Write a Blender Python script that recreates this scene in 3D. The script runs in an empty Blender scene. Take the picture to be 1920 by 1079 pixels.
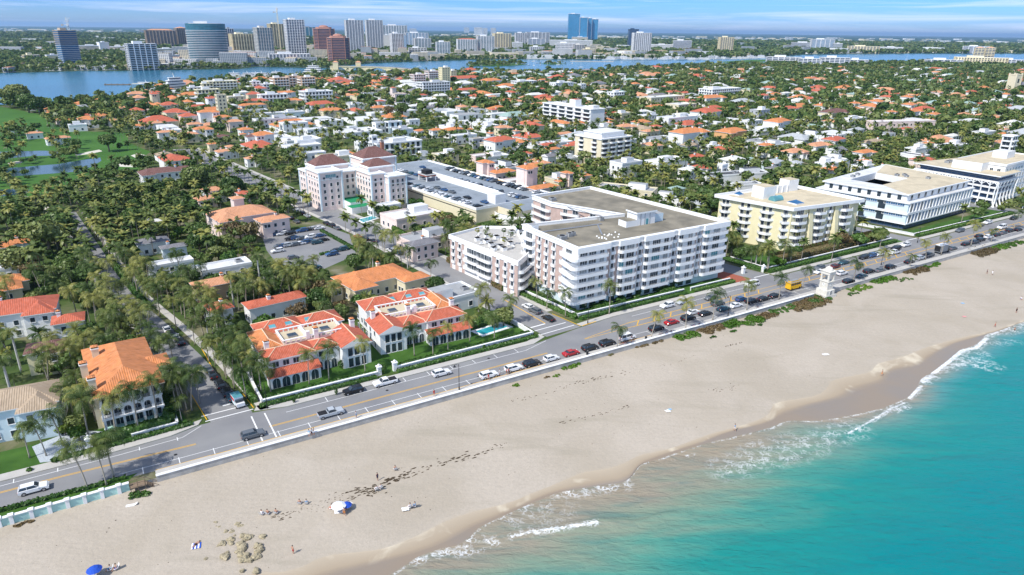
import bpy, bmesh, math, random
import numpy as np
from mathutils import Vector, Matrix
R = math.radians; PI = math.pi
rnd = random.Random(11)
nr = np.random.RandomState(5)
sc = bpy.context.scene
COL = sc.collection
# ------------------------------------------------------------------ camera and picture-to-ground survey
H = 80.0; F = 1280.0
ROLL = math.atan(.0115)
TH = math.atan((539.5-56.8)*math.cos(ROLL)/F)
cR, sR, cT, sT = math.cos(ROLL), math.sin(ROLL), math.cos(TH), math.sin(TH)
def G(px, py, z=0.0):
    x = px-960; y = py-539.5
    xr = x*cR+y*sR; yr = -x*sR+y*cR
    t = (H-z)/(sT+cT*yr/F)
    return (xr/F*t, (cT-sT*yr/F)*t)
def proj(x, y, z):
    dz = z-H
    fw = y*cT-dz*sT; dn = -y*sT-dz*cT
    if fw < 1: return (-9999, -9999, fw)
    a = x/fw*F; b = dn/fw*F
    return (960+a*cR-b*sR, 539.5+a*sR+b*cR, fw)
cam = bpy.data.cameras.new('camera'); cam.lens = 24.0; cam.sensor_width = 36; cam.clip_end = 300000; cam.clip_start = 1
co = bpy.data.objects.new('camera', cam); COL.objects.link(co); sc.camera = co
Xd = Vector((1, 0, 0)); Dn = Vector((0, -sT, -cT)); Fw = Vector((0, cT, -sT))
ax = Xd*cR-Dn*sR; ay = Xd*sR+Dn*cR
M = Matrix((ax, -ay, -Fw)).transposed().to_4x4(); M.translation = (0, 0, H)
co.matrix_world = M
# coast frame: u runs along the ocean road, v inland
O0 = G(587, 809); AR = R(31.3)
cu, su = math.cos(AR), math.sin(AR)
def W(u, v): return (O0[0]+u*cu-v*su, O0[1]+u*su+v*cu)
def UV(x, y): dx = x-O0[0]; dy = y-O0[1]; return (dx*cu+dy*su, -dx*su+dy*cu)
def PUV(px, py, z=0): return UV(*G(px, py, z))
# ------------------------------------------------------------------ materials
MATS = {}
def mat(name, col, rough=.8, var=.12, vs=.8, spec=.3, metal=0, bump=0, bs=8., kind=None, col2=None, coords='Object'):
    if name in MATS: return MATS[name]
    m = bpy.data.materials.new(name); m.use_nodes = True; MATS[name] = m
    nt = m.node_tree; N = nt.nodes; L = nt.links
    b = N['Principled BSDF']; b.inputs['Roughness'].default_value = rough; b.inputs['Metallic'].default_value = metal
    b.inputs['Specular IOR Level'].default_value = spec
    tc = N.new('ShaderNodeTexCoord')
    n = N.new('ShaderNodeTexNoise'); n.inputs['Scale'].default_value = vs; n.inputs['Detail'].default_value = 5
    L.new(tc.outputs[coords], n.inputs['Vector'])
    mr = N.new('ShaderNodeMapRange'); mr.inputs[1].default_value = .3; mr.inputs[2].default_value = .7
    L.new(n.outputs['Fac'], mr.inputs[0])
    mx = N.new('ShaderNodeMix'); mx.data_type = 'RGBA'
    c = list(col)+[1]
    if col2 is None:
        mx.inputs[6].default_value = [max(0, k*(1-var)) for k in col]+[1]; mx.inputs[7].default_value = [min(1, k*(1+var)) for k in col]+[1]
    else:
        mx.inputs[6].default_value = c; mx.inputs[7].default_value = list(col2)+[1]
    L.new(mr.outputs[0], mx.inputs[0])
    out = mx.outputs[2]
    uvn = N.new('ShaderNodeUVMap'); sep = N.new('ShaderNodeSeparateXYZ'); L.new(uvn.outputs[0], sep.inputs[0])
    def math_(op, a, bb=None, cc=None):
        k = N.new('ShaderNodeMath'); k.operation = op
        for i, q in enumerate((a, bb, cc)):
            if q is None: continue
            if isinstance(q, (int, float)): k.inputs[i].default_value = q
            else: L.new(q, k.inputs[i])
        return k.outputs[0]
    def mixc(f, a, c2, bt='MIX'):
        k = N.new('ShaderNodeMix'); k.data_type = 'RGBA'; k.blend_type = bt
        for i, q in ((0, f), (6, a), (7, c2)):
            if isinstance(q, (int, float)): k.inputs[i].default_value = q
            elif isinstance(q, tuple): k.inputs[i].default_value = q+(1,)
            else: L.new(q, k.inputs[i])
        return k.outputs[2]
    if kind == 'tile':      # barrel tiles: ribs running down the slope, weathered courses
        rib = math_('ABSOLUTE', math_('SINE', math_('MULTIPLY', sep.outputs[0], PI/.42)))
        n2 = N.new('ShaderNodeTexNoise'); n2.inputs['Scale'].default_value = 1.
        mp = N.new('ShaderNodeMapping'); mp.inputs['Scale'].default_value = (2.2, .7, 1); L.new(uvn.outputs[0], mp.inputs[0]); L.new(mp.outputs[0], n2.inputs['Vector']); n2.inputs['Detail'].default_value = 6
        r2 = N.new('ShaderNodeMapRange'); r2.inputs[1].default_value = .35; r2.inputs[2].default_value = .7; L.new(n2.outputs['Fac'], r2.inputs[0])
        out = mixc(math_('MULTIPLY', r2.outputs[0], .58), out, tuple(min(1, k*1.25+.10) for k in col))
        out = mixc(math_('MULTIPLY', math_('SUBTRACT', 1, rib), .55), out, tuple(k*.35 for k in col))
        bp = N.new('ShaderNodeBump'); bp.inputs['Distance'].default_value = .1; bp.inputs['Strength'].default_value = .6
        L.new(rib, bp.inputs['Height']); L.new(bp.outputs[0], b.inputs['Normal'])
    if kind == 'deck':      # stained flat roof
        n2 = N.new('ShaderNodeTexNoise'); n2.inputs['Scale'].default_value = .12; n2.inputs['Detail'].default_value = 8; n2.inputs['Distortion'].default_value = 1.2
        L.new(tc.outputs['Object'], n2.inputs['Vector'])
        r2 = N.new('ShaderNodeMapRange'); r2.inputs[1].default_value = .45; r2.inputs[2].default_value = .75; L.new(n2.outputs['Fac'], r2.inputs[0])
        out = mixc(math_('MULTIPLY', r2.outputs[0], .5), out, tuple(k*.5 for k in col))
    if kind == 'curtain':   # glass wall with mullion joints
        fx = math_('FRACT', math_('MULTIPLY', sep.outputs[0], 1/3.)); fy = math_('FRACT', math_('MULTIPLY', sep.outputs[1], 1/3.4))
        k = math_('MAXIMUM', math_('LESS_THAN', fx, .08), math_('LESS_THAN', fy, .12))
        cl = N.new('ShaderNodeTexWhiteNoise'); cl.noise_dimensions = '2D'
        cm = N.new('ShaderNodeCombineXYZ'); L.new(math_('FLOOR', math_('MULTIPLY', sep.outputs[0], 1/3.)), cm.inputs[0]); L.new(math_('FLOOR', math_('MULTIPLY', sep.outputs[1], 1/3.4)), cm.inputs[1]); L.new(cm.outputs[0], cl.inputs['Vector'])
        out = mixc(math_('MULTIPLY', cl.outputs['Value'], .5), out, tuple(min(1, q*1.9+.02) for q in col))
        out = mixc(k, out, tuple(min(1, q*.5+.1) for q in col))
    if kind == 'grid':      # punched windows on far facades
        fx = math_('FRACT', math_('MULTIPLY', sep.outputs[0], 1/3.6)); fy = math_('FRACT', math_('MULTIPLY', sep.outputs[1], 1/3.2))
        a_ = math_('MULTIPLY', math_('GREATER_THAN', fx, .42), math_('GREATER_THAN', fy, .38))
        out = mixc(a_, out, (.07, .10, .14))
    L.new(out, b.inputs['Base Color'])
    if bump:
        n3 = N.new('ShaderNodeTexNoise'); n3.inputs['Scale'].default_value = bs; n3.inputs['Detail'].default_value = 6
        L.new(tc.outputs['Object'], n3.inputs['Vector'])
        bp = N.new('ShaderNodeBump'); bp.inputs['Distance'].default_value = bump; L.new(n3.outputs['Fac'], bp.inputs['Height']); L.new(bp.outputs[0], b.inputs['Normal'])
    return m
def leafmat(name, c1, c2, c3, tr=.25, vs=.35):
    m = bpy.data.materials.new(name); m.use_nodes = True; MATS[name] = m
    nt = m.node_tree; N = nt.nodes; L = nt.links; N.remove(N['Principled BSDF'])
    out = N['Material Output']
    tc = N.new('ShaderNodeTexCoord'); oi = N.new('ShaderNodeObjectInfo'); at = N.new('ShaderNodeAttribute'); at.attribute_name = 'tint'
    n = N.new('ShaderNodeTexNoise'); n.inputs['Scale'].default_value = vs; n.inputs['Detail'].default_value = 3; L.new(tc.outputs['Object'], n.inputs['Vector'])
    ad = N.new('ShaderNodeMath'); ad.operation = 'ADD'; L.new(oi.outputs['Random'], ad.inputs[0]); L.new(at.outputs['Fac'], ad.inputs[1])
    fr = N.new('ShaderNodeMath'); fr.operation = 'FRACT'; L.new(ad.outputs[0], fr.inputs[0])
    s = N.new('ShaderNodeMath'); s.operation = 'MULTIPLY_ADD'; L.new(n.outputs['Fac'], s.inputs[0]); s.inputs[1].default_value = .7
    k = N.new('ShaderNodeMath'); k.operation = 'MULTIPLY_ADD'; L.new(fr.outputs[0], k.inputs[0]); k.inputs[1].default_value = .75; k.inputs[2].default_value = -.22; L.new(k.outputs[0], s.inputs[2])
    cr = N.new('ShaderNodeValToRGB'); L.new(s.outputs[0], cr.inputs[0])
    e = cr.color_ramp.elements; e[0].position = .1; e[0].color = (*c1, 1); e[1].position = .9; e[1].color = (*c3, 1)
    q = e.new(.5); q.color = (*c2, 1)
    d = N.new('ShaderNodeBsdfDiffuse'); t = N.new('ShaderNodeBsdfTranslucent'); L.new(cr.outputs[0], d.inputs[0]); L.new(cr.outputs[0], t.inputs[0])
    g = N.new('ShaderNodeBsdfGlossy'); g.inputs['Roughness'].default_value = .45; g.inputs[0].default_value = (.5, .5, .45, 1)
    mx = N.new('ShaderNodeMixShader'); mx.inputs[0].default_value = tr; L.new(d.outputs[0], mx.inputs[1]); L.new(t.outputs[0], mx.inputs[2])
    m2 = N.new('ShaderNodeMixShader'); m2.inputs[0].default_value = .05; L.new(mx.outputs[0], m2.inputs[1]); L.new(g.outputs[0], m2.inputs[2])
    L.new(m2.outputs[0], out.inputs[0])
    return m
leafmat('palm_leaf', (.04, .08, .018), (.115, .16, .04), (.33, .32, .085), .25, .5)
leafmat('tree_leaf', (.05, .10, .024), (.105, .17, .042), (.21, .24, .075), .2, .5)
leafmat('hedge_leaf', (.03, .08, .014), (.055, .13, .022), (.09, .17, .035), .15, .7)
leafmat('grape_leaf', (.05, .12, .010), (.09, .20, .018), (.15, .24, .03), .2, .6)
leafmat('dry_leaf', (.10, .075, .035), (.16, .11, .05), (.14, .13, .05), .1, .8)
leafmat('lime_leaf', (.05, .11, .012), (.09, .18, .02), (.18, .24, .04), .25, .6)
MC = dict(white=(.80, .80, .79), cream=(.72, .64, .46), pink=(.80, .655, .60), yellow=(.74, .67, .43), peach=(.74, .50, .34), grey=(.45, .46, .48), bluewhite=(.62, .73, .78), orange=(.70, .40, .18), green=(.35, .45, .38))
for k, c in MC.items(): mat('wall_'+k, c, .75, .05, .5)
mat('pier_pink', (.50, .37, .32), .8, .1); mat('trim', (.84, .84, .83), .6, .04)
mat('tile_o', (.60, .215, .07), .8, .25, .5, kind='tile'); mat('tile_r', (.50, .115, .055), .8, .22, .5, kind='tile')
mat('tile_p', (.62, .29, .15), .8, .18, .5, kind='tile'); mat('tile_b', (.17, .075, .06), .8, .2, .5, kind='tile')
mat('tile_t', (.40, .30, .20), .85, .18, .4, kind='tile'); mat('tile_w', (.68, .67, .63), .8, .08, .4, kind='tile')
mat('tile_s', (.19, .185, .20), .8, .2, .5, kind='tile'); mat('tile_g', (.42, .44, .45), .8, .15, .5, kind='tile')
mat('tile_n', (.30, .42, .38), .8, .15, .5, kind='tile')
mat('deck_w', (.64, .64, .63), .85, .08, .3, kind='deck'); mat('deck_c', (.55, .47, .33), .9, .08, .3, kind='deck')
mat('deck_g', (.33, .34, .345), .9, .1, .3, kind='deck'); mat('deck_d', (.17, .155, .12), .9, .2, .15, kind='deck', col2=(.30, .265, .20))
mat('deck_k', (.07, .075, .085), .9, .2, .3)
mat('glass', (.035, .05, .065), .08, .3, .6, spec=.6); mat('glass_b', (.03, .12, .26), .08, .3, .3, spec=.6)
mat('glass_t', (.10, .30, .34), .1, .2, .3, spec=.6); mat('skyglass', (.03, .20, .38), .12, .2, .05, spec=.6, kind='curtain')
mat('darkglass', (.02, .05, .11), .12, .2, .05, spec=.6, kind='curtain'); mat('tealglass', (.015, .11, .16), .12, .2, .05, spec=.6, kind='curtain')
mat('curtain', (.34, .35, .35), .7, .3, 1.5); mat('frame', (.75, .76, .76), .5, .03); mat('dark', (.02, .02, .022), .6, .2)
mat('asphalt', (.20, .20, .207), .9, .10, .12, bump=.01, bs=30, col2=(.255, .253, .25)); mat('asphalt_garage', (.25, .285, .32), .9, .1, .1, kind='deck')
mat('paving', (.46, .44, .405), .9, .07, .4); mat('concrete', (.52, .50, .46), .85, .08, .4)
mat('paint_w', (.78, .78, .76), .7, .06, 2); mat('paint_y', (.72, .40, .03), .7, .1, 2); mat('brick', (.33, .10, .06), .85, .15, 3)
mat('lawn', (.030, .085, .010), .95, .15, .25, col2=(.058, .135, .018), bump=.03, bs=6); mat('fairway', (.035, .11, .012), .95, .12, .03, col2=(.06, .155, .02))
mat('bunker', (.60, .56, .47), .95, .05, .5); mat('cobble', (.42, .46, .50), .8, .25, 6)
mat('bark', (.22, .18, .14), .9, .15, 3, bump=.02, bs=12); mat('palm_bark', (.36, .32, .26), .9, .15, 2, bump=.01, bs=20); mat('royal_bark', (.48, .47, .44), .8, .1, 2)
mat('turq', (.38, .60, .56), .7, .06, 1); mat('wood', (.22, .16, .11), .85, .2, 3); mat('rock', (.34, .29, .19), .95, .4, 1.4, bump=.15, bs=2.5)
mat('rubber', (.02, .02, .02), .8, .1); mat('chrome', (.5, .5, .52), .3, .05, metal=.8); mat('lamp_glass', (.75, .75, .7), .3, .05)
mat('red_l', (.4, .01, .01), .3, .05); mat('pool', (.03, .32, .38), .05, .2, .6, spec=.5); mat('metal_g', (.32, .33, .34), .5, .1, metal=.3)
mat('black_metal', (.02, .022, .025), .4, .1); mat('awning_g', (.01, .22, .09), .8, .1); mat('awning_y', (.75, .42, .02), .8, .1)
mat('skin', (.50, .28, .19), .6, .08, 3); mat('hair_d', (.05, .03, .02), .7, .2); mat('seaweed', (.07, .05, .03), .95, .3, 3)
mat('brown_ap', (.42, .33, .25), .8, .1, .1); mat('brick_t', (.36, .16, .10), .8, .1, .1); mat('tower_c', (.66, .56, .34), .8, .1, .1); mat('tower_w', (.74, .75, .76), .7, .05, .1)
for k, c in dict(white=(.78, .78, .78), black=(.012, .013, .016), red=(.42, .015, .02), silver=(.42, .45, .48), grey=(.12, .135, .15), blue=(.03, .09, .22), teal=(.02, .08, .11), maroon=(.12, .015, .02), tan=(.38, .32, .25)).items():
    mat('car_'+k, c, .22, .02, 1, spec=.6)
for k, c in dict(red=(.5, .03, .03), blue=(.02, .08, .45), white=(.8, .8, .8), navy=(.015, .02, .07), lblue=(.25, .45, .65), black=(.02, .02, .02), pinkc=(.7, .3, .3), green=(.35, .7, .1), orange=(.7, .25, .05)).items():
    mat('cloth_'+k, c, .85, .08, 4)
# ------------------------------------------------------------------ mesh builder
class MB:
    def __init__(s): s.v = []; s.f = []; s.m = []; s.mats = []
    def mi(s, m):
        if m not in s.mats: s.mats.append(m)
        return s.mats.index(m)
    def face(s, pts, m):
        b = len(s.v); s.v += [tuple(p) for p in pts]; s.f.append(tuple(range(b, b+len(pts)))); s.m.append(s.mi(m))
    def box(s, x0, x1, y0, y1, z0, z1, m, mt=None, bot=True):
        p = [(x0, y0, z0), (x1, y0, z0), (x1, y1, z0), (x0, y1, z0), (x0, y0, z1), (x1, y0, z1), (x1, y1, z1), (x0, y1, z1)]
        b = len(s.v); s.v += p; k = s.mi(m)
        fs = [(0, 1, 5, 4), (1, 2, 6, 5), (2, 3, 7, 6), (3, 0, 4, 7)]
        for f in fs: s.f.append(tuple(b+i for i in f)); s.m.append(k)
        s.f.append((b+4, b+5, b+6, b+7)); s.m.append(s.mi(mt) if mt else k)
        if bot: s.f.append((b+3, b+2, b+1, b)); s.m.append(k)
        return s
    def obox(s, cx, cy, z0, z1, sx, sy, rz, m, mt=None):
        c, q = math.cos(rz), math.sin(rz); P = []
        for a, b_ in ((-1, -1), (1, -1), (1, 1), (-1, 1)):
            x = a*sx/2; y = b_*sy/2; P.append((cx+x*c-y*q, cy+x*q+y*c))
        return s.prism(P, z0, z1, m, mt)
    def prism(s, P, z0, z1, m, mt=None, bot=False):
        n = len(P); b = len(s.v); k = s.mi(m)
        s.v += [(p[0], p[1], z0) for p in P]+[(p[0], p[1], z1) for p in P]
        for i in range(n):
            j = (i+1) % n; s.f.append((b+i, b+j, b+n+j, b+n+i)); s.m.append(k)
        s.f.append(tuple(b+n+i for i in range(n))); s.m.append(s.mi(mt) if mt else k)
        if bot: s.f.append(tuple(b+i for i in range(n-1, -1, -1))); s.m.append(k)
        return s
    def ring(s, P, off, z0, z1, m, t=.3):
        # upright band of thickness t standing off metres outside polygon P
        A = inset(P, -off); B = inset(P, -(off-t)); n = len(P); k = s.mi(m); b = len(s.v)
        for Q, z in ((A, z0), (A, z1), (B, z1), (B, z0)): s.v += [(p[0], p[1], z) for p in Q]
        for i in range(n):
            j = (i+1) % n
            for r in range(4):
                r2 = (r+1) % 4
                s.f.append((b+r*n+i, b+r*n+j, b+r2*n+j, b+r2*n+i)); s.m.append(k)
        return s
    def tube(s, pts, rad, n, m, cap=True):
        b = len(s.v); k = s.mi(m); pts = [Vector(p) for p in pts]
        for i, p in enumerate(pts):
            d = (pts[min(i+1, len(pts)-1)]-pts[max(i-1, 0)]).normalized()
            a = d.orthogonal().normalized(); c = d.cross(a)
            r = rad[i] if isinstance(rad, (list, tuple)) else rad
            for j in range(n):
                t = 2*PI*j/n; q = p+a*(math.cos(t)*r)+c*(math.sin(t)*r); s.v.append(tuple(q))
        for i in range(len(pts)-1):
            for j in range(n):
                j2 = (j+1) % n; s.f.append((b+i*n+j, b+i*n+j2, b+(i+1)*n+j2, b+(i+1)*n+j)); s.m.append(k)
        if cap:
            e = b+(len(pts)-1)*n; s.f.append(tuple(e+j for j in range(n))); s.m.append(k); s.f.append(tuple(b+j for j in range(n-1, -1, -1))); s.m.append(k)
        return s
    def sphere(s, c, rx, ry, rz, m, nu=10, nv=6, z0=-1.):
        k = s.mi(m); b = len(s.v)
        for i in range(nv+1):
            t = math.asin(z0)+(PI/2-math.asin(z0))*i/nv
            for j in range(nu):
                p = 2*PI*j/nu; s.v.append((c[0]+rx*math.cos(t)*math.cos(p), c[1]+ry*math.cos(t)*math.sin(p), c[2]+rz*math.sin(t)))
        for i in range(nv):
            for j in range(nu):
                j2 = (j+1) % nu; s.f.append((b+i*nu+j, b+i*nu+j2, b+(i+1)*nu+j2, b+(i+1)*nu+j)); s.m.append(k)
        return s
    def add(s, o, M4):
        b = len(s.v); mm = [s.mi(q) for q in o.mats]
        s.v += [tuple(M4 @ Vector(p)) for p in o.v]; s.f += [tuple(b+i for i in f) for f in o.f]; s.m += [mm[i] for i in o.m]
        return s
    def mesh(s, name, smooth=False, uv=True):
        me = bpy.data.meshes.new(name); me.from_pydata(s.v, [], s.f)
        for q in s.mats: me.materials.append(MATS[q])
        me.polygons.foreach_set('material_index', s.m)
        if smooth: me.polygons.foreach_set('use_smooth', [True]*len(s.f))
        if uv and len(s.f) < 60000:
            ul = me.uv_layers.new(name='uv').data; li = 0; V = s.v; out = []
            for f in s.f:
                a = V[f[0]]; b_ = V[f[1]]; c = V[f[2]]
                x1, y1, z1 = b_[0]-a[0], b_[1]-a[1], b_[2]-a[2]; x2, y2, z2 = c[0]-a[0], c[1]-a[1], c[2]-a[2]
                nx, ny, nz = y1*z2-z1*y2, z1*x2-x1*z2, x1*y2-y1*x2
                h = math.hypot(nx, ny)
                if h < 1e-6*(abs(nz)+1e-9) or h == 0: tx, ty = 1., 0.
                else: tx, ty = -ny/h, nx/h
                l = math.sqrt(nx*nx+ny*ny+nz*nz) or 1; nx /= l; ny /= l; nz /= l
                sx, sy, sz = -nz*ty, nz*tx, nx*ty-ny*tx
                for i in f:
                    p = V[i]; out += [p[0]*tx+p[1]*ty, p[0]*sx+p[1]*sy+p[2]*sz]
            ul.foreach_set('uv', out)
        me.update(); return me
    def build(s, name, parent=None, smooth=False, loc=None, rz=0):
        return link(name, s.mesh(name, smooth), parent, loc, rz)
def link(name, me, parent=None, loc=None, rz=0):
    o = bpy.data.objects.new(name, me); COL.objects.link(o)
    if parent is not None: o.parent = parent
    if loc is not None: o.location = loc
    if rz: o.rotation_euler = (0, 0, rz)
    return o
def inset(P, d):
    n = len(P); out = []
    for i in range(n):
        a = P[i-1]; b = P[i]; c = P[(i+1) % n]
        d1 = (b[0]-a[0], b[1]-a[1]); d2 = (c[0]-b[0], c[1]-b[1])
        l1 = math.hypot(*d1); l2 = math.hypot(*d2)
        n1 = (-d1[1]/l1, d1[0]/l1); n2 = (-d2[1]/l2, d2[0]/l2)
        k = 1+n1[0]*n2[0]+n1[1]*n2[1]; k = max(k, .2)
        out.append((b[0]+(n1[0]+n2[0])*d/k, b[1]+(n1[1]+n2[1])*d/k))
    return out
def ccw(P):
    a = sum(P[i-1][0]*P[i][1]-P[i][0]*P[i-1][1] for i in range(len(P)))
    return P if a > 0 else P[::-1]
def tag(o, label=None, cat=None, group=None, kind=None):
    if label: o['label'] = label
    if cat: o['category'] = cat
    if group: o['group'] = group
    if kind: o['kind'] = kind
    return o
def thing(name, label, cat, loc, rz=0, group=None):
    o = bpy.data.objects.new(name, None); COL.objects.link(o); o.location = (loc[0], loc[1], loc[2] if len(loc) > 2 else 0)
    o.rotation_euler = (0, 0, rz); o.empty_display_size = .5
    return tag(o, label, cat, group)
def struct(name, mb, m=None): return tag(mb.build(name), kind='structure')
def copy_tree(o, parent=None):
    c = o.copy(); COL.objects.link(c)
    if parent is not None: c.parent = parent; c.matrix_parent_inverse = o.matrix_parent_inverse
    for ch in list(KIDS.get(o.name, [])) or [q for q in o.children]: copy_tree(ch, c)
    return c
KIDS = {}
# ------------------------------------------------------------------ occupancy raster (2 m cells) for planting
GX0, GY0, GS = -900., 60., 2.
GW, GH = 1500, 1000
OCC = np.zeros((GH, GW), np.uint8)
def rast(P, val=1, grow=0.):
    P = ccw(list(P))
    if grow: P = inset(P, -grow)
    xs = [p[0] for p in P]; ys = [p[1] for p in P]
    i0 = max(0, int((min(xs)-GX0)/GS)); i1 = min(GW-1, int((max(xs)-GX0)/GS)+1)
    j0 = max(0, int((min(ys)-GY0)/GS)); j1 = min(GH-1, int((max(ys)-GY0)/GS)+1)
    if i1 <= i0 or j1 <= j0: return
    X, Y = np.meshgrid(GX0+(np.arange(i0, i1)+.5)*GS, GY0+(np.arange(j0, j1)+.5)*GS)
    ins = np.zeros(X.shape, bool); n = len(P)
    for i in range(n):
        x1, y1 = P[i-1]; x2, y2 = P[i]
        if y1 == y2: continue
        c = ((y1 > Y) != (y2 > Y)) & (X < (x2-x1)*(Y-y1)/(y2-y1)+x1); ins ^= c
    OCC[j0:j1, i0:i1][ins] = val
def occ(x, y):
    i = int((x-GX0)/GS); j = int((y-GY0)/GS)
    if 0 <= i < GW and 0 <= j < GH: return OCC[j, i]
    return 9
def hit(P):
    # does a footprint polygon touch something already placed
    n = len(P); cx = sum(p[0] for p in P)/n; cy = sum(p[1] for p in P)/n
    if occ(cx, cy): return True
    for p in P:
        for k in (1., .5):
            if occ(cx+(p[0]-cx)*k, cy+(p[1]-cy)*k): return True
    return False
# ------------------------------------------------------------------ sky, sun
wd = bpy.data.worlds.new('World'); sc.world = wd; wd.use_nodes = True
nt = wd.node_tree; N = nt.nodes; L = nt.links; bg = N['Background']
SUN_EL, SUN_SH = R(50), R(46)      # shadows fall towards 46 deg from +x
sky = N.new('ShaderNodeTexSky'); sky.sky_type = 'NISHITA'; sky.sun_disc = False; sky.sun_elevation = SUN_EL
sdx, sdy = -math.cos(SUN_SH), -math.sin(SUN_SH)
sky.sun_rotation = math.atan2(sdx, sdy); sky.air_density = 1.0; sky.dust_density = .4; sky.ozone_density = 2.5; sky.altitude = 80
tc = N.new('ShaderNodeTexCoord'); sp = N.new('ShaderNodeSeparateXYZ'); L.new(tc.outputs['Generated'], sp.inputs[0])
mr = N.new('ShaderNodeMapRange'); mr.inputs[1].default_value = 0; mr.inputs[2].default_value = .20; L.new(sp.outputs[2], mr.inputs[0])
cr = N.new('ShaderNodeValToRGB'); L.new(mr.outputs[0], cr.inputs[0])
e = cr.color_ramp.elements; e[0].position = 0; e[0].color = (.46, .64, 1.05, 1); e[1].position = 1; e[1].color = (1, 1, 1, 1)
q = e.new(.10); q.color = (.30, .56, 1.15, 1); q = e.new(.22); q.color = (.22, .50, 1.2, 1); q = e.new(.5); q.color = (.4, .65, 1.1, 1)
mu = N.new('ShaderNodeMix'); mu.data_type = 'RGBA'; mu.blend_type = 'MULTIPLY'; mu.inputs[0].default_value = 1
L.new(sky.outputs[0], mu.inputs[6]); L.new(cr.outputs[0], mu.inputs[7])
mp = N.new('ShaderNodeMapping'); mp.inputs['Scale'].default_value = (2.2, 2.2, 62); mp.inputs['Rotation'].default_value = (0, R(1.2), 0); L.new(tc.outputs['Generated'], mp.inputs[0])
ns = N.new('ShaderNodeTexNoise'); ns.inputs['Scale'].default_value = 1.6; ns.inputs['Detail'].default_value = 7; ns.inputs['Roughness'].default_value = .55; ns.inputs['Distortion'].default_value = .6; L.new(mp.outputs[0], ns.inputs['Vector'])
m2 = N.new('ShaderNodeMapRange'); m2.inputs[1].default_value = .46; m2.inputs[2].default_value = .80; m2.inputs[4].default_value = .75; L.new(ns.outputs['Fac'], m2.inputs[0])
cl = N.new('ShaderNodeMix'); cl.data_type = 'RGBA'; L.new(m2.outputs[0], cl.inputs[0]); L.new(mu.outputs[2], cl.inputs[6]); cl.inputs[7].default_value = (6.6, 6.8, 8.6, 1)
L.new(cl.outputs[2], bg.inputs[0]); bg.inputs[1].default_value = .17
sl = bpy.data.lights.new('sun', 'SUN'); sl.energy = 4.7; sl.angle = R(.5); sl.color = (1, .965, .90)
so = bpy.data.objects.new('sun', sl); COL.objects.link(so)
so.rotation_euler = Vector((sdx*math.cos(SUN_EL), sdy*math.cos(SUN_EL), math.sin(SUN_EL))).to_track_quat('Z', 'Y').to_euler()
sc.view_settings.view_transform = 'Standard'; sc.view_settings.look = 'None'; sc.view_settings.exposure = .09; sc.view_settings.gamma = 1
# ------------------------------------------------------------------ ground materials
def nodemat(name):
    m = bpy.data.materials.new(name); m.use_nodes = True; MATS[name] = m
    return m, m.node_tree.nodes, m.node_tree.links, m.node_tree.nodes['Principled BSDF']
def nnoise(N, L, vec, sc_, det=5, dist=0., rough=.5):
    n = N.new('ShaderNodeTexNoise'); n.inputs['Scale'].default_value = sc_; n.inputs['Detail'].default_value = det; n.inputs['Distortion'].default_value = dist; n.inputs['Roughness'].default_value = rough
    L.new(vec, n.inputs['Vector']); return n.outputs['Fac']
def nrange(N, L, v, a, b_, c=0., d=1.):
    n = N.new('ShaderNodeMapRange'); L.new(v, n.inputs[0])
    for i, q in enumerate((a, b_, c, d)): n.inputs[i+1].default_value = q
    return n.outputs[0]
def nmix(N, L, f, a, b_, bt='MIX'):
    k = N.new('ShaderNodeMix'); k.data_type = 'RGBA'; k.blend_type = bt
    for i, q in ((0, f), (6, a), (7, b_)):
        if isinstance(q, (int, float)): k.inputs[i].default_value = q
        elif isinstance(q, tuple): k.inputs[i].default_value = q+(1,)
        else: L.new(q, k.inputs[i])
    return k.outputs[2]
def nmath(N, L, op, a, b_=None):
    k = N.new('ShaderNodeMath'); k.operation = op
    for i, q in enumerate((a, b_)):
        if q is None: continue
        if isinstance(q, (int, float)): k.inputs[i].default_value = q
        else: L.new(q, k.inputs[i])
    return k.outputs[0]
def nramp(N, L, v, stops):
    c = N.new('ShaderNodeValToRGB'); L.new(v, c.inputs[0]); e = c.color_ramp.elements
    e[0].position = stops[0][0]; e[0].color = (*stops[0][1], 1); e[1].position = stops[-1][0]; e[1].color = (*stops[-1][1], 1)
    for p, q in stops[1:-1]: z = e.new(p); z.color = (*q, 1)
    return c.outputs[0]
m, N, L, b = nodemat('land'); g = N.new('ShaderNodeNewGeometry').outputs['Position']
far = N.new('ShaderNodeSeparateXYZ'); L.new(g, far.inputs[0])
c1 = nramp(N, L, nnoise(N, L, g, .06, 6, .4, .6), ((.3, (.035, .07, .018)), (.5, (.07, .105, .03)), (.60, (.15, .145, .08)), (.75, (.30, .28, .22))))
c2 = nramp(N, L, nnoise(N, L, g, .004, 9, .6, .72), ((.35, (.018, .050, .028)), (.52, (.030, .070, .040)), (.60, (.07, .10, .07)), (.74, (.25, .25, .23))))
L.new(nmix(N, L, nrange(N, L, far.outputs[1], 900, 1700), c1, c2), b.inputs['Base Color']); b.inputs['Roughness'].default_value = .95; b.inputs['Specular IOR Level'].default_value = .1
m, N, L, b = nodemat('sand'); g = N.new('ShaderNodeNewGeometry').outputs['Position']
at = N.new('ShaderNodeAttribute'); at.attribute_name = 'w'; w = at.outputs['Fac']
wn = nmath(N, L, 'ADD', w, nrange(N, L, nnoise(N, L, g, .35, 5, .5), 0, 1, -.035, .035))
dry = nmix(N, L, nrange(N, L, nnoise(N, L, g, .05, 6, .8), .35, .68), (.46, .40, .325), (.39, .335, .26))
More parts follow.
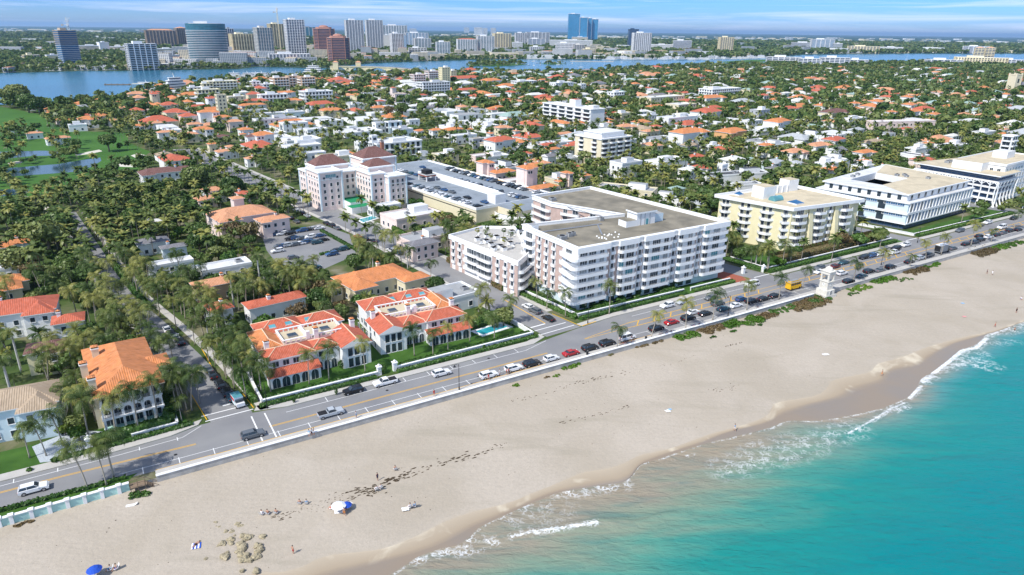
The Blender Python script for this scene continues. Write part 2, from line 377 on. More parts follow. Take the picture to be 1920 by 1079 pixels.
dry = nmix(N, L, nmath(N, L, 'MULTIPLY', nrange(N, L, nnoise(N, L, g, 3.4, 3, 1.5, .6), .50, .64), nrange(N, L, nnoise(N, L, g, .04, 4, .6), .42, .6, .1, .5)), dry, (.30, .26, .205))
dry = nmix(N, L, nmath(N, L, 'MULTIPLY', nrange(N, L, nnoise(N, L, g, 1.6, 6, .3, .7), .42, .68), .40), dry, (.33, .29, .235))
mpp = N.new('ShaderNodeMapping'); mpp.inputs['Rotation'].default_value = (0, 0, -AR); mpp.inputs['Scale'].default_value = (.022, .16, 1); L.new(g, mpp.inputs[0])
dry = nmix(N, L, nmath(N, L, 'MULTIPLY', nrange(N, L, nnoise(N, L, mpp.outputs[0], 1, 6, 1.), .56, .70), .40), dry, (.30, .265, .20))
lite = nmath(N, L, 'MULTIPLY', nrange(N, L, wn, .96, 1.0), nrange(N, L, nnoise(N, L, g, .12, 4, .5), .55, .68))
damp = nmix(N, L, nrange(N, L, wn, 1.0, 1.9), (.42, .35, .26), (.34, .27, .19))
damp = nmix(N, L, nmath(N, L, 'MULTIPLY', lite, .8), damp, (.62, .55, .42))
c = nmix(N, L, nrange(N, L, wn, .985, 1.03), dry, damp)
wet = nmix(N, L, nrange(N, L, nnoise(N, L, g, .05, 4, .5), .4, .6), (.27, .215, .16), (.245, .21, .175))
wf = nrange(N, L, wn, 1.75, 2.12)
c = nmix(N, L, wf, c, wet); L.new(c, b.inputs['Base Color'])
L.new(nrange(N, L, wn, 1.8, 2.1, .95, .35), b.inputs['Roughness']); b.inputs['Specular IOR Level'].default_value = .25
bp = N.new('ShaderNodeBump'); bp.inputs['Distance'].default_value = .13
L.new(nmath(N, L, 'MULTIPLY', nmath(N, L, 'ADD', nnoise(N, L, g, .9, 7, .2, .65), nmath(N, L, 'MULTIPLY', nnoise(N, L, mpp.outputs[0], 9, 4, .2), .4)), nrange(N, L, w, .9, 1.1, 1, .12)), bp.inputs['Height']); L.new(bp.outputs[0], b.inputs['Normal'])
m, N, L, b = nodemat('sea'); g = N.new('ShaderNodeNewGeometry').outputs['Position']
at = N.new('ShaderNodeAttribute'); at.attribute_name = 'w'; w = at.outputs['Fac']; fa = N.new('ShaderNodeAttribute'); fa.attribute_name = 'foam'
ta = N.new('ShaderNodeAttribute'); ta.attribute_name = 'turbid'
mpp = N.new('ShaderNodeMapping'); mpp.inputs['Rotation'].default_value = (0, 0, -AR-R(4)); mpp.inputs['Scale'].default_value = (.03, .14, 1); L.new(g, mpp.inputs[0])
wn = nmath(N, L, 'ADD', w, nrange(N, L, nnoise(N, L, mpp.outputs[0], 1, 6, 1.2), .3, .7, -.20, .20))
s = nmath(N, L, 'DIVIDE', wn, 10.)
deep = nramp(N, L, s, ((.30, (.30, .25, .18)), (.325, (.27, .245, .185)), (.352, (.20, .26, .19)), (.39, (.085, .26, .20)), (.43, (.012, .225, .195)), (.50, (.001, .195, .205)), (.70, (.001, .145, .19)), (1., (.001, .09, .165))))
clear = nramp(N, L, s, ((.30, (.30, .26, .20)), (.325, (.17, .25, .22)), (.36, (.05, .24, .24)), (.40, (.004, .215, .205)), (.52, (.001, .19, .21)), (.72, (.001, .145, .19)), (1., (.001, .09, .165))))
c = nmix(N, L, ta.outputs['Fac'], clear, deep)
c = nmix(N, L, nmath(N, L, 'MULTIPLY', nrange(N, L, nnoise(N, L, mpp.outputs[0], 3.0, 5, .6), .5, .75), nrange(N, L, w, 3.5, 4.5, .4, .26)), c, (.01, .15, .155))
lace = N.new('ShaderNodeTexVoronoi'); lace.feature = 'DISTANCE_TO_EDGE'; lace.inputs['Scale'].default_value = .8
dn = N.new('ShaderNodeMix'); dn.data_type = 'VECTOR'; dn.inputs[0].default_value = .55
nv = N.new('ShaderNodeTexNoise'); nv.inputs['Scale'].default_value = .9; nv.inputs['Detail'].default_value = 4; L.new(g, nv.inputs['Vector'])
va = N.new('ShaderNodeVectorMath'); va.operation = 'MULTIPLY_ADD'; L.new(nv.outputs['Color'], va.inputs[0]); va.inputs[1].default_value = (3.2, 3.2, 3.2); L.new(g, va.inputs[2]); L.new(va.outputs[0], lace.inputs['Vector'])
ln = nrange(N, L, lace.outputs['Distance'], .0, .16, 1, 0)
f = fa.outputs['Fac']
thick = nrange(N, L, nmath(N, L, 'ADD', f, nmath(N, L, 'MULTIPLY', nnoise(N, L, g, 1.3, 6, .5, .65), .9)), 1.25, 1.5)
lac = nmath(N, L, 'MULTIPLY', ln, nrange(N, L, f, .12, .7, 0, .85))
lac = nmath(N, L, 'MULTIPLY', lac, nrange(N, L, nnoise(N, L, g, .5, 4), .42, .58))
ff = nmath(N, L, 'MAXIMUM', thick, lac)
c = nmix(N, L, ff, c, (.80, .82, .82)); L.new(c, b.inputs['Base Color'])
L.new(nrange(N, L, ff, 0, 1, .2, .9), b.inputs['Roughness']); b.inputs['Specular IOR Level'].default_value = .16
bp = N.new('ShaderNodeBump'); bp.inputs['Distance'].default_value = .5
mp2 = N.new('ShaderNodeMapping'); mp2.inputs['Rotation'].default_value = (0, 0, -AR-R(8)); mp2.inputs['Scale'].default_value = (.35, 1., 1); L.new(g, mp2.inputs[0])
L.new(nmath(N, L, 'ADD', nnoise(N, L, mp2.outputs[0], .9, 6, .5, .6), nmath(N, L, 'MULTIPLY', nnoise(N, L, mp2.outputs[0], .12, 3, .5), 2.2)), bp.inputs['Height']); L.new(bp.outputs[0], b.inputs['Normal'])
m, N, L, b = nodemat('lagoon'); g = N.new('ShaderNodeNewGeometry').outputs['Position']
c = nmix(N, L, nrange(N, L, nnoise(N, L, g, .006, 5, .8), .35, .65), (.012, .115, .20), (.02, .15, .245)); L.new(c, b.inputs['Base Color'])
b.inputs['Roughness'].default_value = .22; b.inputs['Specular IOR Level'].default_value = .35
bp = N.new('ShaderNodeBump'); bp.inputs['Distance'].default_value = .3; L.new(nnoise(N, L, g, .35, 6, .3), bp.inputs['Height']); L.new(bp.outputs[0], b.inputs['Normal'])
# ------------------------------------------------------------------ land, beach and sea sheets
mb = MB(); n = 40
xs = [-9000, -1500, -300, 0, 60, 120, 300, 700, 1500, 4000, 12000, 40000]
mb.face([(*W(-9000, -1.15), 0), (*W(42000, -1.15), 0), (*W(42000, 42000), 0), (*W(-9000, 42000), 0)], 'land'); struct('ground', mb)
mb = MB(); mb.face([(*W(-9000, -1.15), -3.), (*W(42000, -1.15), -3.), (*W(42000, -1.15), -.004), (*W(-9000, -1.15), -.004)], 'concrete'); struct('sea_wall_base', mb)
def curve(px, z):
    p = sorted(PUV(x, y, z) for x, y in px); us = np.array([a[0] for a in p]); vs = np.array([a[1] for a in p])
    us = np.concatenate(([-4000], us, [4000])); vs = np.concatenate(([vs[0]], vs, [vs[-1]]))
    U = np.arange(-600, 900, 1.); V = np.interp(U, us, vs); k = np.ones(5)/5; V = np.convolve(np.pad(V, 2, 'edge'), k, 'valid')
    return lambda u: np.interp(u, U, V)
c_damp = curve([(470, 1075), (555, 1070), (587, 1050), (610, 1040), (717, 1030), (755, 1015), (787, 1002), (822, 982), (880, 960), (955, 943), (995, 925), (1035, 910), (1095, 883), (1135, 880), (1177, 867), (1187, 856), (1260, 840), (1335, 812), (1400, 795), (1440, 780), (1450, 755), (1532, 742), (1552, 727), (1559, 712), (1635, 697), (1642, 682), (1690, 670), (1740, 650), (1775, 640), (1815, 630), (1865, 620), (1915, 602)], -1.6)
c_wet = curve([(605, 1078), (692, 1057), (780, 1036), (830, 1018), (872, 995), (885, 985), (915, 975), (960, 955), (1037, 922), (1095, 912), (1180, 900), (1200, 868), (1250, 850), (1320, 828), (1360, 811), (1440, 792), (1465, 775), (1525, 757), (1580, 744), (1600, 730), (1655, 715), (1667, 695), (1720, 685), (1755, 660), (1790, 643), (1845, 628), (1868, 619), (1918, 604)], -1.85)
WATER = [(700, 1095), (740, 1079), (777, 1050), (800, 1039), (845, 1027), (878, 1024), (882, 1007), (890, 997), (915, 982), (960, 962), (990, 947), (1022, 937), (1037, 926), (1095, 916), (1135, 909), (1180, 906), (1188, 882), (1202, 869), (1237, 863), (1255, 855), (1285, 845), (1327, 832), (1372, 822), (1440, 806), (1480, 789), (1530, 792), (1600, 780), (1655, 768), (1705, 747), (1724, 726), (1728, 712), (1750, 700), (1782, 675), (1805, 655), (1825, 652), (1842, 640), (1852, 622), (1865, 617), (1885, 615), (1892, 609), (1920, 604)]
c_sea = curve(WATER, -2)
c_turq = curve([(1100, 1110), (1172, 1079), (1235, 1047), (1335, 1012), (1440, 945), (1522, 882), (1590, 857), (1640, 815), (1715, 765), (1760, 725), (1865, 680), (1920, 642)], -2)
U = np.concatenate((np.array([-6000, -1500, -600, -300, -200, -150, -120]), np.arange(-100, 330, .8), np.array([335, 345, 360, 380, 420, 500, 700, 1200, 3000, 12000, 40000])))
def grid_mesh(name, U, V, Z, matn, attrs):
    nr_, nc = V.shape; me = bpy.data.meshes.new(name)
    X = O0[0]+U[None, :]*cu-V*su; Y = O0[1]+U[None, :]*su+V*cu
    co_ = np.stack((X, Y, Z), -1).reshape(-1, 3)
    idx = np.arange(nr_*nc).reshape(nr_, nc); q = np.stack((idx[1:, :-1], idx[1:, 1:], idx[:-1, 1:], idx[:-1, :-1]), -1).reshape(-1, 4)
    me.vertices.add(len(co_)); me.vertices.foreach_set('co', co_.astype(np.float32).ravel())
    me.loops.add(q.size); me.loops.foreach_set('vertex_index', q.ravel().astype(np.int32))
    me.polygons.add(len(q)); me.polygons.foreach_set('loop_start', np.arange(0, q.size, 4, dtype=np.int32))
    for k, a in attrs.items():
        at = me.attributes.new(k, 'FLOAT', 'POINT'); at.data.foreach_set('value', a.astype(np.float32).ravel())
    me.materials.append(MATS[matn]); me.update(calc_edges=True); me.polygons.foreach_set('use_smooth', [True]*len(q)); me.validate()
    return link(name, me)
D, Wt, S = c_damp(U), c_wet(U), c_sea(U)
D = np.minimum(D, -3); Wt = np.minimum(Wt, D-.3); S = np.minimum(S, Wt-.05); T = np.minimum(c_turq(U), S-8)
rows = []; ws = []
for t in np.linspace(0, 1, 36): rows.append(-1.1+(D+1.1)*t); ws.append(t)
for t in np.linspace(0, 1, 9)[1:]: rows.append(D+(Wt-D)*t); ws.append(1+t)
for t in np.linspace(0, 1, 7)[1:]: rows.append(Wt+(S-Wt)*t); ws.append(2+t)
rows.append(S-6); ws.append(3.3); rows.append(S-30); ws.append(4)
V = np.array(rows); ww = np.repeat(np.array(ws)[:, None], len(U), 1)
Z = np.where(ww <= 1, -.75-.95*ww, np.where(ww <= 2, -1.70-.2*(ww-1), np.where(ww <= 3, -1.90-.13*(ww-2), -2.3-.8*(ww-3)*3)))
bump = (np.sin(U*.21+3)*np.cos(U*.083)*.12)[None, :]*np.clip(ww, 0, 1)*(ww < 1)*(1-ww)*3
beach = grid_mesh('beach_sand', U, V, Z+bump, 'sand', {'w': ww}); tag(beach, kind='structure')
rows = []; ws = []
for t in np.linspace(0, 1, 54): rows.append(S+.35+(T-S-.35)*t); ws.append(3+t)
for k, d in enumerate((2, 5, 9, 14, 20, 28, 38, 50, 65, 85, 110, 150, 250, 600, 2000, 9000, 40000)): rows.append(T-d); ws.append(4+min(6., d/24.))
V = np.array(rows); ww = np.repeat(np.array(ws)[:, None], len(U), 1)
def dist_line(pts, z=-2):
    P_ = [PUV(x, y, z) for x, y in pts]; UU = np.repeat(U[None, :], V.shape[0], 0); best = np.full(V.shape, 1e9)
    for (a, b_), (c_, d_) in zip(P_[:-1], P_[1:]):
        dx, dy = c_-a, d_-b_; l2 = dx*dx+dy*dy+1e-9
        t = np.clip(((UU-a)*dx+(V-b_)*dy)/l2, 0, 1); best = np.minimum(best, np.hypot(UU-a-t*dx, V-b_-t*dy))
    return best
ds = (S[None, :]-V)
foam = np.clip(1-np.abs(ds)/.45, 0, 1)*.85
def add_line(pts, wdt, k): 
    global foam; foam = np.maximum(foam, np.clip(1.25-dist_line(pts)/wdt, 0, 1)*k)
add_line([(780, 1050), (845, 1030), (885, 1022), (905, 1012), (930, 1016)], 1.5, .85)
add_line([(860, 1040), (900, 1030), (925, 1022)], 1.3, .6)
add_line([(960, 1008), (1010, 998), (1060, 992), (1100, 985), (1120, 980)], .9, 1.)
add_line([(1040, 925), (1095, 922), (1140, 914), (1170, 910)], 2.2, .72)
add_line([(960, 970), (1020, 945)], 2.6, .5); add_line([(985, 985), (1060, 955)], 4., .33)
add_line([(1262, 862), (1300, 853)], .5, .8)
add_line([(1445, 805), (1480, 788)], .4, .9)
add_line([(1360, 880), (1420, 862), (1480, 850), (1560, 818), (1600, 805)], 5., .52); add_line([(1420, 845), (1460, 838), (1500, 828)], 5., .45)
add_line([(1590, 815), (1640, 787), (1670, 768), (1695, 758)], .9, .95); add_line([(1625, 772), (1655, 768)], .6, .8)
add_line([(1670, 775), (1700, 762)], 1.2, .8); add_line([(1705, 747), (1728, 724)], 1.1, .95)
add_line([(1728, 716), (1745, 705)], 2.2, .95); add_line([(1750, 700), (1782, 676), (1805, 657), (1830, 653), (1850, 635)], 1.5, 1.)
add_line([(1765, 692), (1800, 680), (1850, 690)], 2.6, .8); add_line([(1790, 672), (1830, 675), (1860, 685)], 3.2, .78); add_line([(1820, 660), (1845, 665)], 3, .6)
add_line([(1850, 630), (1885, 617), (1895, 609), (1925, 603)], 1.8, .9); add_line([(1880, 622), (1930, 612)], 3.5, .6); add_line([(1855, 645), (1900, 640)], 3., .4)
foam = np.clip(foam, 0, 1)
UU = np.repeat(U[None, :], V.shape[0], 0)
turb = np.clip((150-UU)/70, 0, 1)
Zs = -2.+.0*V; crest = np.exp(-(dist_line([(935, 1010), (960, 1006), (1060, 990), (1120, 979), (1190, 982), (1240, 968), (1290, 962)])/.9)**2)*.35+np.exp(-(dist_line([(1480, 875), (1540, 850), (1595, 815), (1650, 787), (1700, 757)])/.9)**2)*.35
sea = grid_mesh('sea', U, V, Zs+crest, 'sea', {'w': ww, 'foam': foam, 'turbid': turb}); tag(sea, kind='structure')
# ------------------------------------------------------------------ lagoon, ponds, golf course
def sheet(name, pts, matn, z, occv=None, grow=0):
    P = ccw(pts); mb = MB(); mb.face([(x, y, z) for x, y in P], matn); o = struct(name, mb)
    if occv is not None: rast(P, occv, grow)
    return o
LAG = [(-400, 205), (0, 197), (80, 198), (118, 200), (175, 190), (176, 184), (240, 186), (250, 170), (300, 164), (345, 158), (420, 152), (520, 148), (600, 141), (700, 140), (820, 139), (880, 133), (960, 138), (1080, 136), (1180, 130), (1300, 125), (1400, 122), (1500, 118), (1640, 121), (1740, 118), (1960, 121), (2600, 135), (2600, 108), (1960, 101.5), (1700, 101), (1510, 103), (1440, 108), (1150, 112), (930, 112), (880, 113), (700, 119), (640, 124.5), (620, 129), (480, 126), (450, 130), (200, 134), (170, 133.5), (0, 138), (-400, 142)]
sheet('lagoon_water', [G(*p) for p in LAG], 'lagoon', .25, 2)
for P_ in ([(872, 124), (900, 118.5), (960, 119), (990, 121.5), (960, 124), (920, 125)], [(1010, 120), (1040, 118.5), (1062, 120.5), (1035, 122)], [(1345, 117), (1400, 113), (1450, 112), (1440, 116), (1380, 119)]):
    sheet('mangrove_island_ground', [G(*p) for p in P_], 'fairway', .35, 0)
GOLF = [(-260, 470), (-60, 395), (0, 397), (60, 368), (150, 350), (170, 320), (262, 318), (262, 300), (282, 285), (240, 268), (240, 250), (120, 245), (110, 238), (75, 215), (0, 200), (-300, 215)]
sheet('golf_fairway', [G(*p) for p in GOLF], 'fairway', .012, 3)
mat('pond', (.025, .06, .085), .15, .2, .05, spec=.4)
def pond(pts): sheet('golf_pond', [G(*p) for p in pts], 'pond', .03, 2)
pond([(-80, 294), (0, 285), (45, 284), (78, 283), (118, 284), (110, 292), (60, 293), (20, 297), (-80, 302)])
pond([(-80, 318), (0, 317), (50, 313), (110, 308), (150, 301), (188, 296), (190, 302), (172, 313), (150, 322), (110, 325), (40, 330), (0, 331), (-80, 336)])
pond([(-80, 360), (0, 356), (40, 354), (56, 356), (52, 362), (25, 366), (0, 369), (-80, 376)])
for k in ([(140, 291), (165, 285), (186, 281), (192, 284), (170, 289), (145, 292)], [(14, 307), (30, 303), (45, 302), (40, 306), (20, 309)], [(218, 308), (228, 306), (245, 308), (262, 312), (250, 314), (225, 313)], [(245, 292), (258, 288), (275, 292), (285, 300), (280, 305), (265, 303), (255, 297)], [(20, 371), (40, 368), (62, 370), (64, 375), (45, 378), (25, 376)], [(75, 392), (85, 386), (92, 389), (86, 394)]):
    sheet('golf_bunker', [G(*p) for p in k], 'bunker', .03, 3)
# greens of the far golf course near the big hotel
sheet('far_golf_fairway', [G(*p) for p in ((1560, 145), (1640, 140), (1760, 144), (1860, 150), (1850, 158), (1740, 160), (1600, 155))], 'fairway', .012)
# ------------------------------------------------------------------ roads
def strip(name, u0, u1, v0, v1, matn, z, occv=1):
    P = [W(u0, v0), W(u1, v0), W(u1, v1), W(u0, v1)]
    mb = MB(); mb.face([(x, y, z) for x, y in P], matn); o = struct(name, mb)
    if occv: rast(P, occv, 1)
    return o
def poly_uv(name, pts, matn, z, occv=1, grow=1): return sheet(name, [W(*p) for p in pts], matn, z, occv, grow)
poly_uv('ocean_road', [(-400, 2.4), (-60, 2.4), (-36, 1.5), (-30, 1.3), (1600, 1.3), (1600, 17.5), (95, 17.0), (82, 15.6), (64, 12.8), (-2, 12.8), (-12, 14.5), (-20, 14.5), (-26, 12.8), (-40, 12.0), (-400, 12.0)], 'asphalt', .02)
SIDE = {'side_road': [[(-18, 14.2), (-21.7, 42), (-25, 66), (-30, 90), (-36, 130), (-40, 166), (-52, 240)], [(-9.4, 14.2), (-11.5, 28), (-15, 50), (-20, 75), (-26, 102), (-31, 140), (-42, 235)]]}
S1L, S1R = SIDE['side_road']
poly_uv('side_road', S1L+S1R[::-1], 'asphalt', .024)
S2L = [(69.5, 15), (68.5, 25), (66.5, 45), (64.8, 70), (62, 95), (58, 140), (50, 190), (36, 280), (18, 400)]; S2R = [(82, 15.8), (79.6, 30), (78.5, 50), (77, 70), (74.5, 96), (71, 140), (64, 180), (49, 280), (31, 400)]
poly_uv('side_road', S2L+S2R[::-1], 'asphalt', .024)
S3L = [(159, 16), (153, 40), (146, 70), (136, 120)]; S3R = [(168, 16.5), (162, 40), (155, 70), (146, 120)]
poly_uv('side_road', S3L+S3R[::-1], 'asphalt', .024)
poly_uv('side_road', [(251, 16.9), (246, 40), (236, 90), (244, 92), (254, 41), (260, 16.9)], 'asphalt', .024)
poly_uv('side_road', [(346, 16.9), (338, 45), (326, 90), (335, 92), (347, 46), (356, 16.9)], 'asphalt', .024)
# raised pavements with kerb faces
def pave(name, pts, z=.14, matn='paving'):
    P = ccw([W(*p) for p in pts]); mb = MB(); mb.prism(P, -.002, z, matn); struct(name, mb); rast(P, 1, .5)
pave('beach_pavement', [(-30, -.8), (1600, -.8), (1600, 1.3), (-30, 1.3)])
pave('pavement', [(-400, 12.1), (-40, 12.1), (-26, 12.9), (-20.5, 14.6), (-19.5, 16.6), (-28, 14.7), (-400, 14.0)])
pave('pavement', [(-9, 14.6), (-2, 12.9), (64, 12.9), (69, 15.2), (68.8, 17.6), (63, 15.0), (0, 15.0), (-8, 16.6)])
pave('pavement', [(82.6, 15.9), (95, 17.1), (158, 17.1), (157.6, 19.3), (95, 19.3), (82, 18.0)])
pave('pavement', [(169, 17.6), (250, 17.6), (250, 19.8), (168, 19.8)]); pave('pavement', [(261, 17.6), (345, 17.6), (345, 19.8), (260, 19.8)]); pave('pavement', [(357, 17.6), (1200, 17.6), (1200, 19.8), (356, 19.8)])
def off(L_, d): return [(u+d, v) for u, v in L_]
pave('pavement', [(u+1.6, v) for u, v in S1R[0:]]+[(u+3.6, v) for u, v in S1R[::-1]])
pave('pavement', [(u-1.8, v) for u, v in S1L[1:]]+[(u-.15, v) for u, v in S1L[:0:-1]])
pave('pavement', [(u+.1, v) for u, v in S2R[1:]]+[(u+2.2, v) for u, v in S2R[:0:-1]])
pave('pavement', [(u-2.0, v) for u, v in S2L[1:]]+[(u-.1, v) for u, v in S2L[:0:-1]])
# painted lines
mk = MB()
def line(pts, wd_, m='paint_w', z=.029):
    for (a, b_), (c_, d_) in zip(pts[:-1], pts[1:]):
        l = math.hypot(c_-a, d_-b_); nx, ny = -(d_-b_)/l*wd_/2, (c_-a)/l*wd_/2
        P = [W(a+nx, b_+ny), W(a-nx, b_-ny), W(c_-nx, d_-ny), W(c_+nx, d_+ny)]
        mk.face([(x, y, z) for x, y in P], m)
for dv in (-.17, .17):
    line([(-400, 8.2+dv), (-45, 8.25+dv), (-22, 7.2+dv)], .14, 'paint_y'); line([(-7.5, 6.4+dv), (64, 6.4+dv)], .14, 'paint_y')
for dv in (-1.3, 1.3):
    line([(78, 8.6+dv*.1), (95, 9.8+dv), (1600, 9.8+dv)], .16, 'paint_y'); 
for dv in (-1.55, 1.55): line([(95, 9.8+dv), (150, 9.8+dv)], .1, 'paint_y'); line([(172, 9.8+dv), (1200, 9.8+dv)], .1, 'paint_y')
u = 97
while u < 330:
    if not 150 < u < 172 and not 238 < u < 262: line([(u, 8.7), (u+2.4, 10.9)], .3, 'paint_y', .0295)
    u += 6.5
line([(-36, 3.6), (-26, 3.5), (62, 3.5)], .12); line([(-3, 10.6), (60, 10.6), (68, 13)], .12); line([(86, 4.0), (1200, 4.0)], .12); line([(100, 14.6), (157, 14.6)], .12)
line([(-36, 10.7), (-24, 11.2), (-20, 14.0)], .12); line([(-70, 10.4), (-36, 10.7)], .12)
u = -32
while u < 62:
    line([(u, 1.45), (u, 3.5)], .14, z=.033); line([(u, 3.5), (u+.01, 3.9)], .12, z=.033)
    if 0 < u < 60: line([(u, 10.7), (u, 12.7)], .14, z=.033)
    u += 6.4
for u in range(-60, -24, 7): line([(u, 10.4), (u, 11.8)], .14, z=.033)
u = 90
while u < 420: line([(u, 1.45), (u, 4.0)], .12, z=.033); u += 6.4
for u in (-20.2, -17.4): line([(u+10.2, 1.6), (u+10.2, 12.6)], .3, z=.033)
line([(-19, 15.4), (-9, 15.6)], .3); line([(-19.4, 18), (-9.6, 18.2)], .3); line([(-14.6, 20.5), (-10, 20.6)], .5)
line([(69, 17.0), (81, 17.8)], .3); line([(68.8, 20), (80, 20.6)], .3); line([(69, 22.5), (74.2, 22.8)], .5)
line([(74.4, 23), (73.5, 45)], .3, 'paint_y'); line([(160, 20), (168, 20)], .4); line([(252, 20), (260, 20)], .4)
line([(-30, 1.36), (-20, 1.36)], .12, 'paint_y', .145)
for a, b_ in ((-20, 60), (84, 96)): line([(a, 1.22), (b_, 1.22)], .16, 'paint_y', .1445)
line([(-19.8, 14.55), (-13, 14.55)], .01); line([(-8.8, 16.2), (-9.6, 24)], .2, 'paint_y', .03); line([(-18.6, 16), (-20, 30)], .2, 'paint_y', .03); line([(-13.5, 40), (-14.4, 58)], .2, 'paint_y', .03)
line([(82.7, 16.05), (88, 16.6)], .35, 'paint_y', .1445); line([(82.3, 16.4), (80.2, 28)], .25, 'paint_y', .03)
struct('road_markings', mk)
for (u, v) in ((20, 8.7), (49, 11.4), (-26, 5.2), (42, 3.9)):
    mb = MB(); mb.tube([(0, 0, 0), (0, 0, .035)], .35, 12, 'dark'); o = mb.build('manhole_cover', loc=(*W(u, v), 0)); tag(o, 'round dark manhole cover set in the ocean road', 'manhole', 'manhole covers in the road')
# ------------------------------------------------------------------ lawns
def lawn(pts, z=.016, m='lawn'): poly_uv('lawn', pts, m, z, None)
lawn([(-7, 17), (67, 16), (66, 36), (-9, 36)]); lawn([(84.5, 19.6), (157, 19.5), (156, 25), (84, 30)])
lawn([(-75, 14.2), (-22, 15.2), (-23, 23), (-75, 24)]); lawn([(-400, -1.0), (-36, -.9), (-33, 2.3), (-60, 2.4), (-400, 2.4)], .03)
lawn([(169, 20), (250, 20), (248, 40), (165, 40)]); lawn([(262, 20), (345, 20), (343, 30), (262, 28)])
sheet('driveway', [G(*q) for q in ((60, 838), (140, 806), (222, 812), (235, 838), (165, 858), (75, 868))], 'cobble', .028)

poly_uv('driveway', [(150.5, 19.4), (158, 19.4), (157, 33), (147, 33)], 'brick', .022)

# ------------------------------------------------------------------ air
hm = bpy.data.materials.new('haze'); hm.use_nodes = True; MATS['haze'] = hm; hn = hm.node_tree
for n_ in list(hn.nodes):
    if n_.type == 'BSDF_PRINCIPLED': hn.nodes.remove(n_)
pv = hn.nodes.new('ShaderNodeVolumePrincipled'); pv.inputs['Color'].default_value = (.45, .70, 1, 1); pv.inputs['Density'].default_value = .000036; pv.inputs['Anisotropy'].default_value = .2
hn.links.new(pv.outputs[0], hn.nodes['Material Output'].inputs['Volume'])
mb = MB(); mb.box(-80000, 80000, -80000, 80000, -6, 240, 'haze'); o = mb.build('haze'); tag(o, 'thin blue air haze over the whole coast', 'haze', kind='stuff')
# ------------------------------------------------------------------ facade kit
WM = {}
def winmb(w, h, style='w'):
    k = (round(w, 2), round(h, 2), style)
    if k in WM: return WM[k]
    mb = MB(); t = .09; a = w/2
    g = {'t': 'glass_t', 'b': 'glass_b', 'c': 'curtain'}.get(style, 'glass')
    if style == 'arch':
        n = 8; P = [(-a, 0), (a, 0)]+[(a*math.cos(PI*i/n), h-a+a*math.sin(PI*i/n)) for i in range(n+1)]
        b = len(mb.v); m_ = len(P)
        mb.v += [(p[0], .05, p[1]) for p in P]; mb.f.append(tuple(range(b, b+m_))[::-1]); mb.m.append(mb.mi(g))
        Q = [(p[0]*(1+.16/a) if p[1] > .01 else p[0]*(1+.16/a), p[1]+(.14 if p[1] > h-a else 0)) for p in P]
        b = len(mb.v); mb.v += [(p[0], .10, p[1]) for p in P]+[(p[0], .10, p[1]) for p in Q]
        for i in range(1, m_): j = (i+1) % m_; mb.f.append((b+i, b+m_+i, b+m_+j, b+j)); mb.m.append(mb.mi('frame'))
        b = len(mb.v); mb.v += [(p[0], 0, p[1]) for p in Q]+[(p[0], .10, p[1]) for p in Q]
        for i in range(m_): j = (i+1) % m_; mb.f.append((b+i, b+j, b+m_+j, b+m_+i)); mb.m.append(mb.mi('frame'))
        mb.box(-.03, .03, .05, .08, 0, h-.1, 'frame')
    else:
        mb.box(-a, a, 0, .05, 0, h, g)
        if style != 'n':
            mb.box(-a-t, -a, 0, .11, -t, h+t, 'frame'); mb.box(a, a+t, 0, .11, -t, h+t, 'frame')
            mb.box(-a, a, 0, .10, h, h+t, 'frame'); mb.box(-a-t*1.5, a+t*1.5, 0, .2, -t*1.6, -.001, 'frame')
            n = max(1, int(round(w/.9)))
            for i in range(1, n): x = -a+w*i/n; mb.box(x-.04, x+.04, .05, .09, 0, h, 'frame')
            if style == 's':
                for sx in (-1, 1): x = sx*(a+.09+.28); mb.box(x-.26, x+.26, .001, .07, 0, h, 'glass_t')
    WM[k] = mb; mb.me = None; return mb
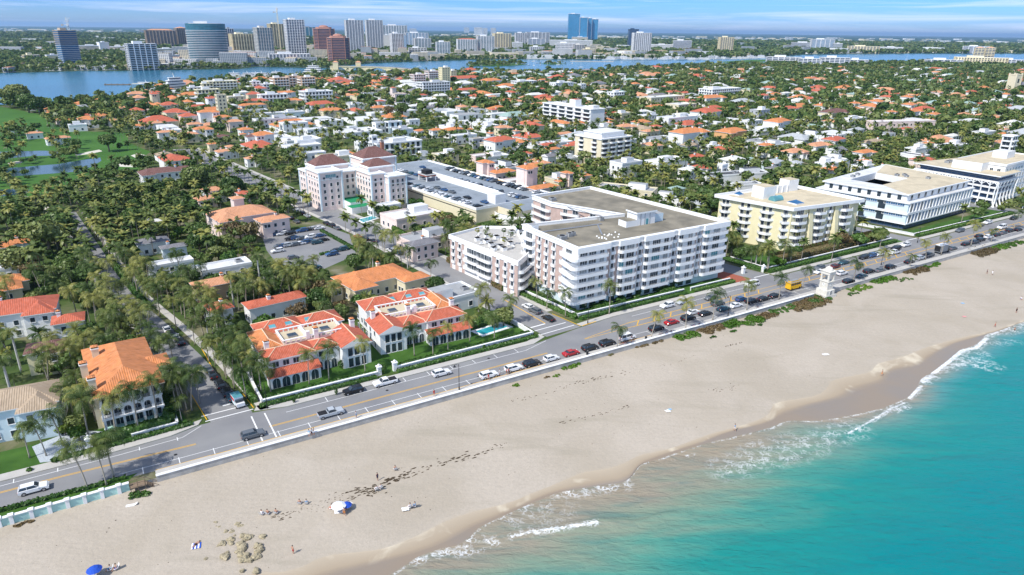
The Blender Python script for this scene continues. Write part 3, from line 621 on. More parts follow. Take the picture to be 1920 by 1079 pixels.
class Bld:
    def __init__(s, name, label, cat, loc, rz=0, group=None):
        s.root = thing(name, label, cat, loc, rz, group); s.w = []; s.rz = rz; s.loc = loc
        s.cx, s.sx = math.cos(rz), math.sin(rz)
    def L(s, x, y): dx = x-s.loc[0]; dy = y-s.loc[1]; return (dx*s.cx+dy*s.sx, -dx*s.sx+dy*s.cx)
    def Wd(s, x, y): return (s.loc[0]+x*s.cx-y*s.sx, s.loc[1]+x*s.sx+y*s.cx)
    def part(s, name, mb, parent=None, smooth=False): return mb.build(name, parent or s.root, smooth)
    def win(s, p0, p1, t, z, w, h, style='w', out=.0):
        # window centred t metres along the wall from p0 to p1, sill at z
        ex, ey = p1[0]-p0[0], p1[1]-p0[1]; l = math.hypot(ex, ey); ex /= l; ey /= l
        s.w.append((p0[0]+ex*t+ey*out, p0[1]+ey*t-ex*out, z, math.atan2(-ey, -ex), w, h, style))
    def row(s, p0, p1, z, w, h, n, style='w', m0=1., m1=None, out=0.):
        l = math.hypot(p1[0]-p0[0], p1[1]-p0[1]); m1 = m0 if m1 is None else m1
        for i in range(n): s.win(p0, p1, m0+(l-m0-m1)*(i+.5)/n, z, w, h, style, out)
    def close(s, name='window'):
        def d(q):
            x, y = s.Wd(q[0], q[1]); nx, ny = -math.sin(q[3]+s.rz), math.cos(q[3]+s.rz)
            return (0 if (nx*x+ny*y) < 0 else 5000)+math.hypot(x, y)
        s.w.sort(key=d)
        near = s.w if len(s.w) <= 100 else s.w[:99]
        for q in near:
            mb = winmb(q[4], q[5], q[6])
            if mb.me is None: mb.me = mb.mesh('window_mesh')
            o = bpy.data.objects.new(name, mb.me); COL.objects.link(o); o.parent = s.root; o.location = (q[0], q[1], q[2]); o.rotation_euler = (0, 0, q[3])
        if len(s.w) > 100:
            mb = MB()
            for q in s.w[99:]: mb.add(winmb(q[4], q[5], q[6]), Matrix.Translation((q[0], q[1], q[2])) @ Matrix.Rotation(q[3], 4, 'Z'))
            o = mb.build(name, s.root); o['kind'] = 'stuff'
        s.w = []
def rect(x0, x1, y0, y1): return [(x0, y0), (x1, y0), (x1, y1), (x0, y1)]
def hip(mb, x0, x1, y0, y1, z, rise, m, ov=.5, gable=False, trim='frame', ridge=None):
    x0 -= ov; x1 += ov; y0 -= ov; y1 += ov
    w = x1-x0; d = y1-y0; mb.prism(rect(x0, x1, y0, y1), z-.22, z-.003, trim, bot=True)
    if w >= d:
        r = 0 if gable else d/2; cy = (y0+y1)/2
        a = (x0+min(r, w/2), cy, z+rise); b = (x1-min(r, w/2), cy, z+rise)
        A, B, C, D_ = (x0, y0, z), (x1, y0, z), (x1, y1, z), (x0, y1, z)
        mb.face([A, B, b, a], m); mb.face([C, D_, a, b], m)
        mb.face([B, C, b], 'wall_white' if gable else m); mb.face([D_, A, a], 'wall_white' if gable else m)
    else:
        r = 0 if gable else w/2; cx = (x0+x1)/2
        a = (cx, y0+min(r, d/2), z+rise); b = (cx, y1-min(r, d/2), z+rise)
        A, B, C, D_ = (x0, y0, z), (x1, y0, z), (x1, y1, z), (x0, y1, z)
        mb.face([B, C, b, a], m); mb.face([D_, A, a, b], m)
        mb.face([A, B, a], 'wall_white' if gable else m); mb.face([C, D_, b], 'wall_white' if gable else m)
    if ridge:
        mb.tube([a, b], .16, 6, ridge)
        for c_ in ((A, a), (B, a if w < d else b), (C, b), (D_, b if w < d else a)):
            if not gable: mb.tube([Vector(c_[0])+Vector((0, 0, .05)), c_[1]], .14, 5, ridge)
    return mb
def chimney(B, parent, x, y, z0, z1, s_=1.1, m='wall_white', pot='tile_o'):
    mb = MB(); mb.box(x-s_/2, x+s_/2, y-s_/2, y+s_/2, z0, z1, m); mb.box(x-s_/2-.12, x+s_/2+.12, y-s_/2-.12, y+s_/2+.12, z1-.35, z1-.15, 'trim')
    hip(mb, x-s_/2, x+s_/2, y-s_/2, y+s_/2, z1+.22, .35, pot, .05, trim='dark'); return B.part('chimney', mb, parent)
def ac_unit(B, x, y, z, s_=1.6, h=1.2):
    mb = MB(); mb.box(x-s_/2, x+s_/2, y-s_/2, y+s_/2, z, z+h, 'metal_g'); mb.tube([(x, y, z+h), (x, y, z+h+.12)], s_*.35, 10, 'dark'); mb.box(x-s_/2-.05, x+s_/2+.05, y-s_/2+.2, y-s_/2+.3, z+.15, z+h-.15, 'frame')
    return B.part('air_conditioner', mb)
def arcpts(cx, cy, r, a0, a1, n=5): return [(cx+r*math.cos(R(a0+(a1-a0)*i/n)), cy+r*math.sin(R(a0+(a1-a0)*i/n))) for i in range(n+1)]
def balcony(B, p0, p1, z, dep=1.5, rnd_=1.0, m='trim', par=.75, ang=False):
    # slab and parapet hanging on wall p0->p1 (outside is on the right-hand side)
    ex, ey = p1[0]-p0[0], p1[1]-p0[1]; l = math.hypot(ex, ey); ex /= l; ey /= l; nx, ny = ey, -ex
    if ang: Q = [(0, 0), (dep*.9, dep), (l-dep*.9, dep), (l, 0)]
    else:
        r = min(rnd_, dep*.95, l*.45); Q = [(0, 0)]+[(r-r*math.cos(R(a)), dep-r+r*math.sin(R(a))) for a in (0, 30, 60, 90)]+[(l-r+r*math.cos(R(a)), dep-r+r*math.sin(R(a))) for a in (90, 60, 30, 0)]+[(l, 0)]
    P = [(p0[0]+ex*a+nx*b, p0[1]+ey*a+ny*b) for a, b in Q]
    mb = MB(); mb.prism(P[::1], z-.22, z, m, bot=True)
    I = inset(ccw(P), .14); Pc = ccw(P); n = len(Pc)
    for i in range(n):
        j = (i+1) % n
        a, b = Pc[i], Pc[j]
        # skip the side lying on the wall
        da = (a[0]-p0[0])*nx+(a[1]-p0[1])*ny; db = (b[0]-p0[0])*nx+(b[1]-p0[1])*ny
        if da < .02 and db < .02: continue
        zz = z+par
        mb.face([(*a, z), (*b, z), (*b, zz), (*a, zz)], m); mb.face([(*I[j], z), (*I[i], z), (*I[i], zz), (*I[j], zz)], m); mb.face([(*a, zz), (*b, zz), (*I[j], zz), (*I[i], zz)], m)
    o = B.part('balcony', mb)
    rl = MB(); rp = [(*q, z+par+.25) for q in inset(Pc, .07)]
    k = [i for i in range(n) if (Pc[i][0]-p0[0])*nx+(Pc[i][1]-p0[1])*ny < .02]
    seq = [(*q, z+par+.25) for q in inset(P, .07 if P == Pc else -.07)]
    rl.tube(seq, .04, 4, 'frame'); B.part('rail', rl, o)
    return o
LAND = []   # (label phrase, x, y) anchors for place words
FOOT = []
def footprint(B, P, grow=1.5): rast([B.Wd(*p) for p in P], 5, grow)
# ------------------------------------------------------------------ main beachfront condominium
ZR = 20.3
B = Bld('condominium', 'seven storey white condominium with pinkish piers, curved balconies and brown flat roof', 'apartment building', (*G(1085, 465, ZR), 0), AR)
P = ccw([B.L(*G(*p, ZR)) for p in ((1085, 465), (1360, 414), (1107, 351), (1000, 367), (1035, 380), (1170, 402), (982, 422))])
i0 = min(range(7), key=lambda i: math.hypot(*P[i])); P = P[i0:]+P[:i0]   # starts at the corner by the junction
P = [(0, 0), (P[1][0], 0)]+P[2:]
footprint(B, P, 2)
mb = MB(); mb.prism(inset(P, .02), 3.0, ZR-.9, 'pier_pink', 'deck_d'); B.part('wall', mb)
mb = MB(); mb.prism(inset(P, .6), 0, 3.0, 'wall_bluewhite'); B.part('ground_floor', mb)
mb = MB(); mb.prism(inset(P, .4), ZR-.9+.004, ZR-.85, 'deck_d'); B.part('roof', mb)
mb = MB(); mb.ring(P, .35, ZR-1.6, ZR+.05, 'trim', .5); mb.ring(P, .55, ZR-.1, ZR+.2, 'trim', .75)
Wf = P[1][0]
BAYS = [(0, 10.8), (15., 22.3), (25.2, 36.8), (39.6, 47.6), (50.9, Wf)]
for a, b in BAYS[1:]: mb.box(a-.3, b+.3, -1.35, -.56, ZR-1.5, ZR+.25, 'trim')
mb.box(-1.2, BAYS[0][1]+.4, -1.4, -.56, ZR-1.5, ZR+.26, 'trim'); B.part('cornice', mb)
sl = P[-1]; sd = (sl, (0, 0)); Ls = math.hypot(*sl)
def at_(p0, p1, t): l = math.hypot(p1[0]-p0[0], p1[1]-p0[1]); return (p0[0]+(p1[0]-p0[0])*t/l, p0[1]+(p1[1]-p0[1])*t/l)
mb = MB()
for a, b in BAYS: mb.box(a+.05, b-.05, -.12, 0, 3, ZR-1.61, 'wall_white')
def side_panel(p0, p1, t0, t1, z0, z1, m='wall_white', d=.12):
    ex, ey = p1[0]-p0[0], p1[1]-p0[1]; l = math.hypot(ex, ey); ex /= l; ey /= l; a = at_(p0, p1, t0); b = at_(p0, p1, t1)
    mb.prism(ccw([a, b, (b[0]+ey*d, b[1]-ex*d), (a[0]+ey*d, a[1]-ex*d)]), z0, z1, m)
side_panel(*sd, Ls-7.5, Ls-.05, 3, ZR-1.61); side_panel(*sd, .1, 7, 3, ZR-1.61)
for t in (9.5, 13.4, 17.3): side_panel(*sd, t-.9, t+.9, 3, ZR-1.61)
for t in (12.9, 23.8, 38.2, 49.3): mb.box(t-.85, t+.85, -.12, 0, 3, ZR-1.61, 'wall_white')
B.part('bay_wall', mb)
FL = [3.05+2.72*k for k in range(6)]
for z in FL:
    for i, (a, b) in enumerate(BAYS):
        if i == 0: continue
        balcony(B, (a, -.12), (b, -.12), z, 1.55)
    # wrapped corner balcony
    e = (sl[0]/Ls, sl[1]/Ls); nn = (e[1], -e[0]); nn = (-nn[0], -nn[1]) if nn[0] > 0 else nn
    q0 = (e[0]*7.6, e[1]*7.6)
    pts = [(10.8, -.1), (10.6, -1.3), (10.1, -1.65), (1.0, -1.7)]+[(-1.0+1.9*math.cos(R(a)), .1+1.8*math.sin(R(a))) for a in (-75, -100, -125, -150, -172)][1:]+[(q0[0]+nn[0]*1.7-e[0]*.8, q0[1]+nn[1]*1.7-e[1]*.8), (q0[0]+nn[0]*1.3, q0[1]+nn[1]*1.3), (q0[0]+nn[0]*.1, q0[1]+nn[1]*.1), (-.1, -.1)]
    pts = ccw(pts); mb = MB(); mb.prism(pts, z-.22, z, 'trim', bot=True); mb.ring(pts, 0, z, z+.72, 'trim', .14); o = B.part('balcony', mb)
    rl = MB(); rl.ring(pts, -.03, z+.93, z+1.0, 'frame', .07); B.part('rail', rl, o)
    p0, p1 = sd; balcony(B, at_(p0, p1, .3), at_(p0, p1, 7.), z, 1.9, 1.6)
    for t in (9.5, 13.4, 17.3): balcony(B, at_(p0, p1, t-.95), at_(p0, p1, t+.95), z, .75, .3)
    for t in (12.9, 23.8, 38.2, 49.3): balcony(B, (t-.9, -.12), (t+.9, -.12), z, .75, .3)
    if z > FL[0]+2:
        pass
f0, f1 = (0, -.12), (Wf, -.12)
for k, z in enumerate(FL):
    for a, b, ws in ((0, 10.8, ((1.9, 2.6), (5.2, 2.6), (8.8, 1.6))), (15, 22.3, ((16.6, 1.8), (19.9, 2.9))), (25.2, 36.8, ((26.8, 1.5), (30.6, 3.2), (34.8, 1.9))), (39.6, 47.6, ((41.2, 1.8), (45.3, 1.9))), (50.9, Wf, ((53., 2.2), (57.5, 3.0)))):
        for t, w in ws: B.win(f0, f1, t, z+.12, w, 2.05, 'wwctwwcw'[(k*5+int(t*1.7)) % 8])
    for t in (12.9, 23.8, 38.2, 49.3): B.win(f0, f1, t, z+.12, 1.1, 2.05, 'wwcw'[(k+int(t)) % 4])
    for t in (9.5, 13.4, 17.3): B.win(*sd, t, z+.12, 1.1, 2.05, out=.12)
    B.win(*sd, 3.6, z+.12, 3.4, 2.0, out=.12); B.win(*sd, Ls-4.3, z+.12, 2.8, 2.05, out=.12)
for t in np.arange(3, Wf-12, 3.7): B.win((0, .6), (Wf, .6), t, .3, 2.3, 2.3, 'n')
# courtyard wings
wi = [i for i in range(len(P)) if i >= 3]
for i in (3, 4):
    p0, p1 = P[i], P[(i+1) % len(P)]; l = math.hypot(p1[0]-p0[0], p1[1]-p0[1])
    if i == 3:
        for z in FL[2:]: balcony(B, at_(p0, p1, .4), at_(p0, p1, l-.4), z, 1.6, 1.3); B.win(p0, p1, l*.55, z+.1, 3.2, 2.05)
    else:
        for z in FL[2:]:
            balcony(B, at_(p0, p1, 4), at_(p0, p1, 12), z, 1.3, 1.); balcony(B, at_(p0, p1, 15.5), at_(p0, p1, 19), z, 1., .6)
            for t, w in ((5.8, 1.6), (10, 2.2), (17.2, 2.2), (22, 1.8), (25.5, 1.8)): B.win(p0, p1, t, z+.1, w, 2.05, out=.02)
B.close()
# roof plant
mb = MB(); mb.box(33, 41, 12.5, 17.5, ZR-.85, ZR+3.6, 'wall_white', 'deck_d'); mb.box(32.6, 41.4, 12.1, 17.9, ZR+3.2, ZR+3.75, 'trim', 'deck_d'); mb.box(28.5, 33, 12.5, 16.5, ZR-.85, ZR+1.2, 'wall_white', 'deck_d'); mb.box(41.2, 45.5, 13.4, 17., ZR-.85, ZR+1.9, 'wall_bluewhite', 'deck_g')
for x in (34.6, 36.4, 38.6): mb.box(x-.08, x+.08, 12.4, 12.5, ZR-.8, ZR+3.2, 'metal_g')
mb.box(37, 38, 12.42, 12.5, ZR-.8, ZR+1.2, 'glass_t'); B.part('penthouse', mb)
mb = MB(); mb.box(-1, 1.6, 24, 27, ZR-.85, ZR+1.0, 'wall_white', 'deck_g')
c_ = [sum(p[0] for p in P[2:5])/3, sum(p[1] for p in P[2:5])/3]; B.part('stair_head', mb)
for x, y, s_ in ((2.5, 12, 2.4), (6.2, 13.2, 1.5), (7.8, 13.6, 1.3), (27, 24, 1.6), (c_[0]-6, c_[1]-4, 2.2)): ac_unit(B, x, y, ZR-.85, s_, 1.2)
mb = MB()
for a, b in (((0, 21, ZR-.6), (24, 19.5, ZR-.6)), ((30, 26, ZR-.6), (c_[0]-8, c_[1]-9, ZR-.6)), ((16, 9, ZR-.6), (22, 19, ZR-.6))):
    mb.tube([a, b], .13, 5, 'metal_g'); mb.tube([(a[0], a[1]+.5, a[2]), (b[0], b[1]+.5, b[2])], .1, 5, 'chrome')
for i in range(16): x = 13+rnd.random()*9; y = 5+rnd.random()*5; mb.sphere((x, y, ZR-.85), .3, .3, .35, 'trim', 8, 3, 0)
B.part('roof_pipes', mb)
LAND.append(('the seven storey condominium', *B.Wd(30, 15)))
# lower terrace wing
ZL = 12.2
B = Bld('condominium_annex', 'four storey white balconied wing with planted roof terrace left of the tall condominium', 'apartment building', (*G(843, 440, ZL), 0), AR)
PL = ccw([B.L(*G(*p, ZL)) for p in ((843, 440), (971, 490), (992, 472), (965, 425), (905, 424))]); i0 = min(range(5), key=lambda i: math.hypot(*PL[i])); PL = PL[i0:]+PL[:i0]
footprint(B, PL, 2)
mb = MB(); mb.prism(PL, 0, ZL-.9, 'pier_pink', 'deck_c'); B.part('wall', mb)
mb = MB(); mb.ring(PL, .3, ZL-1.5, ZL, 'trim', .5); B.part('cornice', mb)
mb = MB(); mb.prism(inset(PL, .25), ZL-.9+.01, ZL-.85, 'paving'); B.part('terrace_floor', mb)
p0, p1 = PL[0], PL[1]; l = math.hypot(*p1)
mb = MB(); side_panel(p0, p1, 9, l-13, 0, ZL-1.55); side_panel(p0, p1, 1.5, 3.3, 0, ZL-1.5); side_panel(p0, p1, 5.4, 7.2, 0, ZL-1.5)
for t in (l-10, l-6, l-2.5): side_panel(p0, p1, t-.9, t+.9, 0, ZL-1.5)
side_panel(PL[1], PL[2], .1, math.hypot(PL[2][0]-PL[1][0], PL[2][1]-PL[1][1])-.1, 0, ZL-1.5, d=.04)
B.part('bay_wall', mb)
for z in (2.6, 5.3, 8.0):
    balcony(B, at_(p0, p1, 9), at_(p0, p1, 9+(l-22)*.5), z, 1.3, .8); balcony(B, at_(p0, p1, 9+(l-22)*.5+.3), at_(p0, p1, l-13), z, 1.5, .9)
    for t in (2.4, 6.3, l-10, l-6, l-2.5): balcony(B, at_(p0, p1, t-.95), at_(p0, p1, t+.95), z, .7, .3); B.win(p0, p1, t, z+.1, 1.2, 2.0, out=.12)
    q0, q1 = PL[1], PL[2]; lq = math.hypot(q1[0]-q0[0], q1[1]-q0[1]); balcony(B, at_(q0, q1, .4), at_(q0, q1, lq-.3), z, 1.8, 1.5); B.win(q0, q1, lq/2, z+.1, lq*.6, 2.0, out=.05)
    for k in range(7): B.win(p0, p1, 11+(l-24.5)*(k+.5)/7, z+.1, 2.3 if k % 2 == 0 else 1.3, 1.9, out=.12)
B.close()
LAND.append(('the planted terrace wing', *B.Wd(15, 0)))
TERR = B; TERRZ = ZL-.85
# ------------------------------------------------------------------ yellow condominium
ZB = 17.8
B = Bld('condominium', 'pale yellow condominium with white angular balconies and tan flat roof', 'apartment building', (*G(1487, 389, ZB), 0), R(30))
P = ccw([B.L(*G(*p, ZB)) for p in ((1350, 365), (1487, 389), (1612, 373), (1480, 346))]); i0 = min(range(4), key=lambda i: math.hypot(*P[i])); P = P[i0:]+P[:i0]
footprint(B, P, 3)
mb = MB(); mb.prism(P, 0, ZB-.9, 'wall_yellow', 'deck_c'); B.part('wall', mb)
mb = MB(); mb.prism(inset(P, .35), ZB-.88, ZB-.8, 'deck_c'); B.part('roof', mb)
mb = MB(); mb.ring(P, 1.3, ZB-1.0, ZB+.1, 'trim', .5); mb.ring(P, 1.29, ZB-1.25, ZB-1.0, 'trim', 1.28); B.part('cornice', mb)
p0, p1 = P[0], P[1]; lf = math.hypot(p1[0], p1[1]); s0, s1 = P[3], P[0]; ls = math.hypot(*s0)
F5 = [2.6+2.85*k for k in range(5)]
for z in F5:
    for a, b in ((.4, 8.2), (11.2, 18.4), (19.2, 22.2), (25.4, 33)): balcony(B, at_(p0, p1, a), at_(p0, p1, min(b, lf-.3)), z, 2.0 if b-a > 5 else .9, ang=True, par=.8); B.win(p0, p1, (a+b)/2, z+.1, 3.6 if b-a > 5 else 1.2, 2.0)
    for a, b in ((.5, 5.5), (8.5, 14.5), (17.5, 23.5), (26, ls-.4)): balcony(B, at_(s0, s1, a), at_(s0, s1, b), z, 1.8, ang=True, par=.8); B.win(s0, s1, a+1.7, z+.1, 1.2, 2.0); B.win(s0, s1, b-1.7, z+.1, 1.2, 2.0)
    q0, q1 = P[1], P[2]
    for a, b in ((3, 10), (14, 21)): balcony(B, at_(q0, q1, a), at_(q0, q1, b), z, 1.6, ang=True)
for t in (9.6, 23.6):
    mb = MB(); a = at_(p0, p1, t); mb.prism([(a[0]-1.0, a[1]-2.6), (a[0]+1.0, a[1]-2.6), (a[0]+1.2, a[1]), (a[0]-1.2, a[1])], 0, 2.6, 'wall_yellow')
    b = len(mb.v); mb.v += [(a[0]-1, a[1]-2.6, 2.6), (a[0]+1, a[1]-2.6, 2.6), (a[0]+1, a[1]-.4, ZB-1.4), (a[0]-1, a[1]-.4, ZB-1.4), (a[0]+1.2, a[1], 2.6), (a[0]-1.2, a[1], 2.6)]
    for f in ((0, 1, 2, 3), (1, 4, 2), (5, 0, 3)): mb.f.append(tuple(b+i for i in f)); mb.m.append(mb.mi('wall_yellow'))
    B.part('buttress', mb)
B.close()
mb = MB()
def lbox(mb, x0, x1, y0, y1, z0, z1, m, mt=None): return mb.box(x0, x1, y0, y1, z0, z1, m, mt)
lbox(mb, 3, 10, 17, 23, ZB-.8, ZB+4, 'wall_white', 'deck_c'); lbox(mb, 24, 30, 22, 27, ZB-.8, ZB+4, 'wall_white', 'deck_c'); lbox(mb, 10, 24, 22, 22.4, ZB-.8, ZB+2.2, 'wall_white')
for x in range(11, 24, 3): lbox(mb, x, x+.3, 21.7, 22, ZB-.8, ZB+2.3, 'trim')
B.part('penthouse', mb)
for x, y, s_ in ((9, 6, 4.5), (0, 27, 2.8)):
    mb = MB(); hip(mb, x-s_/2, x+s_/2, y-s_/2, y+s_/2, ZB-.3, 1.1, 'glass_b', .05); mb.box(x-s_/2, x+s_/2, y-s_/2, y+s_/2, ZB-.8, ZB-.52, 'trim'); B.part('skylight', mb)
mb = MB(); mb.tube([(4, 13.5, ZB-.6), (9, 13.5, ZB-.6)], 1.7, 14, 'glass_t'); B.part('barrel_skylight', mb)
LAND.append(('the pale yellow condominium', *B.Wd(12, 12)))
# ------------------------------------------------------------------ white office block with blue fins
ZC = 15.2
B = Bld('office_building', 'long white office block with dark blue window fins and inner courtyard', 'office building', (*G(1706, 382, ZC-3.2), 0), R(33))
C0 = [B.L(*G(*p, ZC-3.2)) for p in ((1706, 382), (1828, 352), (1655, 318), (1530, 352))]
P = ccw(C0); i0 = min(range(4), key=lambda i: math.hypot(*P[i])); P = P[i0:]+P[:i0]
footprint(B, P, 2)
zt = ZC-3.2
mb = MB(); mb.prism(inset(P, 1.2), 0, 2.4, 'darkglass'); B.part('ground_floor', mb)
mb = MB(); mb.prism(inset(P, .5), 2.4, zt-.4, 'wall_bluewhite'); B.part('wall', mb)
mb = MB()
for z in (2.4, 6.7, 7.2, zt-.4): mb.prism(inset(P, -.1), z, z+.42, 'trim', 'deck_w', bot=True)
B.part('floor_slab', mb)
I = inset(P, 2.6); cw = [(.30, .34), (.76, .34), (.76, .72), (.30, .72)]
mb = MB()
def lerp4(Q, a, b): return tuple((1-a)*(1-b)*Q[0][k]+a*(1-b)*Q[1][k]+a*b*Q[2][k]+(1-a)*b*Q[3][k] for k in (0, 1))
hole = [lerp4(I, .46, .30), lerp4(I, .92, .30), lerp4(I, .92, .80), lerp4(I, .46, .80)]
hole = [lerp4(I, a, b) for a, b in ((.2, .45), (.62, .45), (.62, .85), (.2, .85))]
zz0, zz1 = zt+.02, ZC
nI = 4; b = len(mb.v); mb.v += [(*p, zz1) for p in inset(I, -.9)]+[(*p, zz1) for p in hole]+[(*p, zz0) for p in hole]
k = mb.mi('deck_w'); kc = mb.mi('deck_c'); kw = mb.mi('wall_white')
for i in range(4): j = (i+1) % 4; mb.f.append((b+i, b+j, b+4+j, b+4+i)); mb.m.append(kc if i in (0, 1) else k)
for i in range(4): j = (i+1) % 4; mb.f.append((b+4+i, b+4+j, b+8+j, b+8+i)); mb.m.append(kw)
mb.f.append((b+8, b+9, b+10, b+11)); mb.m.append(k)
B.part('roof', mb)
mb = MB(); mb.ring(I, 0, zt+.02, ZC-.3, 'wall_white', .3); B.part('penthouse_wall', mb)
mb = MB(); mb.ring(I, .9, ZC-.35, ZC+.12, 'trim', .4); B.part('cornice', mb)
for i in (0, 3):
    p0, p1 = P[i], P[(i+1) % 4]; l = math.hypot(p1[0]-p0[0], p1[1]-p0[1])
    for z, h in ((2.9, 3.7), (7.7, 3.6)):
        if i == 0:
            n = 20
            for j in range(n): B.win(p0, p1, 1.8+(l-3.6)*(j+.5)/n, z, 1.7, h, 'b' if (j % 3) else 'n', out=-.45)
        else:
            n = 13
            for j in range(n): B.win(p0, p1, 2+(l-4)*(j+.5)/n, z+h-1.0, 2.7, .9, 'b' if j not in (6, 9) else 'n', out=-.45)
            B.win(p0, p1, 22, z, 2.2, h, 'n', out=-.44); B.win(p0, p1, 30, z, 3, h, 'n', out=-.44)
    q0, q1 = I[i], I[(i+1) % 4]; B.row(q0, q1, zt+.3, 1.6, 2.1, 9 if i == 0 else 8, 'n', 1, out=.02)
B.close()
mb = MB()
p0, p1 = P[0], P[1]; l = math.hypot(p1[0]-p0[0], p1[1]-p0[1])
for j in range(21):
    a = at_(p0, p1, 1.3+(l-2.6)*j/20); 
    for z in (2.85, 7.65): mb.obox(a[0], a[1]+.1, z, z+3.75 if z < 3 else z+3.8, .22, .4, math.atan2(p1[1]-p0[1], p1[0]-p0[0]), 'trim')
B.part('facade_fins', mb)
mb = MB(); c_ = lerp4(I, .06, .56); mb.obox(c_[0], c_[1], zt+.43, zt+.5, 5, 9, 0, 'pool'); B.part('roof_pool', mb)
for a, b in ((.66, .5), (.7, .55), (.64, .6), (.3, .9), (.4, .92), (.75, .3)): c_ = lerp4(I, a, b); ac_unit(B, c_[0], c_[1], ZC, 1.7, 1)
LAND.append(('the white office block', *B.Wd(20, 20)))
# ------------------------------------------------------------------ arcaded office block and the one behind
ZD = 15.6
B = Bld('office_building', 'office block with dark glass top floor and leaning white arched ribs', 'office building', (*G(1876, 331, ZD), 0), R(36))
P = ccw([B.L(*G(*p, ZD)) for p in ((1876, 331), (1908, 322), (1800, 296), (1715, 305))]); i0 = min(range(4), key=lambda i: math.hypot(*P[i])); P = P[i0:]+P[:i0]
P = [(0, 0), (P[1][0]*1.12, 0), (P[2][0], P[2][1]), P[3]]
footprint(B, P, 3)
Q = inset(P, 2.2)
mb = MB(); mb.prism(Q, 0, ZD-.5, 'darkglass'); B.part('glazing', mb)
mb = MB(); mb.prism(inset(P, -.4), ZD-.5, ZD, 'trim', 'deck_c', bot=True); B.part('roof', mb)
for z in (3.2, 6.2, 9.2, 12.2):
    mb = MB(); mb.prism(inset(P, .2 if z > 12 else .9), z-.3, z+(.35 if z > 12 else .5), 'trim', bot=True); B.part('floor_slab', mb)
for i in (0, 3, 1):
    p0, p1 = P[i], P[(i+1) % 4]; l = math.hypot(p1[0]-p0[0], p1[1]-p0[1]); n = int(l/3.6); ex, ey = (p1[0]-p0[0])/l, (p1[1]-p0[1])/l
    for j in range(n+1):
        a = at_(p0, p1, l*j/n); mb = MB()
        def rb(dd, z): return (a[0]-ey*dd, a[1]+ex*dd, z)
        mb.tube([rb(-.4, 0), rb(.6, 2.5), rb(.9, 8), rb(.2, 12)], [.45, .35, .3, .35], 6, 'trim')
        if j < n:
            b_ = at_(p0, p1, l*(j+.5)/n); mb.tube([rb(.4, 10.6), (b_[0]-ey*.3, b_[1]+ex*.3, 12.0), tuple(Vector(rb(.4, 10.6))+Vector((ex, ey, 0))*l/n)], .2, 5, 'trim')
        B.part('facade_rib', mb)
c_ = lerp4(P, .3, .45); mb = MB(); mb.obox(c_[0], c_[1], ZD, ZD+4, 9, 14, 0, 'wall_white', 'deck_c'); B.part('penthouse', mb)
for a, b in ((.6, .35), (.7, .3), (.65, .45), (.4, .8), (.5, .82)): c_ = lerp4(P, a, b); ac_unit(B, c_[0], c_[1], ZD, 2.2, 1.2)
LAND.append(('the arcaded office block', *B.Wd(10, 10)))
# ------------------------------------------------------------------ white block at the right edge
Z = 19
B = Bld('office_building', 'tall white block with paired windows at the far end of the ocean road', 'office building', (*G(1905, 306, Z), 0), R(36))
P = [(0, 0), (34, 0), (34, 26), (0, 26)]; footprint(B, P, 3)
P = [(-12, 0), (34, 0), (34, 22), (-12, 22)]
mb = MB(); mb.prism(P, 0, Z, 'wall_white', 'deck_c'); B.part('wall', mb); mb = MB(); mb.ring(P, .5, Z-.5, Z+.5, 'trim', .5); B.part('cornice', mb)
for z in (4.2, 7.8, 11.4, 15): B.row(P[0], P[1], z, 1.5, 1.8, 12, 'w' if z < 14 else 't'); B.row(P[3], P[0], z, 1.5, 1.8, 6)
B.close()
mb = MB(); mb.box(10, 20, 8, 15, Z, Z+3.5, 'wall_white', 'deck_w'); B.part('penthouse', mb)
# ------------------------------------------------------------------ pink hotel with maroon roofs
def px_rect(pts, z): return [G(*p, z) for p in pts]
B = Bld('hotel', 'pale pink six storey hotel with maroon hipped roofs beside the rooftop car park', 'hotel', (*G(598, 329, 17), 0), R(38))
# local x along 38 deg (to the right and back), y towards 128 deg (left and back); wings step forward
def blockp(B, x0, x1, y0, y1, h, m='wall_pink', roof=None, rise=3.5, name='wing', par='deck_w'):
    mb = MB(); mb.box(x0, x1, y0, y1, 0, h, m, par); w = B.part('wall', mb)
    mb = MB(); P = rect(x0, x1, y0, y1); mb.ring(P, .55, h-.35, h+.25, 'trim', .9); mb.ring(P, .2, h-3.6, h-3.25, 'trim', .3)
    for px, py in ((x0, y0), (x1, y0), (x0, y1)): mb.box(px-.35, px+.35, py-.35, py+.35, 0, h-.4, 'wall_bluewhite')
    B.part('cornice', mb)
    if roof: mb = MB(); hip(mb, x0+.4, x1-.4, y0+.4, y1-.4, h+.45, rise, roof, .3, trim='trim'); B.part('roof', mb)
footprint(B, rect(-4, 34, -4, 30), 2)
blockp(B, 0, 11, 0, 15, 18, roof=None, rise=3)                        # front-left wing
blockp(B, 0, 10, 15.1, 24, 16.2)
blockp(B, 3, 20, 11, 22, 18.6, roof='tile_b', rise=4.2)
blockp(B, 20.1, 27, -12, 14, 17.0)
blockp(B, 27.1, 36, -16, -2, 15.8)
blockp(B, 22, 35, -6, 4, 18.8, roof='tile_b', rise=3)
blockp(B, 28, 46, 12, 26, 19.5, roof='tile_b', rise=4.5)
blockp(B, 11.1, 20, 4, 10.9, 16.5)
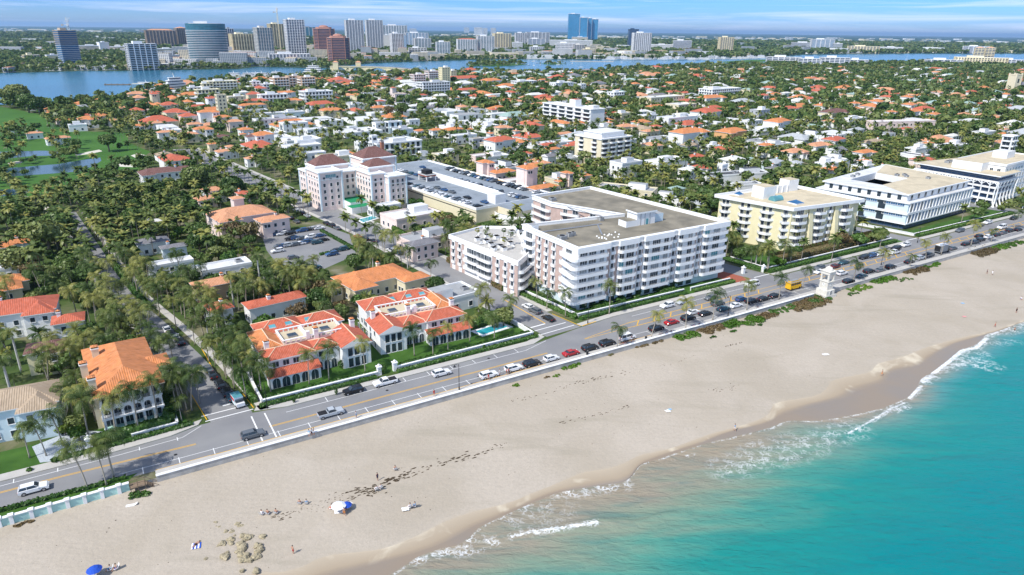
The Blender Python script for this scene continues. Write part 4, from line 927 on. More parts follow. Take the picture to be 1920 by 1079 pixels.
for z in (2.2, 5.2, 8.2, 11.2, 14.2):
    B.row((0, 0), (11, 0), z, 1.1, 1.6, 3, m0=.6); B.row((0, 24), (0, 0), z, 1.1, 1.6, 7, m0=.8, out=.01)
    B.row((20.1, -12), (27, -12), z if z < 14 else 13.2, 1.1, 1.6, 2, m0=.6); B.row((20.1, 4), (20.1, -12), z if z < 14 else 13.2, 1.1, 1.6, 5, m0=.6)
    B.row((27.1, -16), (36, -16), z if z < 14 else 12.6, 1.1, 1.6, 3, m0=.6); B.row((11, 4), (20, 4), z if z < 14 else 13.3, 1.1, 1.6, 3, m0=.4); B.row((11.02, 4), (11.02, 0), z, 1.1, 1.6, 1, m0=.4)
for t in (13, 16.4, 19.8): B.win((0, 24), (0, 0), 24-t+0, 0, 2.2, 3.6, 'arch', out=.05)
B.win((0, 0), (11, 0), 5.5, 15.3, 5, 1.5, 't', out=.06)
B.close()
mb = MB(); mb.box(11.2, 20, -7, 3.9, 0, 4.0, 'wall_white', 'awning_g'); B.part('terrace', mb); mb = MB(); mb.box(9, 19, -13, -7.2, 0, 2.9, 'wall_white', 'awning_g'); B.part('cafe_awning', mb)
chimney(B, None, 44, 22, 19, 26, 1.6, 'brick_t', 'dark')
LAND.append(('the pale pink hotel', *B.Wd(14, 8)))
# ------------------------------------------------------------------ car park with cars on its roof
ZG = 6.0
gA = R(129.5); gc, gs = math.cos(gA), math.sin(gA)
g0 = G(893, 394, ZG)
B = Bld('parking_garage', 'cream concrete parking garage with blue grey rooftop deck full of cars', 'parking garage', (*g0, 0), gA-PI/2)
# local x = along 39.5 deg, y = along 129.5 deg
GX1, GY1 = 47, 112
P = rect(0, GX1, 0, GY1); footprint(B, P, 1)
mb = MB(); mb.prism(P, 0, ZG, 'wall_cream', 'asphalt_garage'); mb.box(12, GX1-.1, -14, -.05, 0, ZG, 'wall_cream', 'asphalt_garage'); B.part('wall', mb)
mb = MB(); mb.ring(P, .15, ZG-.25, ZG+.95, 'trim', .3); mb.box(-.2, -.15, 0, GY1, ZG-1.6, ZG-1.3, 'dark'); B.part('parapet', mb)
rast([B.Wd(*p) for p in rect(-2, GX1, -16, 0)], 5)
mb = MB(); mb.box(13, 19, 3, 9, ZG+.01, ZG+4.2, 'wall_white', 'deck_w'); B.part('stair_tower', mb)
mb = MB(); mb.box(22.5, 23, 16, 84, ZG+.01, ZG+1.4, 'wall_white'); mb.box(24.8, 25.2, 16, 84, ZG+.01, ZG+2.4, 'wall_white'); mb.box(23, 24.8, 16, 40, ZG+.01, ZG+1.3, 'trim'); B.part('ramp_wall', mb)
mb = MB(); mb.box(14, 20, 62, 70, ZG+2.6, ZG+3.3, 'brick', 'deck_g'); mb.box(13.8, 20.2, 61.8, 70.2, ZG+3.3, ZG+3.5, 'trim', 'deck_g')
for x in (14.3, 19.7):
    for y in (62.4, 69.6): mb.box(x-.25, x+.25, y-.25, y+.25, ZG+.01, ZG+2.6, 'trim')
mb.box(15, 19, 64, 68.5, ZG+3.5, ZG+5.6, 'dark'); B.part('lift_shelter', mb)
mb = MB()
for y0, y1 in ((60, 80), (36, 48), (14, 20), (-4, 6)): mb.box(GX1-1.6, GX1-.5, y0, y1, ZG+.02, ZG+.35, 'paint_y')
for y in np.arange(4, GY1-3, 2.75):
    for x0, x1 in ((.6, 5.6), (GX1-7.2, GX1-2), (26, 31)): mb.face([(x0, y, ZG+.03), (x1, y, ZG+.03), (x1, y+.1, ZG+.03), (x0, y+.1, ZG+.03)], 'paint_w')
B.part('deck_markings', mb)
GAR = B
LAND.append(('the rooftop car park', *B.Wd(20, 50)))
# spiral ramp
B = Bld('spiral_ramp', 'white walled curving car ramp at the end of the parking garage', 'ramp', (*G(990, 402, 2), 0), 0)
mb = MB(); 
Po = arcpts(0, 0, 15, 0, 360, 36)[:-1]; Pi = arcpts(0, 0, 9.5, 0, 360, 36)[:-1]
for i in range(36):
    j = (i+1) % 36
    za = 1+3.6*i/36; zb = 1+3.6*(i+1)/36
    mb.face([(*Po[i], za), (*Po[j], zb), (*Pi[j], zb), (*Pi[i], za)], 'asphalt_garage')
    for Q, s_ in ((Po, 1), (Pi, -1)):
        q1 = [(x*(1+.02*s_), y*(1+.02*s_)) for x, y in (Q[i], Q[j])]
        A_ = [(*Q[i], za+.9), (*Q[j], zb+.9), (*q1[1], zb+.9), (*q1[0], za+.9)]; mb.face(A_ if s_ < 0 else A_[::-1], 'trim')
        mb.face([(*q1[0], 0), (*q1[1], 0), (*q1[1], zb+.9), (*q1[0], za+.9)], 'trim'); mb.face([(*Q[j], .5), (*Q[i], .5), (*Q[i], za+.9), (*Q[j], zb+.9)], 'trim')
B.part('ramp_deck', mb); rast([B.Wd(*p) for p in Po], 5, 1)
# ------------------------------------------------------------------ the two beach villas
def villa(loc, rz, label, mirror, wd=1.0):
    B = Bld('villa', label, 'villa', (*loc, 0), rz)
    f = (lambda x: 27-x) if mirror else (lambda x: x)
    def X(a, b): a, b = f(a), f(b); return (min(a, b), max(a, b))
    footprint(B, rect(0, 27, 0, 24), 1.5)
    def blk(x0, x1, y0, y1, h, rise, roofm, nm, gable=False, wallm='wall_white'):
        x0, x1 = X(x0, x1); mb = MB(); mb.box(x0, x1, y0, y1, 0, h, wallm); B.part('wall', mb)
        mb = MB(); hip(mb, x0, x1, y0, y1, h+.2, rise, roofm, .55, gable=gable, trim='trim', ridge='wall_peach'); return B.part('roof', mb)
    blk(0, 12, 0, 6.5, 5.8, 1.5, 'tile_r', 0); blk(12, 19, 1, 7, 5.4, 1.4, 'tile_r', 0); r = blk(19.2, 27, -1.5, 9, 5.6, 1.7, 'tile_r', 0, gable=True)
    blk(0, 6, 6.6, 20, 5.6, 1.6, 'tile_o', 0); r2 = blk(2, 14, 16, 24, 6.0, 1.9, 'tile_r', 0); blk(14.2, 25, 15.2, 23, 6.0, 1.9, 'tile_r', 0)
    mb = MB(); x0, x1 = X(6.2, 22.5); mb.box(x0, x1, 7.2, 15, 0, 6.3, 'wall_white', 'deck_c'); B.part('wall', mb)
    mb = MB(); P = rect(x0, x1, 7.2, 15)
    mb.ring(P, .15, 6.95, 7.15, 'trim', .4)
    for i in range(4):
        a, b = P[i], P[(i+1) % 4]; l = math.hypot(b[0]-a[0], b[1]-a[1]); n = int(l/1.3)
        for j in range(n): c_ = at_(a, b, l*(j+.5)/n); mb.obox(c_[0], c_[1], 6.3, 6.96, .35, .35, 0, 'trim')
    B.part('balustrade', mb)
    for xx in (9.5, 18.5):
        xx = f(xx); mb = MB(); mb.box(xx-1.2, xx+1.2, 10, 12, 6.32, 6.75, 'metal_g', 'glass'); B.part('skylight', mb)
    for xx in (6, 10.5, 16):
        xx = f(xx); mb = MB(); b = 0; mb.face([(xx-.9, 17.2, 7.05), (xx+.9, 17.2, 7.05), (xx+.9, 18.6, 7.5), (xx-.9, 18.6, 7.5)], 'glass_t'); mb.box(xx-1, xx+1, 17.1, 17.2, 6.6, 7.1, 'frame'); B.part('roof_window', mb, r2 if xx else None)
    # ground-floor arcade with its own tiled lean-to roof
    x0, x1 = X(-.5, 12.6); mb = MB(); mb.box(x0, x1, -3, -.02, 0, 2.9, 'wall_white'); B.part('arcade', mb)
    mb = MB(); mb.face([(x0-.4, -3.5, 2.85), (x1+.4, -3.5, 2.85), (x1+.4, 0, 3.75), (x0-.4, 0, 3.75)], 'tile_r'); mb.face([(x0-.4, -3.5, 2.85), (x0-.4, 0, 3.75), (x0-.4, 0, 2.85)], 'trim'); mb.face([(x1+.4, 0, 2.85), (x1+.4, 0, 3.75), (x1+.4, -3.5, 2.85)], 'trim'); B.part('lean_to_roof', mb)
    B.row((x0, -3), (x1, -3), .05, 1.9, 2.5, 5, 'arch', .4)
    a0, a1 = X(0, 12); B.row((a0, 0), (a1, 0), 4.0, 1.5, 1.3, 4, 'w', .8)
    a0, a1 = X(12, 19); B.row((a0, 1), (a1, 1), 3.6, 1.3, 1.3, 2, 'w', .8); B.row((a0, 1), (a1, 1), .05, 1.4, 2.3, 3, 'arch', .6)
    a0, a1 = X(19.2, 27); B.row((a0, -1.5), (a1, -1.5), .1, 1.3, 2.3, 3, 'w', 1.2); B.row((a0, -1.5), (a1, -1.5), 3.0, 1.3, 2.1, 3, 'w', 1.2)
    B.row((0, 20) if True else 0, (0, 0), 3.6, 1.1, 1.4, 5, 'w', 1); B.row((0, 20), (0, 0), .4, 1.1, 1.8, 5, 'w', 1)
    B.close()
    for q in ((1.5, 5.8), (25.5, 8.2), (15, 7.4)):
        chimney(B, None, f(q[0]), q[1], 4.5, 8.6, 1.2)
    mb = MB(); c_ = f(12.8); mb.box(c_-.5, c_+.5, 7.0, 7.9, 6.3, 8.2, 'wall_white'); mb.box(c_-.35, c_+.35, 8, 14.8, 6.32, 6.9, 'wall_white'); B.part('gable_parapet', mb)
    return B
V1 = villa(W(-3.2, 25.4), AR+R(1), 'white villa with red tiled roofs and arcade, nearer the road junction', False)
V2 = villa(W(25.6, 28.6), AR-R(1), 'white villa with red tiled roofs and arcade, right of its twin by the pool', True)
for q in (V1, V2): q.root.scale = (.93, .95, 1.04)
LAND += [('the left white villa', *V1.Wd(13, 10)), ('the right white villa', *V2.Wd(13, 10))]
mb = MB(); B = V1
for i in range(9): mb.box(21+.0, 27, 10+i*.75, 10.25+i*.75, 3.0, 3.2, 'trim')
for x in (21.1, 26.8):
    for y in (10, 16.2): mb.box(x-.12, x+.12, y-.1, y+.15, 0, 3.0, 'trim')
B.part('pergola', mb)
# ------------------------------------------------------------------ arcaded mansion with long orange roof
zr = 8.6
B = Bld('mansion', 'three storey cream mansion with arcades and long weathered orange tile roof', 'mansion', (*G(183, 744, zr), 0), R(35))
P = ccw([B.L(*G(*p, zr)) for p in ((185, 742), (302, 724), (262, 665), (225, 635), (139, 650))]); i0 = min(range(5), key=lambda i: math.hypot(*P[i]))
wF = B.L(*G(302, 724, zr))[0]; dp = 26
footprint(B, rect(0, wF, 0, dp), 2)
mb = MB(); mb.box(0, wF, 1.6, dp, 0, zr-.2, 'wall_cream'); mb.box(-.02, wF+.02, -.1, 1.6, 0, .35, 'turq'); B.part('wall', mb)
mb = MB(); hip(mb, 0, wF, .2, dp, zr, 2.9, 'tile_o', 1.0, trim='wall_cream'); RF = B.part('roof', mb)
mb = MB(); hip(mb, wF-3, wF+3.4, 9, 15, zr-.4, 1.5, 'tile_o', .5, trim='wall_cream'); mb.box(wF-.5, wF+3.2, 9.2, 14.8, 0, zr-.7, 'wall_cream'); B.part('side_bay', mb)
mb = MB(); hip(mb, -1.2, 3, 8, 13.5, zr-.2, 1.3, 'tile_o', .3, trim='wall_cream'); mb.box(-1.0, 0, 8.2, 13.3, 0, zr-.5, 'wall_cream'); B.part('side_bay', mb)
for x, y in ((-.4, 3), (-1.2, 11.5), (1.6, 19)): chimney(B, None, x, y, 0 if x < 0 else zr, zr+3.2, 1.4, 'wall_cream')
mb = MB(); n = 6
for z0, z1 in ((2.75, 3.15), (5.6, 5.95), (0, .12)): mb.box(-.15, wF+.15, -.3, 1.65, z0, z1, 'trim')
mb.box(-.1, wF+.1, -.05, 1.6, zr-.6, zr-.23, 'trim'); B.part('gallery_floor', mb)
mb = MB()
for i in range(n+1):
    x = wF*i/n; x = min(max(x, .25), wF-.25)
    for z0, z1 in ((.12, 2.75), (5.95, zr-.6)): mb.box(x-.22, x+.22, -.1, .3, z0, z1, 'wall_white')
B.part('columns', mb)
mb = MB()       # arched screen wall of the middle gallery: spandrels above the openings
for i in range(n):
    xa, xb = wF*i/n, wF*(i+1)/n; r = (xb-xa)/2-.28; cx_ = (xa+xb)/2; za = 4.35
    pts = arcpts(cx_, za, r, 180, 0, 8)
    for (q1, q2) in zip(pts[:-1], pts[1:]):
        for yy, rv in ((-.08, 0), (.22, 1)):
            F_ = [(q1[0], yy, q1[1]), (q2[0], yy, q2[1]), (q2[0], yy, 5.6), (q1[0], yy, 5.6)]; mb.face(F_[::-1] if rv else F_, 'wall_white')
        mb.face([(q1[0], .22, q1[1]), (q2[0], .22, q2[1]), (q2[0], -.08, q2[1]), (q1[0], -.08, q1[1])], 'wall_white')
    for x0, x1 in ((xa, cx_-r), (cx_+r, xb)): mb.box(x0, x1, -.08, .22, 3.15, 5.6, 'wall_white')
B.part('arcade', mb)
mb = MB()
for z in (3.15, 5.95): mb.box(0, wF, -.02, .02, z+.75, z+.82, 'dark'); [mb.box(x, x+.04, -.02, .02, z, z+.75, 'dark') for x in np.arange(0, wF, .5)]
B.part('railing', mb)
for z in (.2, 3.2, 6.0): B.row((0, 1.6), (wF, 1.6), z, 1.4, 2.0, 6, 'w', .3)
for z in (.8, 3.6, 6.2): B.row((0, dp), (0, 0), z, 1.0, 1.5, 6, 'w', 1); B.row((wF, 0), (wF, dp), z, 1., 1.5, 5, 'w', 2)
B.close()
LAND.append(('the arcaded mansion', *B.Wd(8, 12)))
# ------------------------------------------------------------------ generic houses from the survey
def sc_px(px, py, z): # metres per picture pixel at that point
    x = px-960; y = py-539.5; yr = -x*sR+y*cR; return ((H-z)/(sT+cT*yr/F))/F
WALL = dict(w='wall_white', c='wall_cream', p='wall_pink', y='wall_yellow', g='wall_grey', b='wall_bluewhite', o='wall_orange', a='wall_peach')
ROOF = dict(o='tile_o', r='tile_r', p='tile_p', b='tile_b', t='tile_t', w='tile_w', s='tile_s', g='tile_g', n='tile_n')
DECK = dict(w='deck_w', g='deck_g', c='deck_c', k='deck_k', d='deck_d')
WN = dict(w='white', c='cream', p='pink', y='yellow', g='grey', b='pale blue', o='orange', a='peach')
RN = dict(o='orange tiled', r='red tiled', p='peach tiled', b='maroon', t='tan tiled', w='white', s='slate', g='grey', n='green grey')
DN = dict(w='white', g='grey', c='tan', k='black', d='brown')
HOUSES = []
def house(x, y, w, d, h, rz, kind, rc, wc, rng, detail=2, label=None, name=None, cat=None, group=None):
    dist = math.hypot(x, y)
    HOUSES.append((x, y))
    nm = {'hip': 'house', 'gable': 'house', 'flat': 'flat_roofed_building', 'mid': 'apartment_block'}[kind]
    rn = (DN if kind in ('flat', 'mid') else RN)[rc]
    ct = {'hip': 'house', 'gable': 'house', 'flat': 'building', 'mid': 'apartment building'}[kind]
    if label is None: label = '@'+{'hip': '%s house with %s hipped roof' % (WN[wc], rn), 'gable': '%s house with %s gabled roof' % (WN[wc], rn), 'flat': '%s building with flat %s roof' % (WN[wc], rn), 'mid': '%s balconied block with flat %s roof' % (WN[wc], rn)}[kind]
    B = Bld(name or nm, label, cat or ct, (x, y, 0), rz, group)
    m = WALL[wc]; a, b = w/2, d/2
    mb = MB()
    if kind in ('flat', 'mid'):
        dk = DECK[rc]; P = rect(-a, a, -b, b); mb.prism(P, 0, h, m, dk); B.part('wall', mb)
        mb = MB(); mb.ring(P, .12 if kind == 'flat' else .5, h-.3, h+.55, 'trim' if wc in 'wb' else m, .35 if kind == 'flat' else .8); B.part('parapet', mb)
        fl = max(1, int(h/3.1))
        if detail and kind == 'mid':
            for k in range(fl):
                z = k*h/fl
                if k:
                    for p0, p1 in ((P[0], P[1]), (P[3], P[0])):
                        l = math.hypot(p1[0]-p0[0], p1[1]-p0[1]); q = MB(); ex, ey = (p1[0]-p0[0])/l, (p1[1]-p0[1])/l
                        A_ = at_(p0, p1, .8); B_ = at_(p0, p1, l-.8); q.prism(ccw([A_, B_, (B_[0]+ey*1.2, B_[1]-ex*1.2), (A_[0]+ey*1.2, A_[1]-ex*1.2)]), z-.2, z+.75, 'trim', bot=True); B.part('balcony', q)
                B.row(P[0], P[1], z+.5, 2.2, h/fl-1.0, max(2, int(w/4)), 'n' if dist > 450 else 'w', .9, out=.02); B.row(P[3], P[0], z+.5, 2.2, h/fl-1.0, max(2, int(d/4)), 'n' if dist > 450 else 'w', .9, out=.02)
        elif detail:
            for k in range(fl):
                z = k*h/fl+.9; st = 'n' if dist > 420 else 'w'; hh = min(1.6, h/fl-1.3)
                if hh < .6: continue
                B.row(P[0], P[1], z, 1.3, hh, max(2, int(w/4.5)), st, out=.01); B.row(P[3], P[0], z, 1.3, hh, max(2, int(d/4.5)), st, out=.01)
                if dist < 300: B.row(P[1], P[2], z, 1.3, hh, max(2, int(d/4.5)), st, out=.01)
        if w*d > 90:
            if rng.random() < .6 or kind == 'mid':
                q = MB(); px_, py_ = (rng.random()-.5)*w*.5, (rng.random()-.5)*d*.4; s1, s2 = w*.12+1, d*.12+1; q.box(px_-s1, px_+s1, py_-s2, py_+s2, h, h+2.6, 'wall_white', dk); B.part('roof_house', q)
            for _ in range(min(5, int(w*d/90)) if dist < 700 else 1): ac_unit(B, (rng.random()-.5)*w*.75, (rng.random()-.5)*d*.75, h, 1.3+rng.random(), .9)
    else:
        mb.box(-a, a, -b, b, 0, h, m); B.part('wall', mb)
        rs = min(w, d)*.5*(.42 if kind == 'hip' else .5); mb = MB(); hip(mb, -a, a, -b, b, h+.2, rs, ROOF[rc], .55, gable=kind == 'gable'); rf = B.part('roof', mb)
        big = w*d > 130
        if detail and (big or rng.random() < .5):       # a cross wing
            s_ = 1 if rng.random() < .5 else -1; wx = min(w, d)*.62; off_ = s_*(a-wx/2-.3); fy = -b-min(w, d)*.22
            q = MB(); q.box(off_-wx/2, off_+wx/2, fy, -b+.02, 0, h-.25, m); B.part('wall', q)
            q = MB(); hip(q, off_-wx/2, off_+wx/2, fy, b*.2, h-.05, rs*.82, ROOF[rc], .5, gable=kind == 'gable'); B.part('roof', q)
            if detail: B.row((off_-wx/2, fy), (off_+wx/2, fy), h-2.3, 1.1, 1.3, 2, 'w' if dist < 420 else 'n', .5, out=.02)
        if detail and rng.random() < .75:
            cx_, cy_ = (rng.random()-.5)*w*.6, (rng.random()-.5)*d*.3; chimney(B, rf, cx_, cy_, h, h+rs+1.0, .9, m)
        if detail:
            st = 'w' if dist < 420 else 'n'
            for k in range(2 if h > 5 else 1):
                z = .8+k*2.9; n = max(2, int(w/3.4)); n2 = max(2, int(d/3.6))
                if dist > 500: n = max(2, n//2+1); n2 = max(1, n2//2)
                B.row((-a, -b), (a, -b), z, 1.1, 1.4, n, st, out=.01); B.row((-a, b), (-a, -b), z, 1.1, 1.4, n2, st, out=.01)
                if dist < 330: B.row((a, -b), (a, b), z, 1.1, 1.4, n2, st, out=.01)
    if detail: B.close()
    return B
# (roof-centre px, py, picture width px, depth/width, height m, turn deg, kind, roof, wall)
T = '''18 578 165 .5 7 28 hip r w|128 598 62 .9 6 30 hip r w|90 650 78 .7 5.8 27 hip b y|38 745 150 .72 7 27 hip t b|28 456 56 .6 5 35 hip o w|5 500 60 .8 4 35 flat w w
410 575 56 1.1 5 38 hip r w|515 563 104 .34 5 38 hip r w|698 517 142 .55 4.8 40 hip o c|774 520 60 .6 4.6 40 hip o c|648 528 80 .4 4.4 40 hip o c|838 550 124 .6 4.5 38 flat g w
400 530 78 .55 5 38 hip p a|285 452 60 .6 4.5 36 hip s w|325 462 44 .45 4 36 hip s b|318 492 78 .35 3.6 38 flat w w|420 497 96 .45 3.6 38 flat w w|285 416 40 .5 3.5 36 hip w w
400 356 44 .7 6 40 hip p w|385 372 40 .6 4 40 hip p p|450 400 120 .6 7.5 40 hip p p|510 410 60 .5 6.5 40 hip p p|444 372 26 1 11 40 hip p p|300 322 76 .5 6 36 hip b w|340 316 40 .5 6 36 hip b w|455 362 26 .9 7 40 hip r p
770 400 112 .62 5 40 flat w p|800 441 110 .5 4.8 40 flat g p|790 455 60 .5 6 40 hip s p|862 420 60 .5 4 40 flat c c|720 385 60 .4 4 40 flat w w
256 176 36 .6 8 38 hip p p|289 176 20 1 14 38 hip r c|227 193 28 .6 5 38 hip r w|231 203 28 .6 5 38 hip p w|255 194 20 .6 5 38 hip o w|279 196 24 .7 5 38 hip o w|164 223 40 .8 7 36 hip o w|145 234 34 .6 5 36 flat w w|64 250 28 .5 4 38 hip p w|108 259 40 .4 4.5 40 hip p w|19 240 14 .8 4 38 hip w w|290 220 40 .5 4 38 flat w b
290 231 34 .5 5 38 hip p w|260 236 22 .8 5 38 hip o w|312 248 34 .5 6 38 hip p w|352 252 38 .5 6 38 hip p c|316 196 36 .8 9 38 hip r c|328 210 46 .8 9 38 hip r c|352 217 36 .8 9 38 hip r p|365 233 30 .6 8 38 hip p c|380 242 38 .7 8 38 hip o w|390 210 40 .6 12 38 hip o w|417 220 34 .6 8 38 hip o p|440 228 32 .7 8 38 hip p p|460 243 30 .8 7 38 hip o w|492 252 42 .7 8 38 hip o w|471 256 26 .9 7 38 hip b w|414 256 28 .6 6 38 hip b c|455 252 14 .8 5 38 hip o w|400 270 24 .7 5 38 hip o c|432 275 20 .8 5 38 hip p w|473 297 30 .7 5 38 hip p w
396 184 24 .8 14 38 hip r w|413 178 22 .8 20 38 flat w c|388 157 24 .7 14 38 mid w y|413 152 60 .6 16 38 mid w y|388 168 44 .5 12 38 mid w y|364 164 26 .6 10 38 mid w w|368 184 38 .5 6 38 flat w w|441 181 36 .6 10 38 flat w c|458 173 20 .8 9 38 hip w w|476 177 30 .6 11 38 hip r c|511 177 52 .4 12 38 mid w w|478 189 44 .4 7 38 hip r c|473 197 46 .3 6 38 hip o w|448 205 14 .8 5 38 hip o w|543 173 22 .8 11 38 hip o w|592 171 60 .5 15 38 mid w w|524 146 36 .7 17 38 mid w a|548 143 26 .7 17 38 mid w a|574 145 34 .7 17 38 mid w a|478 153 20 .8 13 38 mid w w|500 158 22 .7 10 38 mid w b
600 195 56 .5 8 38 hip r w|548 188 34 .5 8 38 hip o y|550 230 52 .5 7 38 flat w w|515 222 74 .3 7 38 flat g w|565 272 70 .45 7 38 flat w w|575 262 44 .4 9 38 flat w w|590 286 40 .5 8 38 flat w w|628 292 72 .6 8 38 flat w c|592 242 44 .5 7 38 flat w w|475 207 50 .4 5 38 flat g w|510 212 44 .4 6 38 flat w w|550 210 40 .4 6 38 flat w b|612 206 26 .7 7 38 hip r w|425 283 40 .4 5 38 hip p w
622 207 46 .5 7 38 hip o c|668 196 42 .6 5 38 flat g w|713 190 20 .8 8 38 hip r w|710 202 34 .6 6 38 hip o c|747 176 30 .7 10 38 flat c p|737 165 12 1 14 38 hip r p|707 168 20 .6 7 38 flat c c|812 154 62 .4 17 38 mid g w|783 140 30 .6 15 38 mid w p|810 134 28 .6 17 38 mid w p|833 127 22 .7 26 38 flat w y|848 133 16 .8 17 38 flat w y|868 147 70 .3 8 38 hip r w|920 151 42 .5 8 38 hip o w|800 188 46 .6 6 38 hip w w|778 199 28 .6 6 38 hip w w|808 201 28 .5 6 38 hip s w|822 207 32 .6 6 38 hip g w|866 200 24 .8 7 38 hip p p|890 201 14 .8 6 38 hip o w
715 230 34 .5 8 38 flat g w|738 233 30 .5 7 38 mid g b|774 225 26 .6 8 38 flat w w|755 242 38 .5 6 38 flat g b|787 245 22 .6 6 38 hip o w|818 244 28 .6 6 38 hip o w|850 243 42 .5 6 38 hip o w|880 243 18 .8 5 38 hip o w|870 253 48 .4 6 38 flat w w|893 260 28 .6 7 38 flat c g|937 262 60 .55 9 38 hip r w|741 268 96 .4 8 38 mid w w|700 255 15 .9 14 38 flat w w|690 265 50 .5 7 38 flat w w|835 288 50 .5 8 38 flat w c|790 292 44 .6 4 38 flat g w|902 291 42 .5 6 38 flat w p|660 238 20 .7 4 38 flat w w
982 152 48 .5 10 38 mid w w|1034 146 18 .7 6 38 hip r w|1053 155 46 .4 11 38 flat w w|1091 158 16 .8 10 38 flat w w|1155 173 32 .6 10 38 mid w w|1170 212 36 .6 9 38 flat g c|1205 209 30 .5 6 38 hip w w|965 191 36 .4 6 38 hip p y|927 206 22 .6 5 38 hip r w|972 212 18 .7 5 38 hip o w|1000 218 16 .7 6 38 hip r w|943 239 34 .6 6 38 hip p c|919 250 15 .9 5 38 hip o w|968 246 14 .8 5 38 hip p w|995 229 40 .4 5 38 hip o w|955 225 22 .6 5 38 hip r b|1085 231 30 .5 5 38 hip o w|1125 238 56 .5 6 38 flat g w|1143 230 12 1 9 38 hip o w|1172 237 40 .6 9 38 hip p c
1030 268 92 .3 5 38 flat w w|1027 271 34 .4 5 38 hip r w|1072 273 36 .4 6 38 hip r w|1034 280 38 .4 5 38 hip o w|1030 293 26 .8 5 38 gable s w|1056 284 28 .6 5 38 hip s w|980 288 34 .4 6 38 hip r w|925 292 60 .5 5 38 flat w w|1070 296 44 .5 4 38 flat w w|1242 181 92 .3 11 38 flat w c|1277 195 60 .6 10 38 flat w c|1228 200 40 .4 6 38 hip o w|1333 183 58 .4 8 38 hip o w|1350 166 86 .35 13 38 mid w w|1288 189 34 .5 6 38 hip r c|1325 209 66 .5 8 38 hip r w|1270 219 84 .35 9 38 flat w w|1215 216 40 .5 7 38 flat w w|1425 206 40 .6 11 38 flat w g|1408 226 46 .5 7 38 flat w w
1457 227 56 .5 10 38 hip o w|1478 203 36 .6 8 38 hip r w|1290 247 76 .5 11 38 hip o w|1370 246 64 .5 9 38 hip o o|1430 245 62 .4 6 38 flat w w|1229 237 22 .7 7 38 hip r c|1218 246 36 .5 7 38 hip p c|1232 259 66 .4 5 38 flat g w|1293 272 38 .6 5 38 hip t g|1333 274 40 .5 5 38 flat w w|1434 272 32 .7 8 38 hip o w|1487 284 52 .6 6 38 hip p w|1393 201 18 .7 6 38 hip o w|1180 262 30 .5 6 38 flat w w
1690 227 136 .16 9 14 flat w p|1563 210 62 .5 8 36 hip b c|1600 222 62 .3 7 36 flat w w|1602 194 24 .7 9 36 hip o w|1643 190 32 .7 9 36 hip o w|1632 199 42 .7 9 36 hip o p|1670 195 20 .8 8 36 hip p w|1705 196 34 .5 8 36 hip o w|1601 204 34 .4 7 36 hip o w|1669 210 26 .5 8 36 hip o w|1711 209 42 .4 8 36 hip o w|1750 214 30 .5 8 36 hip o w|1741 225 30 .4 6 36 hip o w|1542 198 36 .7 8 36 hip o w|1757 173 24 .6 7 36 hip p p|1701 182 26 .7 8 36 hip o w|1807 186 24 .5 6 36 hip p w|1830 207 46 .4 6 36 hip n w|1885 221 46 .3 6 36 hip r w|1846 204 20 .6 6 36 hip p w|1780 191 22 .6 6 36 hip w w
1563 261 50 .5 7 36 hip r w|1533 272 54 .5 6 36 hip p w|1570 281 34 .8 6 36 gable s w|1620 285 46 .5 6 36 hip o w|1620 302 26 .7 6 36 hip o w|1555 305 58 .5 5 36 flat w w|1556 317 44 .6 5 36 hip o w|1618 310 46 .6 6 36 flat w w|1717 278 46 .5 6 36 flat w w|1740 269 24 .6 7 36 hip o w|1635 266 58 .4 5 36 hip t w|1790 271 60 .5 5 36 flat w w|1727 299 48 .6 6 36 hip r p|1845 247 54 .4 5 36 flat g w|1881 251 24 .5 6 36 hip o w|1882 243 20 .5 6 36 hip p w|1506 288 20 .7 5 36 hip b w|1660 314 36 .6 5 36 hip w w|1610 152 36 .5 7 38 hip o w|1518 147 26 .5 7 38 hip o w|1895 255 30 .7 14 36 mid w w
1174 303 62 .6 9 38 flat g w|1250 300 88 .4 6 38 flat w w|1293 318 44 .8 6 38 hip w w|1380 325 130 .22 6 20 flat k w|1355 309 20 .7 9 38 flat w w|1407 299 26 .9 5 38 hip n w|1449 303 42 .6 5 38 hip g b|1490 305 30 .7 5 38 hip g w|1176 352 112 .34 7 -25 flat g c|1252 370 76 .4 4 -25 flat g w|1315 380 50 .6 4 40 hip g b|1265 354 40 .6 4 40 hip n w|1400 345 60 .4 5 20 flat g w|1450 315 30 .6 5 38 hip s w
909 304 32 .9 12 38 hip o p|942 322 52 .5 7 38 hip o p|988 314 40 .8 15 38 hip o p|1018 351 60 .4 7 38 hip o p|1062 324 22 .9 10 38 hip o p|1098 329 22 .8 8 38 hip o p|1051 340 24 .7 7 38 hip o c|1105 338 14 .8 5 38 hip o w|1048 333 54 .6 6 38 flat g c|1003 309 34 .6 8 38 hip o p|960 338 50 .5 5 38 flat w p|920 268 40 .5 5 38 hip t c|1120 292 34 .5 5 38 flat w c|1140 318 30 .5 4 38 hip w w|1080 312 24 .6 4 38 hip r w'''
def solve_house(px, py, wpx, asp, h, rot):
    x, y = G(px, py, h); s_ = sc_px(px, py, h); r = R(rot-0); w = wpx*s_/(abs(math.cos(r))+asp*abs(math.sin(r))); return x, y, w, w*asp, r
hr = random.Random(3)
